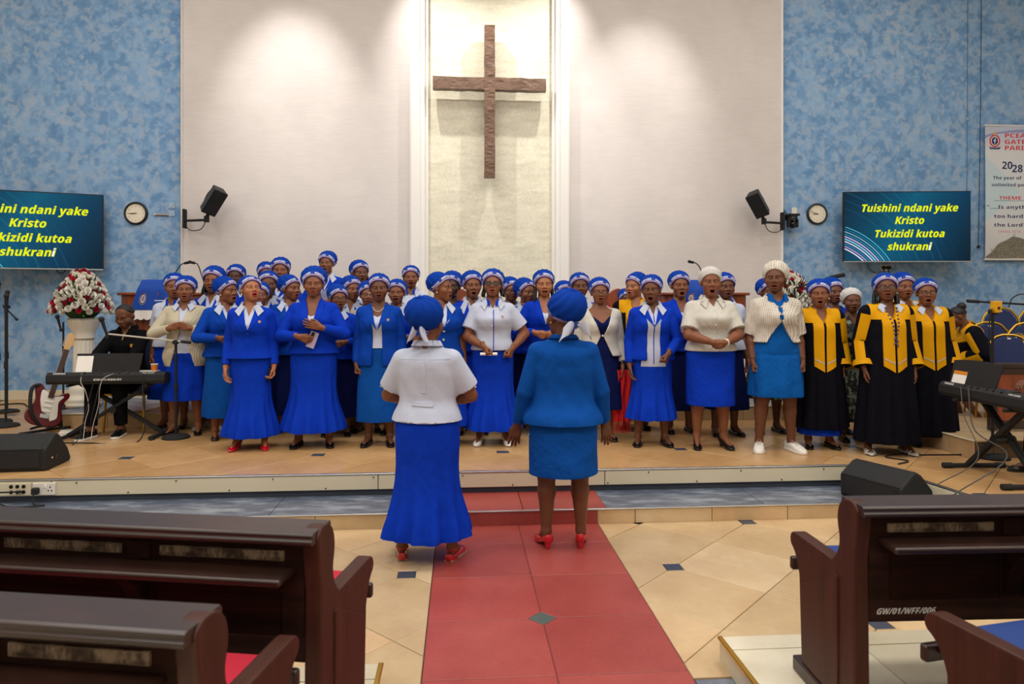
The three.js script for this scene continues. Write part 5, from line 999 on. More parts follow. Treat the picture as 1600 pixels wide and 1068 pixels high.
sing('robeBack', 38, [1.848, -7.234], S0, 1.929, { label: 'older singer in black and yellow robe behind the open royal blue blazer', lite: 1, top: 'robe', hem: 0.09, g: 1.06, tone: 0, mouth: 'half', look: -34, yaw: -14, arms: ['down', 'down'], shoes: 'flat' });
sing('openMouth', 39, [2.254, -7.004], S0, 1.935, { ...jacket, label: 'woman in royal blue jacket with wide open mouth left of the plain white blouse', g: 1.0, tone: 1, mouth: 'wide', look: -4, collar: 0, bareNeck: 1, neckV: 0.775, vb: 0.68, skirt: 'long', skirtMat: C.navy, hemY: 0.15, arms: ['clasp', 'clasp'], shoes: 'flat', wrap: { bulge: 0.05 } });
sing('behindBlouse', 40, [2.665, -6.823], S0, 1.915, { ...farShirt, lite: 0, label: 'woman in white shirt and dark blue skirt half hidden behind the plain white blouse', g: 1.02, tone: 2, mouth: 'half', look: -2, skirtMat: C.navy, hemY: 0.17, shoes: 'flat', arms: ['down', 'down'], sleeve: 0.9 });
sing('leafSkirt', 41, [3.165, -6.937], S0, 1.862, { ...farShirt, label: 'woman with black leaf-print skirt hidden behind the crocheted bolero', g: 1.05, tone: 2, mouth: 'closed', skirt: 'long', skirtMat: C.print, hemY: 0.23, shoes: 'flat', look: 6 });
sing('blueNeck', 42, [3.811, -6.839], S0, 1.86, { ...far, label: 'slim woman in blue top between the first two robes', g: 0.92, tone: 2, mouth: 'half', look: -4, collar: 0, bareNeck: 1, shirtMat: C.royal, wrap: { bulge: 0.06, tilt: 0.75 } });
sing('whiteScarf', 43, [3.776, -6.441], S0, 1.76, { ...far, label: 'older woman in white head scarf and dark leaf-print dress between the robes', topMat: C.print, shirtMat: C.print, skirtMat: C.print, g: 1.0, tone: 2, mouth: 'half', look: -14, collar: 0, bareNeck: 1, hemY: 0.14, wrap: { plain: 1, mat: C.wrapWhite, bulge: 0.03, top: 0.012 } });
sing('robeThird', 44, [4.437, -6.643], S0, 1.913, { label: 'singer in yellow-shouldered robe and cream collar hidden behind the bead necklace', lite: 1, top: 'robe', hem: 0.08, g: 1.0, tone: 1, mouth: 'half', look: -10, collar: 1, arms: ['down', 'down'], wrap: { bulge: 0.04 } });
// back rows, on the steps
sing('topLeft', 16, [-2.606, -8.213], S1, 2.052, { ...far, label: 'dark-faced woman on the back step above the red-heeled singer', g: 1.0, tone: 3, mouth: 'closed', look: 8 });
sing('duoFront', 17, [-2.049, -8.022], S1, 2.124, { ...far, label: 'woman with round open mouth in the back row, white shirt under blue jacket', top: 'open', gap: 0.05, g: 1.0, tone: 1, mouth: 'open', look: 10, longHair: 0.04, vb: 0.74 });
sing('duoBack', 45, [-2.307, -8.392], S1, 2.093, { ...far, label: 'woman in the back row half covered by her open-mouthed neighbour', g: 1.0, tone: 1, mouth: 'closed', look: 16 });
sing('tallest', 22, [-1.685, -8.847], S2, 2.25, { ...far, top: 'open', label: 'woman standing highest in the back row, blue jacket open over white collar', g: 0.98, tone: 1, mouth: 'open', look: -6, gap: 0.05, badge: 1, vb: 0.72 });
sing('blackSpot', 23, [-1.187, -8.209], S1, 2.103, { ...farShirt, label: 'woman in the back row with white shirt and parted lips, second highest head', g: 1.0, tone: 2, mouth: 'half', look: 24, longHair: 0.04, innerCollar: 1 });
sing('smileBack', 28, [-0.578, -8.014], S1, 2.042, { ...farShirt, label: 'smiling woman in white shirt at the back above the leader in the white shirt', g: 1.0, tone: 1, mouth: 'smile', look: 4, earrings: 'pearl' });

// the two leaders on the aisle, seen from behind
sing('leaderWhite', 50, [-0.214, -4.428], 0.002, 1.634, { label: 'leader seen from behind in white short-sleeved shirt and long blue skirt, red flat shoes', top: 'shirt', backView: 1, hem: 0.545, sleeve: 0.78, skirt: 'flare', skirtMat: C.royal, g: 1.13, tone: 1, mouth: 'half', yaw: 172, look: -14, hemY: 0.098, shoes: 'flat', shoeColor: 'red', soleMat: SM.sole, footScale: 1.05, arms: ['hidden', 'hidden'], stance: 0.1, toe: 0.25, wrap: { plain: 1, bulge: 0.075, top: 0.012, tilt: 0.75, rim: 1.8, knot: 1, tail: 0.55 } });
sing('leaderBlue', 51, [0.677, -4.563], 0.004, 1.677, { label: 'leader seen from behind in blue jacket and knee-length skirt, red heels and white head-cloth tails', top: 'plainJacket', topMat: C.teal, hem: 0.5, peplum: 0.03, skirt: 'pencil', skirtMat: C.teal, hemScale: 1.04, g: 1.2, tone: 2, mouth: 'open', yaw: 180, look: 28, hemY: 0.3, shoes: 'pump', shoeColor: 'red', footScale: 1.05, arms: ['conduct', 'conduct'], stance: 0.07, toe: 0.2, earrings: 'gold', wrap: { bulge: 0.07, top: 0.02, tilt: 0.7, rim: 1.72, knot: 1, tail: 1.15 } });

// players
const seatLegs = (H, fl, w = 0.13, tw = 0.12, reach = 0.42) => [1, -1].map((s) => ({ hip: [s * 0.085, 0.485 * H, 0.02], knee: [s * w, fl + 0.5, reach], ankle: [s * tw, fl + 0.085, reach + (s > 0 ? -0.05 : 0.06)], toe: s * 0.15, floor: fl }));
const seated = (id, seed, [x, z], floorY, H, seat, o) => { const fl = 0.5 * H - seat - 0.08; return (chorus[id] = makePerson({ seed, x, z, y: floorY - fl, H, legs: seatLegs(H, fl, ...(o.knees || [])), ...o })); };
seated('keysLeft', 60, [-3.51, -7.577], S0, 1.64, 0.43, { label: 'man in black sweater seated at the left keyboard, head bowed over the keys', top: 'polo', topMat: C.black, trousers: C.trouser, g: 1.0, bust: 0, tone: 2, mouth: 'closed', pitch: 24, look: -6, yaw: -2, wrap: false, hair: 'short', badge: 1, shoes: 'sneaker', arms: ['keys', 'keys'], soleMat: SM.white });
seated('keysRight', 61, [5.0, -5.08], S0, 1.7, 0.45, { label: 'player seated at the right keyboard, legs in dark trousers and black shoes', top: 'polo', topMat: C.robe, trousers: C.trouser, g: 1.0, bust: 0, tone: 2, mouth: 'closed', pitch: 20, yaw: -86, wrap: false, hair: 'short', shoes: 'flat', arms: ['keys', 'keys'] });
seated('bunRobe', 62, [5.501, -6.815], S1, 1.42, 0.42, { label: 'person with a dark hair bun in black and yellow robe seated by the blue chairs', lite: 1, top: 'robe', backView: 1, hem: 0.3, g: 1.0, tone: 2, mouth: 'closed', yaw: -112, lean: 30, pelvis: 1, pitch: -6, wrap: false, bun: 1, shoes: 'flat', arms: ['clasp', 'clasp'] });

// things held in hands
function held(name, label, cat, who, side, geo, mat, off, extra) {
  const c = chorus[who], a = c.arms[side]; c.root.updateMatrixWorld(true);
  const p = V(...off).applyMatrix4(a.m).applyMatrix4(c.root.matrixWorld), t = thing(name, label, cat, [p.x, p.y, p.z], c.root.rotation.y);
  geo.forEach(([n, g, m]) => mesh(n, g, m, t)); return t;
}
held('phone', 'lilac phone held in the clasped hands of the floppy head cloth singer', 'phone', 'pinkPhone', -1, [['case', box(0.075, 0.15, 0.01, 0, 0, 0, 0.008, 2).rotateZ(-0.35), phoneMat], ['camera_bump', box(0.03, 0.035, 0.006, -0.012, 0.05, 0.007, 0.004).rotateZ(-0.35), M.gloss]], null, [0.0, -0.12, 0.05]);
held('phone', 'black phone in the left hand of the red-heeled singer', 'phone', 'redHeels', 1, [['case', box(0.014, 0.13, 0.07, 0, 0, 0, 0.006, 2), M.gloss], ['screen', box(0.002, 0.12, 0.062, -0.008, 0, 0, 0), M.black]], null, [0.0, -0.085, 0.036]);
held('rolled_paper', 'rolled white paper in the right hand of the singer with sunglasses', 'paper', 'darkGlasses', -1, [['roll', rod(V(-0.085, 0, 0.01), V(0.07, 0.0, 0.0), 0.014), paperMat], ['inner_edge', rod(V(-0.087, 0, 0.01), V(-0.084, 0, 0.01), 0.009), M.plastic]], null, [0.0, -0.09, 0.035]);
held('scarf', 'bright red fringed scarf hanging beside the white cardigan', 'scarf', 'whiteCardigan', 1, [['cloth', (() => { const rows = []; for (let i = 0; i <= 16; i++) { const v = i / 16, r = []; for (let j = 0; j <= 12; j++) { const u = j / 12 - 0.5; r.push([u * (0.16 + 0.05 * Math.sin(v * 3)) + 0.01 * Math.sin(v * 9), -v * 0.5, 0.02 * Math.sin(u * 20 + v * 2)]); } rows.push(r); } return gridGeo(rows); })(), std({ color: 0xc80f1e, roughness: 0.8, side: THREE.DoubleSide })], ['fringe', Array.from({ length: 16 }, (_, i) => rod(V(-0.08 + i * 0.0107, -0.5, 0.02 * Math.sin((i / 15 - 0.5) * 20 + 2)), V(-0.085 + i * 0.0112, -0.61, 0.01), 0.0035, 0.0025, 5)), std({ color: 0xb80d1b, roughness: 0.8 })]], null, [0.04, -0.07, 0.03]);
held('tissue', 'crumpled pink tissue in the left hand of the shorter robed woman', 'tissue', 'robeShort', 1, [['crumple', (() => { const g = new THREE.IcosahedronGeometry(0.028, 2), p = g.attributes.position; for (let i = 0; i < p.count; i++) { const k = 0.8 + 0.45 * vnoise(p.getX(i) * 90 + 40, p.getY(i) * 90 + 40, 97, 97, 5); p.setXYZ(i, p.getX(i) * k, p.getY(i) * k, p.getZ(i) * k); } g.computeVertexNormals(); return g; })(), std({ color: 0xe5a0ae, roughness: 0.9 })]], null, [0.02, -0.09, 0.05]);


// ------------------------------------------------------------------ pews: local x runs along the pew from its aisle end, -z is where the sitters face
function makePew(o) {
  const L = o.length, t = thing('pew', o.label, 'pew', o.at, o.turn, 'dark wooden pews'), s = o.side;      // s: +1 the pew runs to +x from the aisle end, -1 to -x
  const end = new THREE.Shape();
  end.moveTo(0, 0); end.lineTo(0.012, 0.62); end.lineTo(-0.012, 0.79); end.quadraticCurveTo(0.0, 0.822, 0.05, 0.818); end.bezierCurveTo(0.12, 0.81, 0.135, 0.74, 0.115, 0.69); end.bezierCurveTo(0.1, 0.65, 0.115, 0.6, 0.165, 0.566);
  end.lineTo(0.46, 0.563); end.bezierCurveTo(0.51, 0.565, 0.52, 0.52, 0.495, 0.5); end.bezierCurveTo(0.46, 0.485, 0.44, 0.45, 0.425, 0.4); end.lineTo(0.405, 0.06); end.lineTo(0.46, 0.055); end.lineTo(0.46, 0); end.lineTo(0, 0);
  const endGeo = slab(end, 0.055, 0.006, 10).rotateY(Math.PI / 2);                  // profile x -> -z
  const recess = slab([[0.11, 0.07], [0.385, 0.07], [0.395, 0.38], [0.13, 0.52], [0.11, 0.52]], 0.01, 0.003).rotateY(Math.PI / 2);
  for (const x of [0, L - 0.055]) {
    const X = s > 0 ? x : -x - 0.055, e = mesh('end_panel', endGeo.clone().translate(X, 0, 0), M.woodEnd, t);
    mesh('raised_panel', [recess.clone().translate(s > 0 ? X - 0.006 : X + 0.051, 0, 0)], M.woodEnd, e);
    mesh('foot', box(0.075, 0.06, 0.5, X + 0.0275, 0.03, -0.215, 0.008), M.wood, e);
  }
  const cx = s * L / 2, in0 = 0.055, W = L - 2 * in0;
  const rail = new THREE.Shape(); rail.moveTo(-0.04, 0.778); rail.quadraticCurveTo(-0.052, 0.787, -0.042, 0.796); rail.lineTo(-0.04, 0.8); rail.quadraticCurveTo(-0.045, 0.812, -0.03, 0.815); rail.lineTo(0.1, 0.815); rail.quadraticCurveTo(0.115, 0.8, 0.1, 0.785); rail.lineTo(0.085, 0.778); rail.lineTo(-0.04, 0.778);
  mesh('top_rail', slab(rail, L - 0.015, 0.003, 6).rotateY(Math.PI / 2).translate(s > 0 ? 0.0075 : -L + 0.0075, 0, 0), M.wood, t);
  // back: stiles, rails and sunk panels, a row of worn strips under the top rail
  const n = Math.round(W / 0.52), step = W / n, fr = mesh('back_frame', [box(W, 0.09, 0.03, cx, 0.735, -0.03, 0.004), box(W, 0.075, 0.034, cx, 0.435, -0.03, 0.004)], M.woodBack, t);
  for (let i = 0; i <= n; i++) mesh('stile', box(0.075, 0.35, 0.032, s * clamp(in0 + i * step, in0 + 0.04, L - in0 - 0.04), 0.575, -0.03, 0.004), M.woodBack, fr);
  for (let i = 0; i < n; i++) mesh('back_panel', box(step - 0.05, 0.3, 0.014, s * (in0 + (i + 0.5) * step), 0.585, -0.03, 0.004), M.woodBack, t);
  for (let i = 0; i < n; i++) mesh('worn_strip', box(step - 0.13, 0.034, 0.008, s * (in0 + (i + 0.5) * step), 0.727, -0.012, 0.006), M.wornStrip, fr);
  for (let i = 1; i < n; i++) mesh('block', box(0.07, 0.06, 0.014, s * (in0 + i * step), 0.728, -0.01, 0.004), M.woodBack, fr);
  mesh('book_ledge', box(W - 0.06, 0.024, 0.125, cx, 0.682, 0.035, 0.01, 2), M.wood, t);
  const br = slab([[0, 0.668], [0.085, 0.668], [0.088, 0.65], [0.06, 0.63], [0.03, 0.58], [0.012, 0.5], [0, 0.48]], 0.05, 0.006).rotateY(-Math.PI / 2);
  for (let i = 1; i < n; i += 2) mesh('bracket', br.clone().translate(s * (in0 + i * step) + 0.025, 0, -0.014), M.woodBack, t);
  mesh('seat', box(W, 0.03, 0.44, cx, 0.43, -0.29, 0.006), M.wood, t);
  mesh('seat_edge', box(W + 0.09, 0.055, 0.03, cx, 0.415, -0.522, 0.01, 2), M.wood, t);
  mesh('cushion', box(W - 0.03, 0.06, 0.42, cx, 0.474, -0.28, 0.025, 3), o.cushion, t);
  mesh('seat_support', box(0.05, 0.4, 0.38, cx, 0.2, -0.25, 0.006), M.wood, t);
  if (o.writing) {
    const tx = canvasTexture(512, 96, (c, w, h) => { c.clearRect(0, 0, w, h); c.strokeStyle = c.fillStyle = '#c9c6c0'; c.font = 'italic bold 66px sans-serif'; c.textBaseline = 'middle'; c.setTransform(1, 0, -0.12, 1, 8, 0); c.fillText('GW/01/WFF/006', 6, 50, 480); });
    mesh('painted_number', plate(0.225, 0.042).translate(0.19, 0.437, -0.0115), std({ map: tx, transparent: true, alphaTest: 0.3, roughness: 0.7 }), t);
  }
  return t;
}
makePew({ length: 3.2, side: 1, at: [1.36, PLAT_H, -2.3], turn: -0.03, cushion: M.navyCushion, writing: true, label: 'dark wooden pew with blue cushion and white painted number on its back' });
makePew({ length: 1.2, side: 1, at: [1.52, PLAT_H, -1.55], turn: 0.17, cushion: M.navyCushion, label: 'nearest dark pew with blue cushion, only its curved arm end in the frame' });
makePew({ length: 3.4, side: -1, at: [-0.431, PLAT_H, -2.155], turn: -0.2, cushion: M.crimson, label: 'long dark pew with red cushion behind the nearest red-cushioned pew, end beside the aisle' });
makePew({ length: 3.0, side: -1, at: [-0.567, PLAT_H, -1.545], turn: -0.2, cushion: M.crimson, label: 'nearest dark pew with red cushion at the lower left, top rail large in the foreground' });

// ------------------------------------------------------------------ cross
{
  const cx = (0.325 + 0.478) / 2, t = thing('cross', 'large rough-hewn brown wooden cross hanging on the pale chancel niche', 'cross', [cx, 0, -9.8]);
  const hewn = (g, ax) => { const p = g.attributes.position; for (let i = 0; i < p.count; i++) { const x = p.getX(i), y = p.getY(i), z = p.getZ(i), l = ax ? x : y, m = ax ? y : x, q = fbm(((l * 0.31) % 1 + 1) % 1, ((m * 0.8 + z) % 1 + 1) % 1, 22, 9, 3, 131) - 0.5; p.setZ(i, z + (z > 0 ? q * 0.02 : 0)); if (ax) p.setY(i, y + Math.sign(y) * q * 0.016); else p.setX(i, x + Math.sign(x) * q * 0.014); } g.computeVertexNormals(); return g; };
  const top = 5.529, bot = 3.387, bar = 4.704;
  mesh('upright', hewn(new THREE.BoxGeometry(0.15, top - bot, 0.13, 6, 90, 4), 0).translate(0, (top + bot) / 2, 0), M.cross, t);
  mesh('crossbar', hewn(new THREE.BoxGeometry(1.6, 0.17, 0.12, 70, 7, 4), 1).translate(0, bar, 0.004), M.cross, t);
  mesh('wall_bracket', [rod(V(0, bar + 0.3, -0.05), V(0, bar + 0.3, -0.172), 0.02), rod(V(0, bot + 0.4, -0.05), V(0, bot + 0.4, -0.172), 0.02)], M.matte, t);
}

// ------------------------------------------------------------------ screens
const screenTex = canvasTexture(1280, 720, (c, w, h) => {
  const g = c.createLinearGradient(0, 0, w, h); g.addColorStop(0, '#03283f'); g.addColorStop(0.45, '#055a78'); g.addColorStop(0.75, '#033a58'); g.addColorStop(1, '#02202f'); c.fillStyle = g; c.fillRect(0, 0, w, h);
  c.lineCap = 'round'; reseed(77);
  for (let i = 0; i < 9; i++) { c.strokeStyle = `rgba(40,150,190,${0.1 + 0.12 * rnd()})`; c.lineWidth = 3 + rnd() * 16; c.beginPath(); c.arc(-300 - i * 30, 1100 + i * 20, 900 + i * 110, -1.3, -0.1); c.stroke(); }
  const cols = ['#66d8f0', '#1f88b8', '#b8e9f5', '#3da5d0', '#d9b8e6', '#8fd8f2', '#e8dcf0', '#2a7fb0', '#b79ad4', '#f0e6f4'];
  for (let i = 0; i < 10; i++) { c.strokeStyle = cols[i]; c.lineWidth = i > 3 ? 12 : 6; c.beginPath(); c.arc(-260, 1180, 860 - i * 24, -1.25, -0.3); c.stroke(); }
  for (let i = 0; i < 70; i++) { c.fillStyle = `rgba(150,220,240,${rnd() * 0.6})`; c.fillRect(rnd() * w, rnd() * h, 3, 3); }
  c.fillStyle = '#f4fb12'; c.strokeStyle = '#dfe60a'; c.lineWidth = 3; c.textAlign = 'center'; c.textBaseline = 'middle'; c.font = 'italic bold 106px sans-serif';
  for (const [s, x, y] of [['Tuishini ndani yake', 660, 165], ['Kristo', 660, 295], ['Tukizidi kutoa', 660, 435], ['shukrani', 660, 570]]) { c.fillText(s, x, y); c.strokeText(s, x, y); }
  c.fillStyle = '#ffffff'; c.fillText('i', 864, 570);
});
function television(label, at, turn, w) {
  const h = w * 9 / 16, t = thing('television', label, 'television', at, turn, 'wall-mounted screens');
  mesh('housing', box(w + 0.02, h + 0.02, 0.05, 0, 0, 0, 0.006), M.gloss, t);
  mesh('screen', plate(w - 0.008, h - 0.008).translate(0, 0, 0.0265), phys({ color: 0x050608, emissive: 0xffffff, emissiveMap: screenTex, emissiveIntensity: 1.25, roughness: 0.4, specularIntensity: 0.25 }), t);
  mesh('lower_bezel', box(w + 0.02, 0.014, 0.012, 0, -h / 2 - 0.006, 0.022, 0.003), M.steel, t);
  mesh('mount', [box(0.4, 0.3, 0.05, 0, 0, -0.05), box(0.06, 0.06, 0.34, 0.1, 0, -0.2), box(0.06, 0.06, 0.34, -0.1, 0, -0.2)], M.matte, t);
  return t;
}
television('large wall screen at the left showing yellow song words, angled, partly outside the frame', [-5.341 - 0.37, (3.057 + 2.083) / 2, -9.52], 0.3, 1.78);
television('large wall screen at the right showing yellow song words between clock and banner', [(5.465 + 7.431) / 2, 2.718, -9.6], -0.12, 1.78);

// ------------------------------------------------------------------ wall clocks
const clockTex = canvasTexture(512, 512, (c, w) => {
  c.fillStyle = '#efe6d2'; c.fillRect(0, 0, w, w); c.translate(256, 256); c.fillStyle = '#2e2a26'; c.textAlign = 'center'; c.textBaseline = 'middle'; c.font = '54px serif';
  for (let i = 1; i <= 12; i++) c.fillText(String(i), Math.sin(i * Math.PI / 6) * 190, -Math.cos(i * Math.PI / 6) * 190);
  for (let i = 0; i < 60; i++) { c.save(); c.rotate(i * Math.PI / 30); c.fillRect(-1.5, -238, 3, i % 5 ? 8 : 14); c.restore(); }
});
function clock(label, x, y, hour, minute, rim) {
  const t = thing('wall_clock', label, 'clock', [x, y, -BACK], 0, 'round wall clocks'), R = 0.155;
  mesh('rim', lathe([[R - 0.022, 0], [R + 0.004, 0], [R + 0.006, 0.02], [R - 0.006, 0.04], [R - 0.022, 0.036], [R - 0.024, 0.02]], 48).rotateX(Math.PI / 2), rim, t);
  const f = new THREE.CircleGeometry(R - 0.02, 48).translate(0, 0, 0.02); mesh('dial', keepUV(f), std({ map: clockTex, roughness: 0.6 }), t);
  const hand = (a, l, w, z) => slab([[-w, -0.015], [w, -0.015], [w * 0.6, l], [-w * 0.6, l]], 0.003, 0).rotateZ(-a).translate(0, 0, z);
  mesh('hour_hand', hand((hour + minute / 60) * Math.PI / 6, 0.075, 0.005, 0.024), M.black, t); mesh('minute_hand', hand(minute * Math.PI / 30, 0.11, 0.0035, 0.028), M.black, t);
  mesh('glass', new THREE.CircleGeometry(R - 0.02, 40).translate(0, 0, 0.034), phys({ transmission: 1, thickness: 0, roughness: 0.03 }), t);
}
clock('round dark-rimmed wall clock beside the left screen and light switches', -4.497, 2.853, 8, 45, M.black);
clock('round dark-rimmed wall clock beside the right screen and camera', 5.286, 2.935, 8, 48, std({ color: 0x20242c, roughness: 0.4 }));

// ------------------------------------------------------------------ wall speakers on swivel arms
function wallSpeaker(label, base, s) {                                              // s: +1 arm runs to +x
  const t = thing('wall_speaker', label, 'loudspeaker', base, 0, 'speakers on wall brackets');
  mesh('wall_plate', box(0.03, 0.26, 0.1, 0, 0, 0.02, 0.006), M.matte, t);
  mesh('bracket_arm', [rod(V(0, -0.03, 0.04), V(s * 0.34, -0.03, 0.16), 0.017), rod(V(s * 0.34, -0.06, 0.16), V(s * 0.34, 0.02, 0.16), 0.035, 0.035, 16), rod(V(s * 0.34, 0.0, 0.16), V(s * 0.37, 0.06, 0.17), 0.022)], M.matte, t);
  const box_ = slab([[-0.115, -0.1], [0.115, -0.1], [0.085, 0.1], [-0.085, 0.1]], 0.44, 0.014).rotateX(-Math.PI / 2).translate(0, -0.22, 0);   // tapered cabinet, upright
  const turn = new THREE.Matrix4().makeRotationFromEuler(new THREE.Euler(0.32, s * 0.75, -s * 0.4, 'ZYX')).multiply(new THREE.Matrix4().makeScale(0.84, 0.84, 0.84)).setPosition(s * 0.44, 0.225, 0.2);
  const cab = mesh('cabinet', box_.applyMatrix4(turn), M.black, t);
  mesh('grille', slab(outline([[-0.1, -0.2], [0.1, -0.2], [0.1, 0.2], [-0.1, 0.2]]), 0.012, 0.004).translate(0, 0, 0.098).applyMatrix4(turn), M.matte, cab);
  mesh('handle', box(0.1, 0.012, 0.02, 0, 0, -0.104).applyMatrix4(turn), M.rubber, cab);
  mesh('cable', [cable([[0.0, -0.06, 0.06], [s * 0.1, -0.16, 0.1], [s * 0.26, -0.15, 0.14], [s * 0.33, -0.02, 0.14], [s * 0.36, 0.1, 0.1], [s * 0.28, 0.2, 0.09], [s * 0.33, 0.33, 0.1], [s * 0.4, 0.4, 0.12]], 0.006, 50)], M.matte, t);
}
wallSpeaker('black loudspeaker on swivel arm at the left edge of the white chancel wall', [-3.758, 2.759, -9.74], 1);
wallSpeaker('black loudspeaker on swivel arm at the right edge of the white chancel wall', [4.65, 2.795, -9.74], -1);
{ // camera under a bracket, right wall
  const t = thing('dome_camera', 'black pan-tilt camera under its bracket beside the right wall speaker', 'camera', [4.858, 2.852, -9.94]);
  mesh('bracket', [box(0.16, 0.03, 0.16, 0, 0.05, 0.1), box(0.12, 0.1, 0.02, 0, 0.03, 0.01)], M.matte, t);
  mesh('base', rod(V(0, 0.035, 0.11), V(0, -0.02, 0.11), 0.065, 0.07, 24), M.black, t);
  mesh('yoke', [box(0.024, 0.12, 0.07, -0.065, -0.07, 0.11, 0.01), box(0.024, 0.12, 0.07, 0.065, -0.07, 0.11, 0.01)], M.black, t);
  const h = mesh('camera_head', ball(0.058, 0, -0.09, 0.115, 1, 1, 1.1, 20), M.gloss, t); mesh('lens', rod(V(0, -0.1, 0.16), V(0, -0.105, 0.195), 0.03, 0.026, 20), M.black, h);
  mesh('cable', cable([[-0.06, 0.06, 0.06], [-0.12, 0.14, 0.05], [-0.2, 0.13, 0.06], [-0.22, 0.02, 0.06]], 0.006), M.matte, t);
}
{
  const t = thing('junction_box', 'white wall box above the black pan-tilt camera', 'wall box', [4.927, 2.962, -BACK]);
  mesh('cover', box(0.08, 0.13, 0.035, 0, 0, 0.018, 0.006, 2), M.plastic, t); mesh('screw', [rod(V(0, 0.05, 0.035), V(0, 0.05, 0.038), 0.006), rod(V(0, -0.05, 0.035), V(0, -0.05, 0.038), 0.006)], M.steel, t);
}
for (const [py, label] of [[325, 'upper pale blue light switch beside the left wall clock'], [337, 'lower pale blue light switch beside the left wall clock']]) {
  const t = thing('light_switch', label, 'switch', [-4.021, 1.63 + (471 - py) * 0.00915, -BACK]);
  mesh('plate', box(0.085, 0.085, 0.012, 0, 0, 0.006, 0.005, 2), std({ color: 0x9db6cf, roughness: 0.5 }), t); mesh('rocker', box(0.03, 0.045, 0.01, 0, 0, 0.014, 0.003), std({ color: 0xa8bed4, roughness: 0.4 }), t);
}
{
  const t = thing('conduit', 'short pale pipe stub running from the left wall clock to the switches', 'pipe', [-4.15, 2.84, -BACK]);
  mesh('pipe', rod(V(-0.09, 0, 0.015), V(0.09, -0.005, 0.015), 0.014, 0.011, 12), std({ color: 0xa89a94, roughness: 0.6 }), t); mesh('end_cap', ball(0.016, -0.09, 0, 0.015), M.plastic, t);
}
function outlet(label, at, n = 2) {
  const t = thing('wall_outlet', label, 'outlet', at); mesh('plate', box(0.15, 0.09, 0.012, 0, 0, 0.006, 0.005, 2), M.plastic, t);
  for (const x of [-0.038, 0.038]) { const p = mesh('plug', [rod(V(x, 0.0, 0.012), V(x, 0.0, 0.05), 0.03, 0.026, 16), rod(V(x, -0.01, 0.03), V(x, -0.06, 0.03), 0.008)], M.rubber, t); }
  mesh('lead', [cable([[0.038, -0.06, 0.03], [0.03, -0.1, 0.03], [0.0, -0.12, 0.03], [-0.03, -0.1, 0.03], [-0.038, -0.06, 0.03]], 0.005), cable([[-0.06, -0.05, 0.02], [-0.16, -0.08, 0.02], [-0.26, -0.02, 0.02], [-0.3, 0.06, 0.02]], 0.004)], M.matte, t);
}
outlet('white double socket with two black plugs under the right screen', [6.357, 2.139, -BACK]);
{
  const t = thing('television_lead', 'thin black lead looping below the left screen', 'cable', [-5.465, 2.077, -9.9]);
  mesh('lead', cable([[-0.06, 0.1, 0], [-0.05, -0.02, 0.02], [0, -0.06, 0.03], [0.05, -0.04, 0.02], [0.05, 0.1, 0]], 0.006), M.matte, t); mesh('grommet', ball(0.012, 0.05, 0.1, 0), M.matte, t);
}

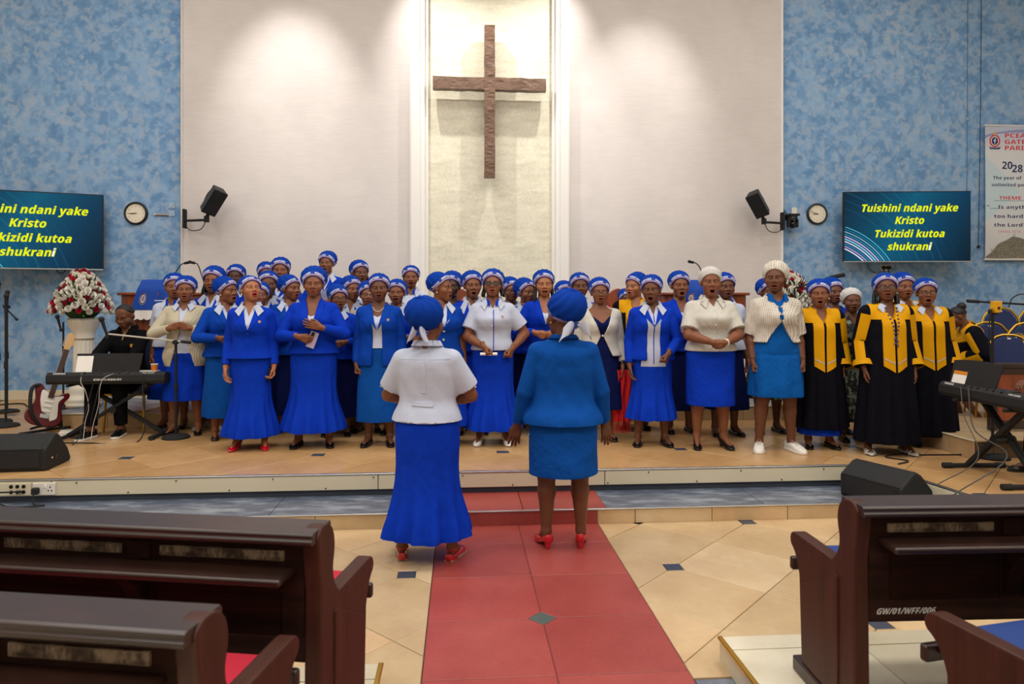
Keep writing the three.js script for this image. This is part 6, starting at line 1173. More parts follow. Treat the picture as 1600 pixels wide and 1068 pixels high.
// ------------------------------------------------------------------ banner and hanging cords on the right wall
const bannerTex = canvasTexture(952, 1536, (c, w, h) => {
  const wide = (s, x, y, k) => { c.save(); c.translate(x, y); c.scale(k, 1); c.fillText(s, 0, 0); c.restore(); };
  const g = c.createLinearGradient(0, 0, 0, h); g.addColorStop(0, '#b9c3dc'); g.addColorStop(0.15, '#d5d4dc'); g.addColorStop(0.2, '#dfe1e4'); g.addColorStop(0.55, '#d9e2e8'); g.addColorStop(0.8, '#dcdcdd'); g.addColorStop(1, '#cfd3d6'); c.fillStyle = g; c.fillRect(0, 0, w, h);
  c.fillStyle = '#8f9cc4'; c.beginPath(); c.moveTo(0, 150); c.quadraticCurveTo(200, 20, 952, 130); c.lineTo(952, 40); c.quadraticCurveTo(300, 20, 0, 110); c.fill();
  c.fillStyle = 'rgba(190,222,232,0.6)'; c.beginPath(); c.moveTo(0, 330); c.lineTo(420, 760); c.lineTo(0, 1100); c.fill();
  c.fillStyle = 'rgba(244,240,240,0.9)'; c.fillRect(20, 60, 0, 0);
  // parish crest: flame, red ring, blue oval with a white f-like cross, ribbon
  c.save(); c.translate(118, 176); c.strokeStyle = '#c8323c'; c.lineWidth = 16; c.beginPath(); c.ellipse(0, 0, 56, 64, 0, 0, 7); c.stroke(); c.strokeStyle = '#e8d9d0'; c.lineWidth = 9; c.beginPath(); c.ellipse(0, 0, 43, 52, 0, 0, 7); c.stroke();
  c.fillStyle = '#23286c'; c.beginPath(); c.ellipse(0, 0, 37, 45, 0, 0, 7); c.fill(); c.strokeStyle = '#f2f0f4'; c.lineWidth = 9; c.beginPath(); c.moveTo(14, -28); c.quadraticCurveTo(0, -32, 0, -14); c.lineTo(0, 34); c.moveTo(-18, -4); c.lineTo(18, -4); c.stroke();
  c.fillStyle = '#f0a93a'; c.beginPath(); c.moveTo(0, -112); c.quadraticCurveTo(26, -76, 0, -62); c.quadraticCurveTo(-26, -76, 0, -112); c.fill(); c.fillStyle = '#3d4674'; c.beginPath(); c.moveTo(-72, 66); c.lineTo(-30, 76); c.lineTo(30, 76); c.lineTo(72, 66); c.lineTo(56, 96); c.lineTo(-56, 96); c.fill(); c.restore();
  c.textBaseline = 'middle'; c.textAlign = 'left'; c.fillStyle = '#d3303c'; c.font = 'bold 68px sans-serif';
  wide('PCEA', 228, 114, 1.5); wide('GATEWAY', 228, 186, 1.5); wide('PARISH', 228, 256, 1.5);
  c.fillStyle = '#23235c'; c.font = 'bold 118px sans-serif'; c.fillText('20', 200, 455); c.fillText('28', 318, 492);
  c.textAlign = 'center'; c.font = 'bold 50px sans-serif'; wide('The year of', 262, 600, 1.25); wide('unlimited power', 325, 680, 1.25);
  c.fillStyle = '#d3303c'; c.font = 'bold 54px sans-serif'; wide('THEME', 300, 830, 1.5); c.strokeStyle = '#23235c'; c.lineWidth = 4; c.beginPath(); c.moveTo(100, 862); c.lineTo(560, 862); c.stroke();
  c.fillStyle = '#23235c'; c.font = 'bold 56px sans-serif'; c.textAlign = 'left'; wide('"....Is anything', 10, 935, 1.55); wide('too hard for', 100, 1040, 1.55); wide('the Lord?"', 100, 1140, 1.55); c.fillStyle = '#d5757c'; c.font = '44px sans-serif'; c.fillText('Genesis 18:14', 150, 1215);
  reseed(31); c.fillStyle = '#7d786c'; c.beginPath(); c.moveTo(10, 1500); const ridge = [[90, 1440], [150, 1360], [260, 1310], [330, 1270], [430, 1290], [560, 1340], [768, 1420], [952, 1470]]; for (const p of ridge) c.lineTo(...p); c.lineTo(952, 1536); c.lineTo(10, 1536); c.fill();
  for (let i = 0; i < 900; i++) { const x = 60 + rnd() * 880, y = 1310 + rnd() * 220; if (y < 1270 + Math.abs(x - 340) * 0.42) continue; c.fillStyle = ['#938d7f', '#635f55', '#a39b8a', '#6f7448'][(rnd() * 4) | 0]; c.fillRect(x, y, 4 + rnd() * 14, 3 + rnd() * 8); }
  c.fillStyle = '#6f6a5e'; c.fillRect(345, 1240, 8, 30);
});
{
  const x0 = 7.898, y1 = 4.292, y0 = 2.269, h = y1 - y0, w = h * 0.62;
  const t = thing('banner', 'tall printed church banner with crest and blue lettering on the right wall', 'banner', [x0, y0, -BACK + 0.02], -0.03);
  const g = new THREE.PlaneGeometry(w, h, 14, 20); { const p = g.attributes.position; for (let i = 0; i < p.count; i++) p.setZ(i, 0.006 * Math.sin(p.getX(i) * 7 + p.getY(i) * 2)); g.computeVertexNormals(); }
  mesh('sheet', keepUV(g.translate(w / 2, h / 2, 0.035)), std({ map: bannerTex, roughness: 0.6, side: THREE.DoubleSide }), t);
  mesh('top_rail', rod(V(-0.01, h, 0.03), V(w + 0.01, h, 0.03), 0.014), M.plastic, t); mesh('bottom_rail', rod(V(-0.01, 0, 0.03), V(w + 0.01, 0, 0.03), 0.016), M.plastic, t);
  const tc = thing('hanging_cord', 'dark cord with a black knob hanging beside the banner', 'cord', [7.837, 0, -BACK]);
  mesh('cord', cable([[0.03, CEILING - 0.02, 0.02], [0.02, 5, 0.02], [0.0, 3.6, 0.02], [-0.02, 2.462 + 0.02, 0.02]], 0.004, 30), M.matte, tc); mesh('knob', ball(0.022, -0.02, 2.462, 0.024), M.rubber, tc);
  const tw = thing('wall_wire', 'thin grey wire running down the blue wall to the right screen', 'wire', [7.643, 0, -BACK]);
  mesh('wire', cable([[0.02, CEILING - 0.02, 0.008], [0.01, 5, 0.008], [0, 3.185, 0.008]], 0.004, 20), std({ color: 0x5f7f9f, roughness: 0.7 }), tw); mesh('clip', box(0.02, 0.02, 0.012, 0.01, 4.4, 0.006), M.plastic, tw);
}

// ------------------------------------------------------------------ wooden lecterns, pulpit, carved chair
const clothTex = canvasTexture(512, 512, (c, w, h) => {
  c.fillStyle = '#0f45a8'; c.fillRect(0, 0, w, h);
  c.save(); c.translate(80, 330); c.scale(0.5, 1.15); c.fillStyle = '#c9b283'; c.beginPath(); c.ellipse(0, 0, 66, 82, 0, 0, 7); c.fill(); c.fillStyle = '#1d2a63'; c.beginPath(); c.ellipse(0, 0, 60, 76, 0, 0, 7); c.fill(); c.fillStyle = '#e4e1e6'; c.beginPath(); c.ellipse(0, 0, 45, 58, 0, 0, 7); c.fill();
  c.strokeStyle = '#23306e'; c.lineWidth = 9; c.strokeRect(-22, -30, 44, 56); c.fillStyle = '#9a1f38'; c.fillRect(-6, -42, 12, 84); c.fillRect(-32, -10, 64, 12); c.restore();
  c.fillStyle = '#e8e6ea'; c.fillRect(190, 350, 330, 14);
});
const clothMat = std({ map: clothTex, roughness: 0.8 }), clothBlue = cloth(0x0f45a8), laceMat = cloth(0xeeeae4);
function gooseneck(t, x, y, z, pts, name = 'microphone') {
  const m = mesh(name, [cable(pts.map(([a, b, c]) => [x + a, y + b, z + c]), 0.007, 40, 8)], M.black, t);
  const [a, b, c] = pts[pts.length - 1], [d, e, f] = pts[pts.length - 2], q = V(x + a, y + b, z + c), dir = V(a - d, b - e, c - f).normalize();
  mesh('capsule', rod(q, q.clone().addScaledVector(dir, 0.075), 0.016, 0.019, 14), M.rubber, m); mesh('foot', lathe([[0, 0], [0.035, 0], [0.03, 0.025], [0.012, 0.04], [0, 0.04]], 20).translate(x + pts[0][0], y + pts[0][1], z + pts[0][2]), M.black, m);
}

function lectern(label, at, group) {
  const t = thing('lectern', label, 'lectern', at, 0, group);
  const plan = (w, d) => { const q = new THREE.Shape(), r = 0.16; q.moveTo(-w / 2 + r, -d / 2); q.lineTo(w / 2 - r, -d / 2); q.quadraticCurveTo(w / 2, -d / 2, w / 2, -d / 2 + r); q.lineTo(w / 2, d / 2); q.lineTo(-w / 2, d / 2); q.lineTo(-w / 2, -d / 2 + r); q.quadraticCurveTo(-w / 2, -d / 2, -w / 2 + r, -d / 2); return q; };
  const lay = (w, d, y0, y1, b = 0.006) => slab(plan(w, d), y1 - y0, b, 10).rotateX(-Math.PI / 2).translate(0, y0, 0);
  mesh('plinth', lay(1.02, 0.5, 0.0, 0.07), M.plaster, t);
  mesh('body', lay(0.94, 0.44, 0.06, 0.98), M.redWood, t);
  for (const x of [-0.28, 0, 0.28]) mesh('pilaster', box(0.05, 0.86, 0.03, x, 0.52, 0.22, 0.008), M.redWood, t);
  mesh('upper_cabinet', lay(1.08, 0.52, 0.98, 1.27, 0.012), M.redWood, t);
  mesh('cornice', lay(1.16, 0.58, 1.265, 1.3, 0.01), M.redWood, t);
  mesh('reading_desk', slab([[-0.22, 1.3], [0.2, 1.3], [0.2, 1.45], [-0.22, 1.33]], 0.48, 0.01).rotateY(-Math.PI / 2).translate(0.24, 0, 0), M.redWood, t);
  const rows = [], lace = []; const N = 30;
  for (let i = 0; i <= 14; i++) { const v = i / 14, r = []; for (let j = 0; j <= N; j++) { const u = j / N - 0.5; if (v < 0.2) r.push([u * 0.5, 1.465 - (0.2 - v) * 0.1, 0.02 + v * 1.05]); else { const q = (v - 0.2) / 0.8; r.push([u * (0.5 + 0.22 * q), 1.465 - q * 0.38, 0.235 + 0.06 * Math.min(1, q * 3) + 0.012 * q * Math.sin(u * 22)]); } } rows.push(r); }
  const uvf = (v, u) => [u, 1 - clamp((v - 0.2) / 0.8)];
  const c = mesh('cloth', gridGeo(rows, false, uvf), std({ map: clothTex, roughness: 0.8, side: THREE.DoubleSide }), t);
  for (let i = 0; i <= 4; i++) { const r = []; for (let j = 0; j <= 60; j++) { const u = j / 60 - 0.5; r.push([u * 0.73, 1.09 - (i / 4) * (0.11 + 0.018 * Math.abs(Math.sin(j / 60 * Math.PI * 9))), 0.29 + 0.012 * Math.sin(u * 22) + 0.004 * i]); } lace.push(r); }
  mesh('lace_edge', gridGeo(lace), std({ map: TX.crochet, roughness: 0.9, side: THREE.DoubleSide }), c);
  for (const s of [-1, 1]) { const g = []; for (let i = 0; i <= 6; i++) { const v = i / 6; g.push([[s * (0.26 + 0.1 * v), 1.44 - 0.36 * v, 0.26], [s * (0.27 + 0.15 * v), 1.42 - 0.38 * v, 0.1], [s * (0.27 + 0.15 * v), 1.38 - 0.36 * v, -0.08]]); } mesh('side_drape', gridGeo(g), std({ color: 0xeeeae4, roughness: 0.85, side: THREE.DoubleSide }), c); }
  return t;
}
{
  const grp = 'wooden lecterns';
  const [lx, lz] = [-3.658, -9.042], [rx, rz] = [3.051, -8.65];
  lectern('tall red-brown wooden lectern draped with a blue crested cloth and lace, at the left', [lx, BACK_H, lz], grp);
  lectern('wooden pulpit with a blue cloth mostly hidden behind the singer in the plain white blouse', [rx, BACK_H, rz], grp);
  const mic = (label, x, z, pts) => { const t = thing('microphone', label, 'microphone', [x, BACK_H + 1.3, z], 0); gooseneck(t, 0, 0, 0, pts, 'stem'); };
  mic('thin black gooseneck microphone leaning right on the left lectern', -3.687, lz + 0.02, [[0, 0.13, 0], [0.05, 0.2, 0], [0.12, 0.3, 0.01], [0.155, 0.345, 0.02], [0.185, 0.365, 0.025], [0.21, 0.37, 0.03]]);
  mic('thin black gooseneck microphone leaning left at the right end of the left lectern', -3.209, lz + 0.05, [[0, 0, 0], [-0.025, 0.1, 0], [-0.07, 0.26, 0.01], [-0.09, 0.33, 0.02], [-0.11, 0.365, 0.025], [-0.13, 0.37, 0.03]]);
  mic('gooseneck microphone rising behind the plain white blouse', 3.108, rz, [[0, 0.13, 0], [-0.03, 0.24, 0], [-0.08, 0.34, 0.02], [-0.13, 0.38, 0.03], [-0.16, 0.385, 0.04]]);
}
function carvedChair(label, at, turn) {
  const t = thing('carved_chair', label, 'chair', at, turn, 'carved church chairs');
  const bk = new THREE.Shape(); bk.moveTo(-0.26, 0.45); bk.lineTo(-0.28, 1.15); bk.quadraticCurveTo(-0.28, 1.25, -0.16, 1.25); bk.quadraticCurveTo(-0.1, 1.36, 0, 1.37); bk.quadraticCurveTo(0.1, 1.36, 0.16, 1.25); bk.quadraticCurveTo(0.28, 1.25, 0.28, 1.15); bk.lineTo(0.26, 0.45);
  mesh('backrest', slab(bk, 0.05, 0.008, 10).translate(0, 0, -0.28), M.redWood, t); mesh('back_pad', box(0.4, 0.6, 0.04, 0, 0.82, -0.22, 0.015, 2), M.crimson, t);
  mesh('seat', box(0.58, 0.09, 0.5, 0, 0.44, 0, 0.02, 2), M.redWood, t);
  for (const x of [-0.25, 0.25]) for (const z of [-0.24, 0.22]) mesh('leg', lathe([[0.03, 0], [0.022, 0.05], [0.034, 0.14], [0.022, 0.24], [0.034, 0.34], [0.03, 0.4]], 14).translate(x, 0, z), M.redWood, t);
  for (const x of [-0.28, 0.28]) mesh('arm', [box(0.06, 0.05, 0.5, x, 0.68, 0, 0.015, 2), rod(V(x, 0.46, 0.2), V(x, 0.68, 0.2), 0.025)], M.redWood, t);
}
carvedChair('carved wooden chair whose crest shows behind the yellow-shouldered older singer', [2.166, BACK_H, -9.2], 0);
carvedChair('carved wooden chair mostly hidden behind the high knotted turban', [-0.031, BACK_H, -9.2], 0);

// ------------------------------------------------------------------ column pedestals and flowers
function pedestal(label, at) {
  const t = thing('pedestal', label, 'pedestal', at, 0, 'white column pedestals');
  mesh('base', lathe([[0, 0], [0.175, 0], [0.175, 0.04], [0.16, 0.05], [0.172, 0.075], [0.172, 0.1], [0.15, 0.12], [0.142, 0.16], [0.15, 0.2], [0.135, 0.23], [0.118, 0.26], [0.112, 0.29], [0, 0.29]], 40), M.plaster, t);
  const g = new THREE.CylinderGeometry(0.1, 0.112, 0.5, 96, 6), p = g.attributes.position; for (let i = 0; i < p.count; i++) { const r = Math.hypot(p.getX(i), p.getZ(i)); if (r > 0.01) { const a = Math.atan2(p.getZ(i), p.getX(i)), k = 1 - 0.07 * Math.pow(Math.abs(Math.cos(a * 8)), 0.7); p.setX(i, p.getX(i) * k); p.setZ(i, p.getZ(i) * k); } } g.computeVertexNormals();
  mesh('fluted_shaft', g.translate(0, 0.53, 0), M.plaster, t);
  mesh('capital', lathe([[0, 0.76], [0.105, 0.76], [0.115, 0.78], [0.105, 0.8], [0.12, 0.86], [0.15, 0.91], [0.158, 0.95], [0.165, 0.96], [0.165, 1.0], [0, 1.0]], 40), M.plaster, t);
}
const petalMat = [0xf6f1e6, 0xefe8da, 0xfaf6ee].map((c) => std({ color: c, roughness: 0.8, side: THREE.DoubleSide })), roseMat = [0xc8103a, 0xa80c2e].map((c) => std({ color: c, roughness: 0.65, side: THREE.DoubleSide })), leafMat = std({ color: 0x2f5a22, roughness: 0.6, side: THREE.DoubleSide });
function bloom(layers, r, cup, ruffle) {
  const gs = []; layers.forEach(([n, rad, tilt], li) => { for (let i = 0; i < n; i++) { const rows = []; for (let a = 0; a <= 3; a++) { const v = a / 3, row = []; for (let b = 0; b <= 3; b++) { const u = b / 3 - 0.5, w = Math.sin(Math.PI * (0.12 + 0.72 * v)) * rad * 0.95, x = u * w, y = v * rad * Math.sin(tilt + cup * v) + ruffle * rad * Math.sin(b * 3 + li) * v, z = v * rad * Math.cos(tilt + cup * v) - u * u * w * 0.4; row.push([x, y, z]); } rows.push(row); } const g = gridGeo(rows); g.userData = {}; gs.push(g.rotateY(i / n * 6.283 + li * 0.7)); } });
  return merge(gs).scale(r, r, r);
}
reseed(404);
const CARNATION = [0, 1].map((k) => bloom([[8, 1, -0.25 + k * 0.1], [9, 1.0, 0.1], [8, 0.95, 0.5], [8, 0.85, 0.85], [6, 0.7, 1.15], [5, 0.5, 1.4]], 0.05, 0.35, 0.2)), ROSE = bloom([[6, 1.0, 0.1], [5, 0.95, 0.5], [5, 0.9, 0.9], [4, 0.75, 1.2], [3, 0.55, 1.45]], 0.043, 0.5, 0.03);
function flowers(label, at, seed) {
  const t = thing('flower_arrangement', label, 'flowers', at, 0, 'flower arrangements on columns'); reseed(seed);
  mesh('bowl', lathe([[0, 0], [0.1, 0], [0.13, 0.06], [0.12, 0.07], [0, 0.06]], 24), M.plaster, t);
  const leaves = [];
  for (let i = 0; i < 260; i++) { const a = rnd() * 6.283, e = Math.acos(1 - rnd() * 1.15), q = rnd(), R = 0.2 + 0.1 * q, L = 0.07 + 0.07 * rnd(), g = new THREE.PlaneGeometry(0.022, L, 1, 3); const p = g.attributes.position; for (let k = 0; k < p.count; k++) { const v = p.getY(k) / L + 0.5; p.setX(k, p.getX(k) * Math.sin(Math.PI * clamp(v * 0.9 + 0.08))); p.setZ(k, -0.02 * v * v); } g.translate(0, L / 2, 0).rotateX(e * 0.9 + rnd() * 0.5).rotateY(a); g.translate(Math.sin(e) * Math.sin(a) * R * 0.95, 0.06 + 0.42 * Math.cos(e) * (0.55 + 0.3 * q) + 0.03, Math.sin(e) * Math.cos(a) * R * 0.95); leaves.push(g); }
  for (let i = 0; i < 26; i++) { const a = i / 26 * 6.283 + rnd() * 0.2, L = 0.16 + rnd() * 0.08, g = new THREE.PlaneGeometry(0.018, L, 1, 5), p = g.attributes.position; for (let k = 0; k < p.count; k++) { const v = p.getY(k) / L + 0.5; p.setX(k, p.getX(k) * (1 - v * 0.7)); p.setZ(k, 0.0 - 0.05 * v * v); } g.translate(0, L / 2, 0).rotateX(1.75).rotateY(a).translate(Math.sin(a) * 0.2, 0.07, Math.cos(a) * 0.2); leaves.push(g); }
  mesh('foliage', leaves.map((g) => g), leafMat, t).userData.kind = 'stuff';
  mesh('core', ball(1, 0, 0.2, 0, 0.21, 0.24, 0.21, 20), std({ color: 0x22401c, roughness: 0.9 }), t);
  const N = 165; for (let i = 0; i < N; i++) {
    const y = 1 - (i + 0.5) / N * 1.12, a = i * 2.39996, r = Math.sqrt(Math.max(0, 1 - y * y)), top = y > 0.86, red = top ? i % 3 !== 1 : rnd() < 0.38, n = V(r * Math.sin(a), y, r * Math.cos(a));
    const fl = mesh(red ? 'red_rose' : 'white_carnation', red ? ROSE : CARNATION[i % 2], red ? roseMat[i % 2] : petalMat[i % 3], t);
    fl.position.set(n.x * (0.285 + 0.02 * rnd()) * (1 - 0.36 * Math.max(0, y)), 0.1 + Math.max(-0.06, y) * (0.42 + 0.02 * rnd()), n.z * 0.28 * (1 - 0.36 * Math.max(0, y)));
    fl.quaternion.setFromUnitVectors(V(0, 1, 0), V(n.x, n.y * 0.7 + 0.15, n.z).normalize()); const k = 0.72 + rnd() * 0.26; fl.scale.set(k, k, k);
  }
}
{
  const P1 = [-4.275, -8.185], P2 = [3.763, -7.745];
  pedestal('white fluted column pedestal carrying flowers at the left, behind the keyboard', [P1[0], BACK_H, P1[1]]);
  pedestal('white fluted column pedestal hidden behind the crocheted bolero', [P2[0], BACK_H, P2[1]]);
  flowers('domed arrangement of white carnations and red roses at the left below the screen', [P1[0] - 0.02, BACK_H + 1.0, P1[1]], 11);
  flowers('arrangement of white and red flowers showing only behind the white crocheted head scarf', [P2[0], BACK_H + 1.0, P2[1]], 23);
}

// ------------------------------------------------------------------ blue banquet chairs with gold frames
function banquetChair(o) {
  const t = thing('banquet_chair', o.label, 'chair', o.at, o.turn, 'blue chairs with gold frames');
  const half = [[0.19, 0.44], [0.205, 0.6], [0.215, 0.74], [0.19, 0.83], [0.12, 0.92], [0.05, 0.945]], loop = half.concat(half.slice().reverse().map(([x, y]) => [-x, y])), lean = (y) => -0.2 - (y - 0.44) * 0.16;
  const sh = outline(loop.map(([x, y]) => [x * 0.9, 0.44 + (y - 0.44) * 0.965]));
  mesh('back_pad', slab(sh, 0.045, 0.014).translate(0, 0, -0.022).applyMatrix4(new THREE.Matrix4().set(1, 0, 0, 0, 0, 1, 0, 0, 0, -0.16, 1, -0.2 + 0.16 * 0.44, 0, 0, 0, 1)), M.chairFabric, t);
  const fr = new THREE.CatmullRomCurve3([V(0.21, 0, -0.3), V(0.2, 0.22, -0.24), ...loop.map(([x, y]) => V(x, y, lean(y))), V(-0.2, 0.22, -0.24), V(-0.21, 0, -0.3)], false, 'catmullrom', 0.15);
  mesh('back_frame', new THREE.TubeGeometry(fr, 90, 0.0145, 8), M.gold, t);
  mesh('handle', box(0.035, 0.016, 0.012, 0, 0.905, lean(0.9) + 0.024, 0.004), M.plastic, t);
  mesh('seat', box(0.43, 0.075, 0.42, 0, 0.43, 0.01, 0.03, 3), M.chairFabric, t);
  mesh('seat_frame', box(0.42, 0.025, 0.4, 0, 0.385, 0.01, 0.006), M.gold, t);
  for (const x of [-0.19, 0.19]) mesh('leg', rod(V(x, 0.4, 0.18), V(x * 1.05, 0, 0.21), 0.0135), M.gold, t);
  mesh('stretcher', [rod(V(-0.195, 0.2, 0.195), V(0.195, 0.2, 0.195), 0.009), rod(V(0.197, 0.2, 0.195), V(0.2, 0.2, -0.245), 0.009), rod(V(-0.197, 0.2, 0.195), V(-0.2, 0.2, -0.245), 0.009)], M.gold, t);
  return t;
}
for (const [x, z, y, turn, label, k] of [
  [-3.47, -7.605, STAGE_H, 0.0, 'gold-framed blue chair under the man at the left keyboard'],
  [5.375, -6.373, BACK_H, -0.55, 'largest blue banquet chair, directly behind the low wooden screen', 0.9],
  [6.134, -7.872, BACK_H, -0.3, 'blue banquet chair just right of the bun-haired person'],
  [6.007, -7.33, BACK_H, -0.35, 'blue banquet chair right behind the microphone stand pole'],
  [5.501, -6.815, BACK_H, -1.95, 'blue banquet chair under the bun-haired person in the robe', 0.9],
  [6.848, -8.17, TOP_H, -0.3, 'blue banquet chair rising highest of the group, against the blue wall'],
  [6.242, -7.062, BACK_H, -0.4, 'blue banquet chair cut by the frame, at the right of the group'],
  [7.311, -8.136, TOP_H, -0.3, 'blue banquet chair at the back, cut by the frame edge'],
]) banquetChair({ at: [x, y, z], turn, label }).scale.setScalar(k || 1);
struct('step_right', prism([[5.2, -8.3], [XR, -8.3], [XR, -BACK], [5.2, -BACK]], BACK_H - 0.02, TOP_H), M.tiles[1]);
banquetChair({ at: [5.0, STAGE_H, -5.05], turn: -1.45, label: 'gold-framed blue chair under the player at the right keyboard' });
{ // low panelled screen
  const t = thing('wooden_screen', 'low panelled red-brown wooden screen in front of the blue chairs', 'screen', [4.834, -6.012].flatMap((v, i) => (i ? [BACK_H, v] : [v])), -0.12);
  mesh('frame', [box(1.5, 0.05, 0.06, 0.75, 0.6, 0, 0.012, 2), box(1.5, 0.08, 0.04, 0.75, 0.06, 0), ...[0.03, 0.52, 1.0, 1.47].map((x) => box(0.07, 0.58, 0.045, x, 0.3, 0)), box(1.5, 0.05, 0.042, 0.75, 0.55, 0)], M.wood, t);
  for (const x of [0.275, 0.76, 1.235]) mesh('panel', box(0.42, 0.44, 0.025, x, 0.31, 0, 0.01, 2), M.redWood, t);
}

// ------------------------------------------------------------------ keyboards, stands, music gear
const textTex = (s, font, w, h, color = '#c8c8c8', bg = null) => canvasTexture(w, h, (c) => { c.clearRect(0, 0, w, h); if (bg) { c.fillStyle = bg; c.fillRect(0, 0, w, h); } c.fillStyle = color; c.font = font; c.textBaseline = 'middle'; c.textAlign = 'center'; c.fillText(s, w / 2, h / 2, w * 0.96); });
const printMat = (tx) => std({ map: tx, transparent: true, alphaTest: 0.35, roughness: 0.6 });
const maker = printMat(textTex('YAMAHA', 'bold 60px sans-serif', 320, 72)), modelA = printMat(textTex('PSR-SX600', 'italic 46px sans-serif', 320, 72)), modelB = printMat(textTex('PSR-SX900', 'italic bold 46px sans-serif', 320, 72)), asset = printMat(textTex('GW/01/KBD/01', 'italic bold 50px sans-serif', 400, 72, '#e0e0e0'));
function keyboard(o) {                                                              // local +z is the back panel, the player sits at -z
  const L = o.length, t = thing('keyboard', o.label, 'keyboard', o.at, o.turn);
  mesh('body', slab([[-0.19, 0], [0.19, 0], [0.205, 0.03], [0.2, 0.085], [0.17, 0.115], [-0.02, 0.09], [-0.04, 0.055], [-0.19, 0.05]], L, 0.008).rotateY(-Math.PI / 2).translate(L / 2, 0, 0), M.rubber, t);
  for (let i = 0, n = 36; i < n; i++) mesh('white_key', box((L - 0.16) / n - 0.0015, 0.014, 0.14, -(L - 0.16) / 2 + (i + 0.5) * (L - 0.16) / n, 0.06, -0.115, 0.002), M.plastic, t);
  for (let i = 0, n = 36; i < n; i++) if (![2, 6].includes(i % 7)) mesh('black_key', box(0.011, 0.014, 0.085, -(L - 0.16) / 2 + (i + 1) * (L - 0.16) / n, 0.072, -0.09, 0.002), M.gloss, t);
  const f = (w, h, x, y, m) => mesh('print', plate(w, h).translate(x, y, 0.2055), m, t);
  const tilt = (w, h, x, m, name) => mesh(name, plate(w, h).rotateX(-0.78).translate(x, 0.1035, 0.1885), m, t);
  tilt(0.15, 0.034, -L / 2 + 0.12, maker, 'maker_print'); tilt(0.17, 0.03, L / 2 - 0.16, o.model, 'model_print');
  if (o.asset) mesh('asset_print', plate(0.3, 0.04).translate(0.02, 0.045, 0.2065), asset, t);
  for (const x of [-0.2, -0.12, -0.05, 0.05, 0.12, 0.2]) mesh('socket', rod(V(x, 0.1, 0.17), V(x, 0.114, 0.184), 0.009, 0.009, 12), M.black, t);
  mesh('control_panel', box(0.34, 0.006, 0.1, 0, 0.104, 0.06, 0.002).rotateX(0.0), M.gloss, t);
  const W = o.restW, rest = new THREE.Shape(); rest.moveTo(-W / 2 + 0.02, 0); rest.lineTo(W / 2 - 0.02, 0); rest.lineTo(W / 2, 0.19); rest.quadraticCurveTo(0, o.arch ? 0.225 : 0.192, -W / 2, 0.19);
  const q = mesh('music_rest', slab(rest, 0.012, 0.003, 10).rotateX(-0.28).translate(o.restX || 0, 0.105, 0.14), M.matte, t);
  return t;
}
function crossStand(o) {                                                            // double-braced X stand in the plane of local x, y
  const t = thing('keyboard_stand', o.label, 'stand', o.at, o.turn, 'folding keyboard stands'), h = o.h, w = o.w;
  for (const z of [-0.055, 0.055]) { const s = z > 0 ? 1 : -1; mesh('brace', beam(V(-s * w / 2, 0.03, z), V(s * w * 0.42, h, z), 0.032, 0.022), M.matte, t); mesh('brace', beam(V(-s * w / 2, 0.03, z * 0.45), V(s * w * 0.42, h, z * 0.45), 0.032, 0.022), M.matte, t); }
  mesh('pivot', rod(V(0, h * 0.52, -0.08), V(0, h * 0.52, 0.08), 0.035, 0.035, 18), M.black, t);
  for (const x of [-w / 2, w / 2]) { const f = mesh('foot', rod(V(x, 0.022, -0.23), V(x, 0.022, 0.23), 0.018), M.matte, t); for (const z of [-0.25, 0.18]) mesh('foot_cap', rod(V(x, 0.022, z), V(x, 0.022, z + 0.07), 0.024), M.rubber, f); }
  for (const x of [-w * 0.42, w * 0.42]) mesh('top_arm', [rod(V(x, h, -0.2), V(x, h, 0.2), 0.014), rod(V(x, h, -0.2), V(x, h + 0.03, -0.21), 0.012)], M.matte, t);
}
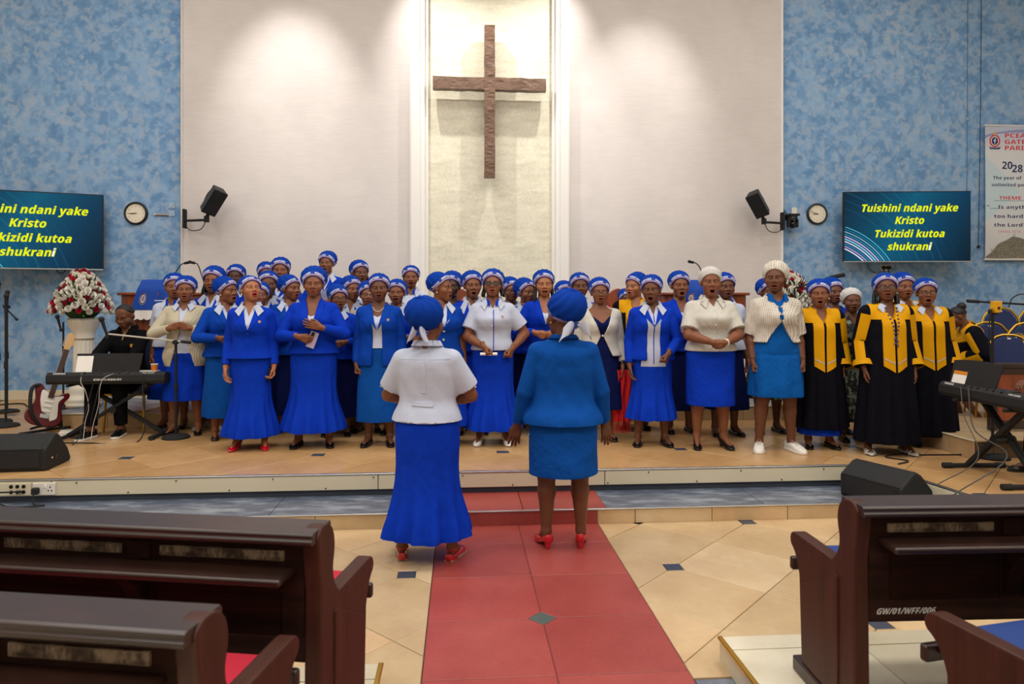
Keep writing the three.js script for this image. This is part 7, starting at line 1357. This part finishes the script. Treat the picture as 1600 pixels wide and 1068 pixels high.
{
  const [kx, kz] = [-3.445, -7.071], ky = 0.83;
  keyboard({ length: 1.1, restW: 0.62, at: [kx, ky, kz - 0.1], turn: 0.02, model: modelA, asset: 1, label: 'black electronic keyboard at the left in front of the seated man' });
  crossStand({ w: 0.86, h: ky - STAGE_H - 0.014, at: [kx + 0.01, STAGE_H, kz - 0.1], turn: 0.02, label: 'black folding X stand under the left keyboard' });
  const sh = thing('paper_sheet', 'white sheet of paper on the left keyboard music rest', 'paper', [kx - 0.22, ky + 0.11, kz + 0.062], 0.02);
  mesh('sheet', box(0.15, 0.16, 0.002, 0, 0.085, 0, 0).rotateX(-0.28), paperMat, sh);
  const cup = thing('cup', 'small orange cup on the right end of the left keyboard', 'cup', [kx + 0.4, ky + 0.1, kz - 0.05]);
  mesh('cup', lathe([[0, 0], [0.026, 0], [0.034, 0.075], [0.03, 0.075], [0.024, 0.006], [0, 0.006]], 20), std({ color: 0xd9782a, roughness: 0.5 }), cup); mesh('lid', lathe([[0, 0.085], [0.036, 0.082], [0.036, 0.074], [0, 0.074]], 20), M.plastic, cup);
  const ns = thing('note_sheet', 'cream sheet lying on the left keyboard beside the orange cup', 'paper', [kx + 0.34, ky + 0.113, kz - 0.03]); mesh('sheet', box(0.2, 0.004, 0.13, 0, 0, 0, 0.001), M.plastic, ns);
  const wires = thing('keyboard_cables', 'grey and black cables hanging from the left keyboard to the floor', 'cables', [kx, 0, kz]);
  const gw = std({ color: 0xb8b2a6, roughness: 0.6 });
  mesh('grey_cable', [cable([[-0.22, ky + 0.1, 0.09], [-0.21, ky + 0.02, 0.125], [-0.17, ky - 0.05, 0.13], [-0.14, ky - 0.22, 0.12], [-0.16, STAGE_H + 0.2, 0.14], [-0.15, STAGE_H + 0.01, 0.2]], 0.0035, 40), cable([[0.07, ky + 0.1, 0.08], [0.0, ky + 0.06, 0.125], [-0.03, ky - 0.02, 0.13], [-0.05, ky - 0.2, 0.12], [-0.1, STAGE_H + 0.15, 0.12], [-0.08, STAGE_H + 0.01, 0.2]], 0.0035, 40)], gw, wires);
  mesh('black_cable', [cable([[0.35, ky + 0.1, 0.09], [0.37, ky - 0.15, 0.13], [0.4, STAGE_H + 0.2, 0.15], [0.36, STAGE_H + 0.01, 0.2], [-0.1, STAGE_H + 0.008, 0.25], [-0.6, STAGE_H + 0.008, 0.18], [-1.1, STAGE_H + 0.008, 0.3]], 0.006, 80), cable([[-0.1, ky, 0.12], [-0.14, STAGE_H + 0.25, 0.2], [-0.18, STAGE_H + 0.01, 0.3], [-0.5, STAGE_H + 0.008, 0.36], [-0.9, STAGE_H + 0.008, 0.05]], 0.005, 60), cable([[-0.04, ky, 0.12], [-0.06, STAGE_H + 0.3, 0.2], [-0.2, STAGE_H + 0.01, 0.1], [-0.9, STAGE_H + 0.008, -0.1]], 0.005, 60)], M.matte, wires);
  // right keyboard runs away from the camera; its back faces the robes
  const [ax, az] = [3.899, -5.479], ry = 0.858 - 0.0;
  const cxr = ax + 0.24, czr = az + 0.5;
  keyboard({ length: 1.0, restW: 0.56, arch: 1, restX: -0.17, at: [cxr, ry, czr], turn: -Math.PI / 2 - 0.06, model: modelB, label: 'black electronic keyboard at the right edge on a folding stand' });
  crossStand({ w: 0.66, h: ry - STAGE_H - 0.014, at: [cxr - 0.02, STAGE_H, czr], turn: -Math.PI / 2 - 0.06, label: 'black folding X stand under the right keyboard' });
  const s2 = thing('song_sheet', 'coloured song sheet on the right keyboard music rest', 'paper', [cxr - 0.135, ry + 0.115, czr - 0.33], -Math.PI / 2 - 0.06);
  mesh('sheet', box(0.16, 0.1, 0.003, 0, 0.05, 0, 0).rotateX(-0.28), paperMat, s2); mesh('band', box(0.16, 0.03, 0.004, 0, 0.085, 0, 0).rotateX(-0.28), std({ color: 0xd9861e, roughness: 0.7 }), s2);
  const w2 = thing('keyboard_leads', 'two dark leads hanging from the right keyboard over the stage edge', 'cables', [0, 0, 0]);
  mesh('lead', [cable([[cxr - 0.21, ry + 0.1, czr - 0.2], [cxr - 0.26, ry - 0.1, czr - 0.1], [cxr - 0.34, STAGE_H + 0.2, czr + 0.15], [3.433, -4.769].flatMap((v, i) => (i ? [0.3, v] : [v]))], 0.004, 50), cable([[cxr - 0.21, ry + 0.1, czr - 0.12], [cxr - 0.25, ry - 0.2, czr], [cxr - 0.24, STAGE_H + 0.25, czr + 0.3], [3.358, -4.511].flatMap((v, i) => (i ? [0.295, v] : [v]))], 0.005, 50)], gw.clone(), w2); w2.children[0].material.color.set(0x4a4744);
}
function boomStand(o) {
  const t = thing('microphone_stand', o.label, 'microphone stand', o.at, 0, o.group), h = o.h;
  mesh('base', lathe([[0, 0], [0.13, 0], [0.13, 0.015], [0.11, 0.03], [0.03, 0.045], [0, 0.045]], 32), M.matte, t);
  mesh('pole', [rod(V(0, 0.03, 0), V(o.tilt || 0, h, 0), 0.012), rod(V((o.tilt || 0) * 0.5, h * 0.5, 0), V((o.tilt || 0) * 0.56, h * 0.56, 0), 0.02, 0.018)], o.mat || M.matte, t);
  if (o.boom) { const [x0, y0, x1, y1, z1] = o.boom; mesh('boom', [rod(V(x0, y0, 0), V(x1, y1, z1), 0.009)], o.boomMat || M.matte, t); mesh('clutch', rod(V(o.tilt || 0, h - 0.02, -0.03), V(o.tilt || 0, h - 0.02, 0.04), 0.022, 0.022, 14), M.rubber, t); mesh('counterweight', rod(V(x0, y0, 0), V(lerp(x0, x1, 0.12), lerp(y0, y1, 0.12), z1 * 0.12), 0.015), M.rubber, t); }
  if (o.mic) { const [x, y, z, dx, dy] = o.mic, d = V(dx, dy, 0.1).normalize(), m = mesh('microphone', rod(V(x, y, z), V(x, y, z).addScaledVector(d, 0.14), 0.011, 0.018, 14), M.matte, t); mesh('grille', ball(0.027, ...V(x, y, z).addScaledVector(d, 0.16).toArray()), M.rubber, m); mesh('clip', rod(V(x, y - 0.03, z), V(x, y + 0.01, z), 0.015), M.rubber, m); }
  return t;
}
{
  const put = (xz) => [xz[0], STAGE_H, xz[1]], g = 'upright microphone stands at the left';
  boomStand({ at: put([-2.807, -7.044]), h: 1.251 - 0.285, boom: [0.14, 1.226 - 0.285, -0.63, 1.314 - 0.285, 0.02], boomMat: SM.silver, mic: [-0.645, 1.321 - 0.3, 0.02, -0.25, 0.9], label: 'boom microphone stand with silver arm reaching across the seated keyboard player' });
  boomStand({ at: put([-4.896, -7.83]), h: 1.25, mic: [0, 1.25, 0, 0.1, 1], label: 'black microphone stand at the left edge with the nearest round base', group: g });
  boomStand({ at: put([-5.505, -8.827]), h: 1.3, mic: [0, 1.3, 0, 0.1, 1], boom: [0.12, 1.12, -0.05, 1.3, 0], label: 'black microphone stand further back at the left edge, base near the baseboard', group: g });
  boomStand({ at: put([-5.139, -8.098]), h: 1.38, mic: [0, 1.38, 0, 0.05, 1], label: 'black microphone stand cut by the left frame edge', group: g });
  boomStand({ at: put([-4.995, -9.09]), h: 1.372 - 0.285, mic: [-0.02, 1.0, 0.02, -0.2, 1], label: 'black stand pole behind the flower column', group: g });
  const [rx, rz] = [4.562, -5.631], hy = 1.564 - 0.285;
  const r = boomStand({ at: [rx, STAGE_H, rz], h: hy, boom: [-0.23, 1.636 - 0.285, 0.62, 1.586 - 0.285, 0.05], label: 'black boom microphone stand with yellow clamp at the right edge' });
  mesh('yellow_clamp', slab(outline([[-0.04, 0.05], [0.04, 0.05], [0.042, -0.01], [0.02, -0.05], [-0.02, -0.05], [-0.042, -0.01]]), 0.04, 0.006).translate(0, hy + 0.02, 0.02), M.yellowPlastic, r);
  mesh('clamp_bolt', rod(V(0.006, hy + 0.012, 0.055), V(0.006, hy + 0.012, 0.068), 0.011), M.black, r);
  mesh('cable', [cable([[-0.03, hy, 0.03], [-0.06, hy - 0.1, 0.04], [-0.055, hy - 0.4, 0.04], [-0.02, hy - 0.62, 0.02]], 0.005), cable([[0.12, hy + 0.02, 0.03], [0.16, hy + 0.1, 0.03], [0.26, hy + 0.13, 0.03], [0.33, hy + 0.08, 0.03]], 0.005)], M.matte, r);
  mesh('microphone', rod(V(0.27, hy + 0.12, 0.03), V(0.4, hy + 0.05, 0.03), 0.013, 0.02), M.matte, r);
  const b = thing('boom_microphone', 'black tube microphone with green ring above the heads between the robes', 'microphone', [4.133, -7.417].flatMap((v, i) => (i ? [0, v] : [v]))), by = 1.901;
  mesh('barrel', rod(V(-0.06, by - 0.01, 0), V(0.125, by + 0.03, 0), 0.022, 0.024, 18), M.matte, b); mesh('green_ring', rod(V(-0.075, by - 0.013, 0), V(-0.06, by - 0.01, 0), 0.023, 0.023, 18), std({ color: 0x1f8f3a, roughness: 0.4 }), b);
  mesh('stand', [rod(V(-0.075, by - 0.013, 0), V(-0.42, by - 0.12, -0.05), 0.009), rod(V(-0.42, by - 0.12, -0.05), V(-0.42, BACK_H + 0.03, -0.05), 0.011), lathe([[0, 0], [0.12, 0], [0.11, 0.025], [0, 0.03]], 24).translate(-0.42, BACK_H, -0.05)], M.matte, b);
}
// guitar on its stand
{
  const [gx, gz] = [-4.249, -7.381], t = thing('electric_guitar', 'dark red electric guitar with white pickguard leaning on a stand at the left', 'guitar', [gx - 0.035, STAGE_H + 0.075, gz]);
  const R = new THREE.Matrix4().makeRotationFromEuler(new THREE.Euler(-0.2, 0.7, -0.32, 'YXZ'));
  const body = outline([[0.0, 0.0], [0.1, 0.01], [0.155, 0.06], [0.16, 0.13], [0.125, 0.2], [0.13, 0.26], [0.165, 0.33], [0.15, 0.375], [0.1, 0.36], [0.05, 0.325], [-0.03, 0.33], [-0.09, 0.4], [-0.135, 0.42], [-0.155, 0.37], [-0.125, 0.28], [-0.125, 0.21], [-0.165, 0.13], [-0.155, 0.05], [-0.09, 0.005]], true);
  mesh('body', slab(body, 0.045, 0.01, 4).applyMatrix4(R), std({ color: 0x5e0716, roughness: 0.3 }), t);
  mesh('pickguard', slab(outline([[0.06, 0.06], [0.11, 0.1], [0.1, 0.18], [0.085, 0.26], [0.115, 0.33], [0.02, 0.31], [-0.08, 0.36], [-0.085, 0.28], [-0.06, 0.2], [-0.03, 0.14], [0.02, 0.12]], true), 0.004, 0.001, 4).translate(0, 0, 0.045).applyMatrix4(R), M.plastic, t);
  mesh('pickup', [0.15, 0.2, 0.25].map((y) => box(0.075, 0.018, 0.012, 0, y, 0.052, 0.004).applyMatrix4(R)), M.white, t); mesh('bridge', box(0.08, 0.04, 0.012, 0, 0.1, 0.053, 0.003).applyMatrix4(R), M.steel, t);
  mesh('neck', box(0.05, 0.5, 0.024, 0, 0.56, 0.045, 0.008, 2).applyMatrix4(R), std({ color: 0xc89a5c, roughness: 0.4 }), t); mesh('fingerboard', box(0.05, 0.52, 0.008, 0, 0.55, 0.06, 0.002).applyMatrix4(R), std({ color: 0x3a2418, roughness: 0.5 }), t);
  mesh('headstock', slab(outline([[-0.024, 0.8], [0.024, 0.8], [0.034, 0.85], [0.05, 0.88], [0.03, 0.97], [0.0, 1.0], [-0.03, 0.985], [-0.034, 0.85]]), 0.016, 0.004).translate(0, 0, 0.03).applyMatrix4(R), std({ color: 0xcaa06a, roughness: 0.4 }), t);
  mesh('tuner', [0, 1, 2, 3, 4, 5].map((i) => rod(V(-0.03, 0.85 + i * 0.022, 0.036), V(-0.05, 0.85 + i * 0.022, 0.036), 0.006).applyMatrix4(R)), M.steel, t);
  mesh('strap', [cable([V(-0.12, 0.4, 0.03), V(-0.18, 0.36, 0.07), V(-0.16, 0.2, 0.09), V(-0.1, 0.08, 0.08), V(0, -0.005, 0.03)].map((p) => p.applyMatrix4(R)), 0.018, 30, 6)], M.matte, t);
  const st = thing('guitar_stand', 'black folding stand holding the dark red guitar', 'stand', [gx, STAGE_H, gz - 0.03]);
  mesh('upright', rod(V(0.09, 0.02, -0.12), V(0.07, 0.32, -0.12), 0.016), M.matte, st); mesh('legs', [rod(V(0.09, 0.03, -0.12), V(0.3, 0.012, 0.1), 0.013), rod(V(0.09, 0.03, -0.12), V(-0.2, 0.012, 0.1), 0.013), rod(V(0.09, 0.03, -0.12), V(0.12, 0.012, -0.3), 0.013)], M.matte, st);
  mesh('cradle', [rod(V(-0.09, 0.06, -0.06), V(-0.09, 0.06, 0.09), 0.012), rod(V(0.06, 0.06, -0.06), V(0.06, 0.06, 0.09), 0.012), rod(V(-0.09, 0.06, -0.06), V(0.09, 0.06, -0.12), 0.012)], M.rubber, st);
  const pd = thing('pedalboard', 'row of small grey effect pedals behind the left floor monitor', 'effect pedals', [-4.185, -6.775].flatMap((v, i) => (i ? [STAGE_H, v] : [v])));
  mesh('board', box(0.56, 0.03, 0.22, 0, 0.015, 0, 0.006), M.matte, pd); for (let i = 0; i < 5; i++) { const p = mesh('pedal', box(0.08, 0.05, 0.12, -0.21 + i * 0.105, 0.055, 0, 0.008), [SM.silver, M.black, std({ color: 0x555a60, roughness: 0.4 }), M.rubber, SM.silver][i], pd); mesh('footswitch', rod(V(-0.21 + i * 0.105, 0.08, 0.035), V(-0.21 + i * 0.105, 0.095, 0.035), 0.011), M.steel, p); }
  const ad = thing('power_adapter', 'white power adapter box on the floor beside the guitar', 'adapter', [-3.958, -7.259].flatMap((v, i) => (i ? [STAGE_H, v] : [v])), 0.4);
  mesh('case', box(0.12, 0.05, 0.16, 0, 0.025, 0, 0.012, 2), M.plastic, ad); mesh('lead', cable([[0, 0.02, 0.08], [0.05, 0.01, 0.2], [0.2, 0.01, 0.22], [0.3, 0.01, 0.05]], 0.005), M.matte, ad);
  const fc = thing('floor_cable', 'black cable lying along the blue wall at the left', 'cable', [-5.594, -9.335].flatMap((v, i) => (i ? [STAGE_H, v] : [v])));
  mesh('cable', cable([[-0.6, 0.008, 0.1], [-0.2, 0.008, -0.2], [0.1, 0.008, 0.1], [0.3, 0.008, 0.2], [0.5, 0.008, 0.0], [0.9, 0.008, 0.05]], 0.008, 50), M.matte, fc); mesh('connector', rod(V(-0.66, 0.012, 0.12), V(-0.6, 0.012, 0.1), 0.012), M.rubber, fc);
}
// wedge monitors
function wedge(label, at, turn, L) {
  const t = thing('floor_monitor', label, 'floor monitor', at, turn, 'wedge floor monitors');
  const prof = [[-0.2, 0.03], [-0.18, 0.0], [0.19, 0.0], [0.2, 0.02], [0.205, 0.165], [0.19, 0.185], [0.07, 0.265], [0.03, 0.275], [-0.02, 0.25], [-0.15, 0.12]];
  mesh('cabinet', slab(prof, L, 0.016, 6).rotateY(-Math.PI / 2).translate(L / 2, 0, 0), M.rubber, t);
  mesh('grille', beam(V(0, 0.03, 0.2055), V(0, 0.155, 0.209), L - 0.09, 0.008), M.matte, t);
  mesh('upper_grille', beam(V(0, 0.13, -0.151), V(0, 0.245, -0.03), L - 0.09, 0.01), M.matte, t);
  mesh('edge_trim', rod(V(-L / 2 + 0.02, 0.176, 0.2), V(L / 2 - 0.02, 0.176, 0.2), 0.006), M.black, t);
  for (const s of [-1, 1]) { const h = mesh('socket', rod(V(s * (L / 2 - 0.004), 0.085, 0.05), V(s * (L / 2 + 0.003), 0.085, 0.05), 0.02, 0.02, 18), M.gloss, t); mesh('lamp_dot', rod(V(s * (L / 2 - 0.004), 0.09, 0.11), V(s * (L / 2 + 0.003), 0.09, 0.11), 0.008, 0.008, 12), M.plastic, h); }
}
wedge('black wedge floor monitor at the left end of the stage edge', [-3.51, -5.713].flatMap((v, i) => (i ? [STAGE_H, v - 0.2] : [v - 0.21])), 0.06, 0.85);
wedge('black wedge floor monitor on the slate step at the right', [3.25, STEP_H, -5.06], -1.2, 0.52);
{ // sockets in the stage fascia
  const y = STAGE_H - 0.07, z = -5.475;
  const a = thing('stage_box', 'cream plate with six black sockets in the stage front at the left', 'socket plate', [-3.361, y, z]);
  mesh('plate', box(0.24, 0.095, 0.008, 0, 0, 0.002, 0.003), M.cream, a); for (let i = 0; i < 6; i++) mesh('socket', rod(V(-0.02 + (i % 3) * 0.045, i < 3 ? 0.022 : -0.02, 0.004), V(-0.02 + (i % 3) * 0.045, i < 3 ? 0.022 : -0.02, 0.012), 0.014, 0.013, 14), M.gloss, a);
  const b = thing('power_socket', 'white double power socket with one black plug in the stage front', 'outlet', [-3.144, y, z]);
  mesh('plate', box(0.16, 0.092, 0.012, 0, 0, 0.004, 0.004), M.plastic, b); mesh('switch', box(0.016, 0.026, 0.008, 0.012, 0.02, 0.012, 0.003), M.white, b);
  mesh('socket_holes', [[0.045, 0.015], [0.033, -0.012], [0.057, -0.012]].map(([x, q]) => box(0.007, 0.012, 0.004, x, q, 0.0105, 0.001)), M.gloss, b); mesh('plug', [box(0.05, 0.05, 0.04, -0.05, -0.008, 0.03, 0.012, 2)], M.rubber, b);
  const c = thing('black_leads', 'black leads running over the stage front to the left sockets', 'cables', [-3.144, 0, z]);
  mesh('lead', [cable([[-0.05, y - 0.01, 0.05], [-0.048, y - 0.06, 0.06], [-0.03, STEP_H + 0.01, 0.08], [0.06, STEP_H + 0.01, 0.1], [-0.05, STEP_H + 0.01, 0.14], [-0.25, STEP_H + 0.02, 0.1], [-0.36, y + 0.02, 0.05], [-0.5, STAGE_H + 0.01, -0.02]], 0.006, 70), cable([[-0.16, y - 0.01, 0.03], [-0.3, y - 0.005, 0.06], [-0.5, y + 0.02, 0.05]], 0.006, 20)], M.matte, c); mesh('end_plug', rod(V(-0.17, y - 0.015, 0.012), V(-0.16, y - 0.012, 0.04), 0.011), M.rubber, c);
}
{
  const t = thing('floor_lead', 'black cable coiled on the stage behind the right floor monitor', 'cable', [3.948, -5.754].flatMap((v, i) => (i ? [STAGE_H, v] : [v])));
  mesh('cable', cable([[-0.35, 0.008, 0.3], [-0.2, 0.008, 0.2], [-0.3, 0.008, 0.05], [-0.1, 0.008, -0.05], [0.05, 0.012, 0.0], [0.0, 0.016, -0.1], [-0.06, 0.01, -0.02], [0.2, 0.008, 0.0], [0.6, 0.008, 0.02]], 0.006, 70), M.matte, t); mesh('connector', rod(V(0.6, 0.012, 0.02), V(0.68, 0.012, 0.03), 0.011), M.rubber, t);
}


scene.traverse((o) => { if (o.isMesh || o.isLight) { o.castShadow = true; o.receiveShadow = true; } });
renderer.render(scene, camera);
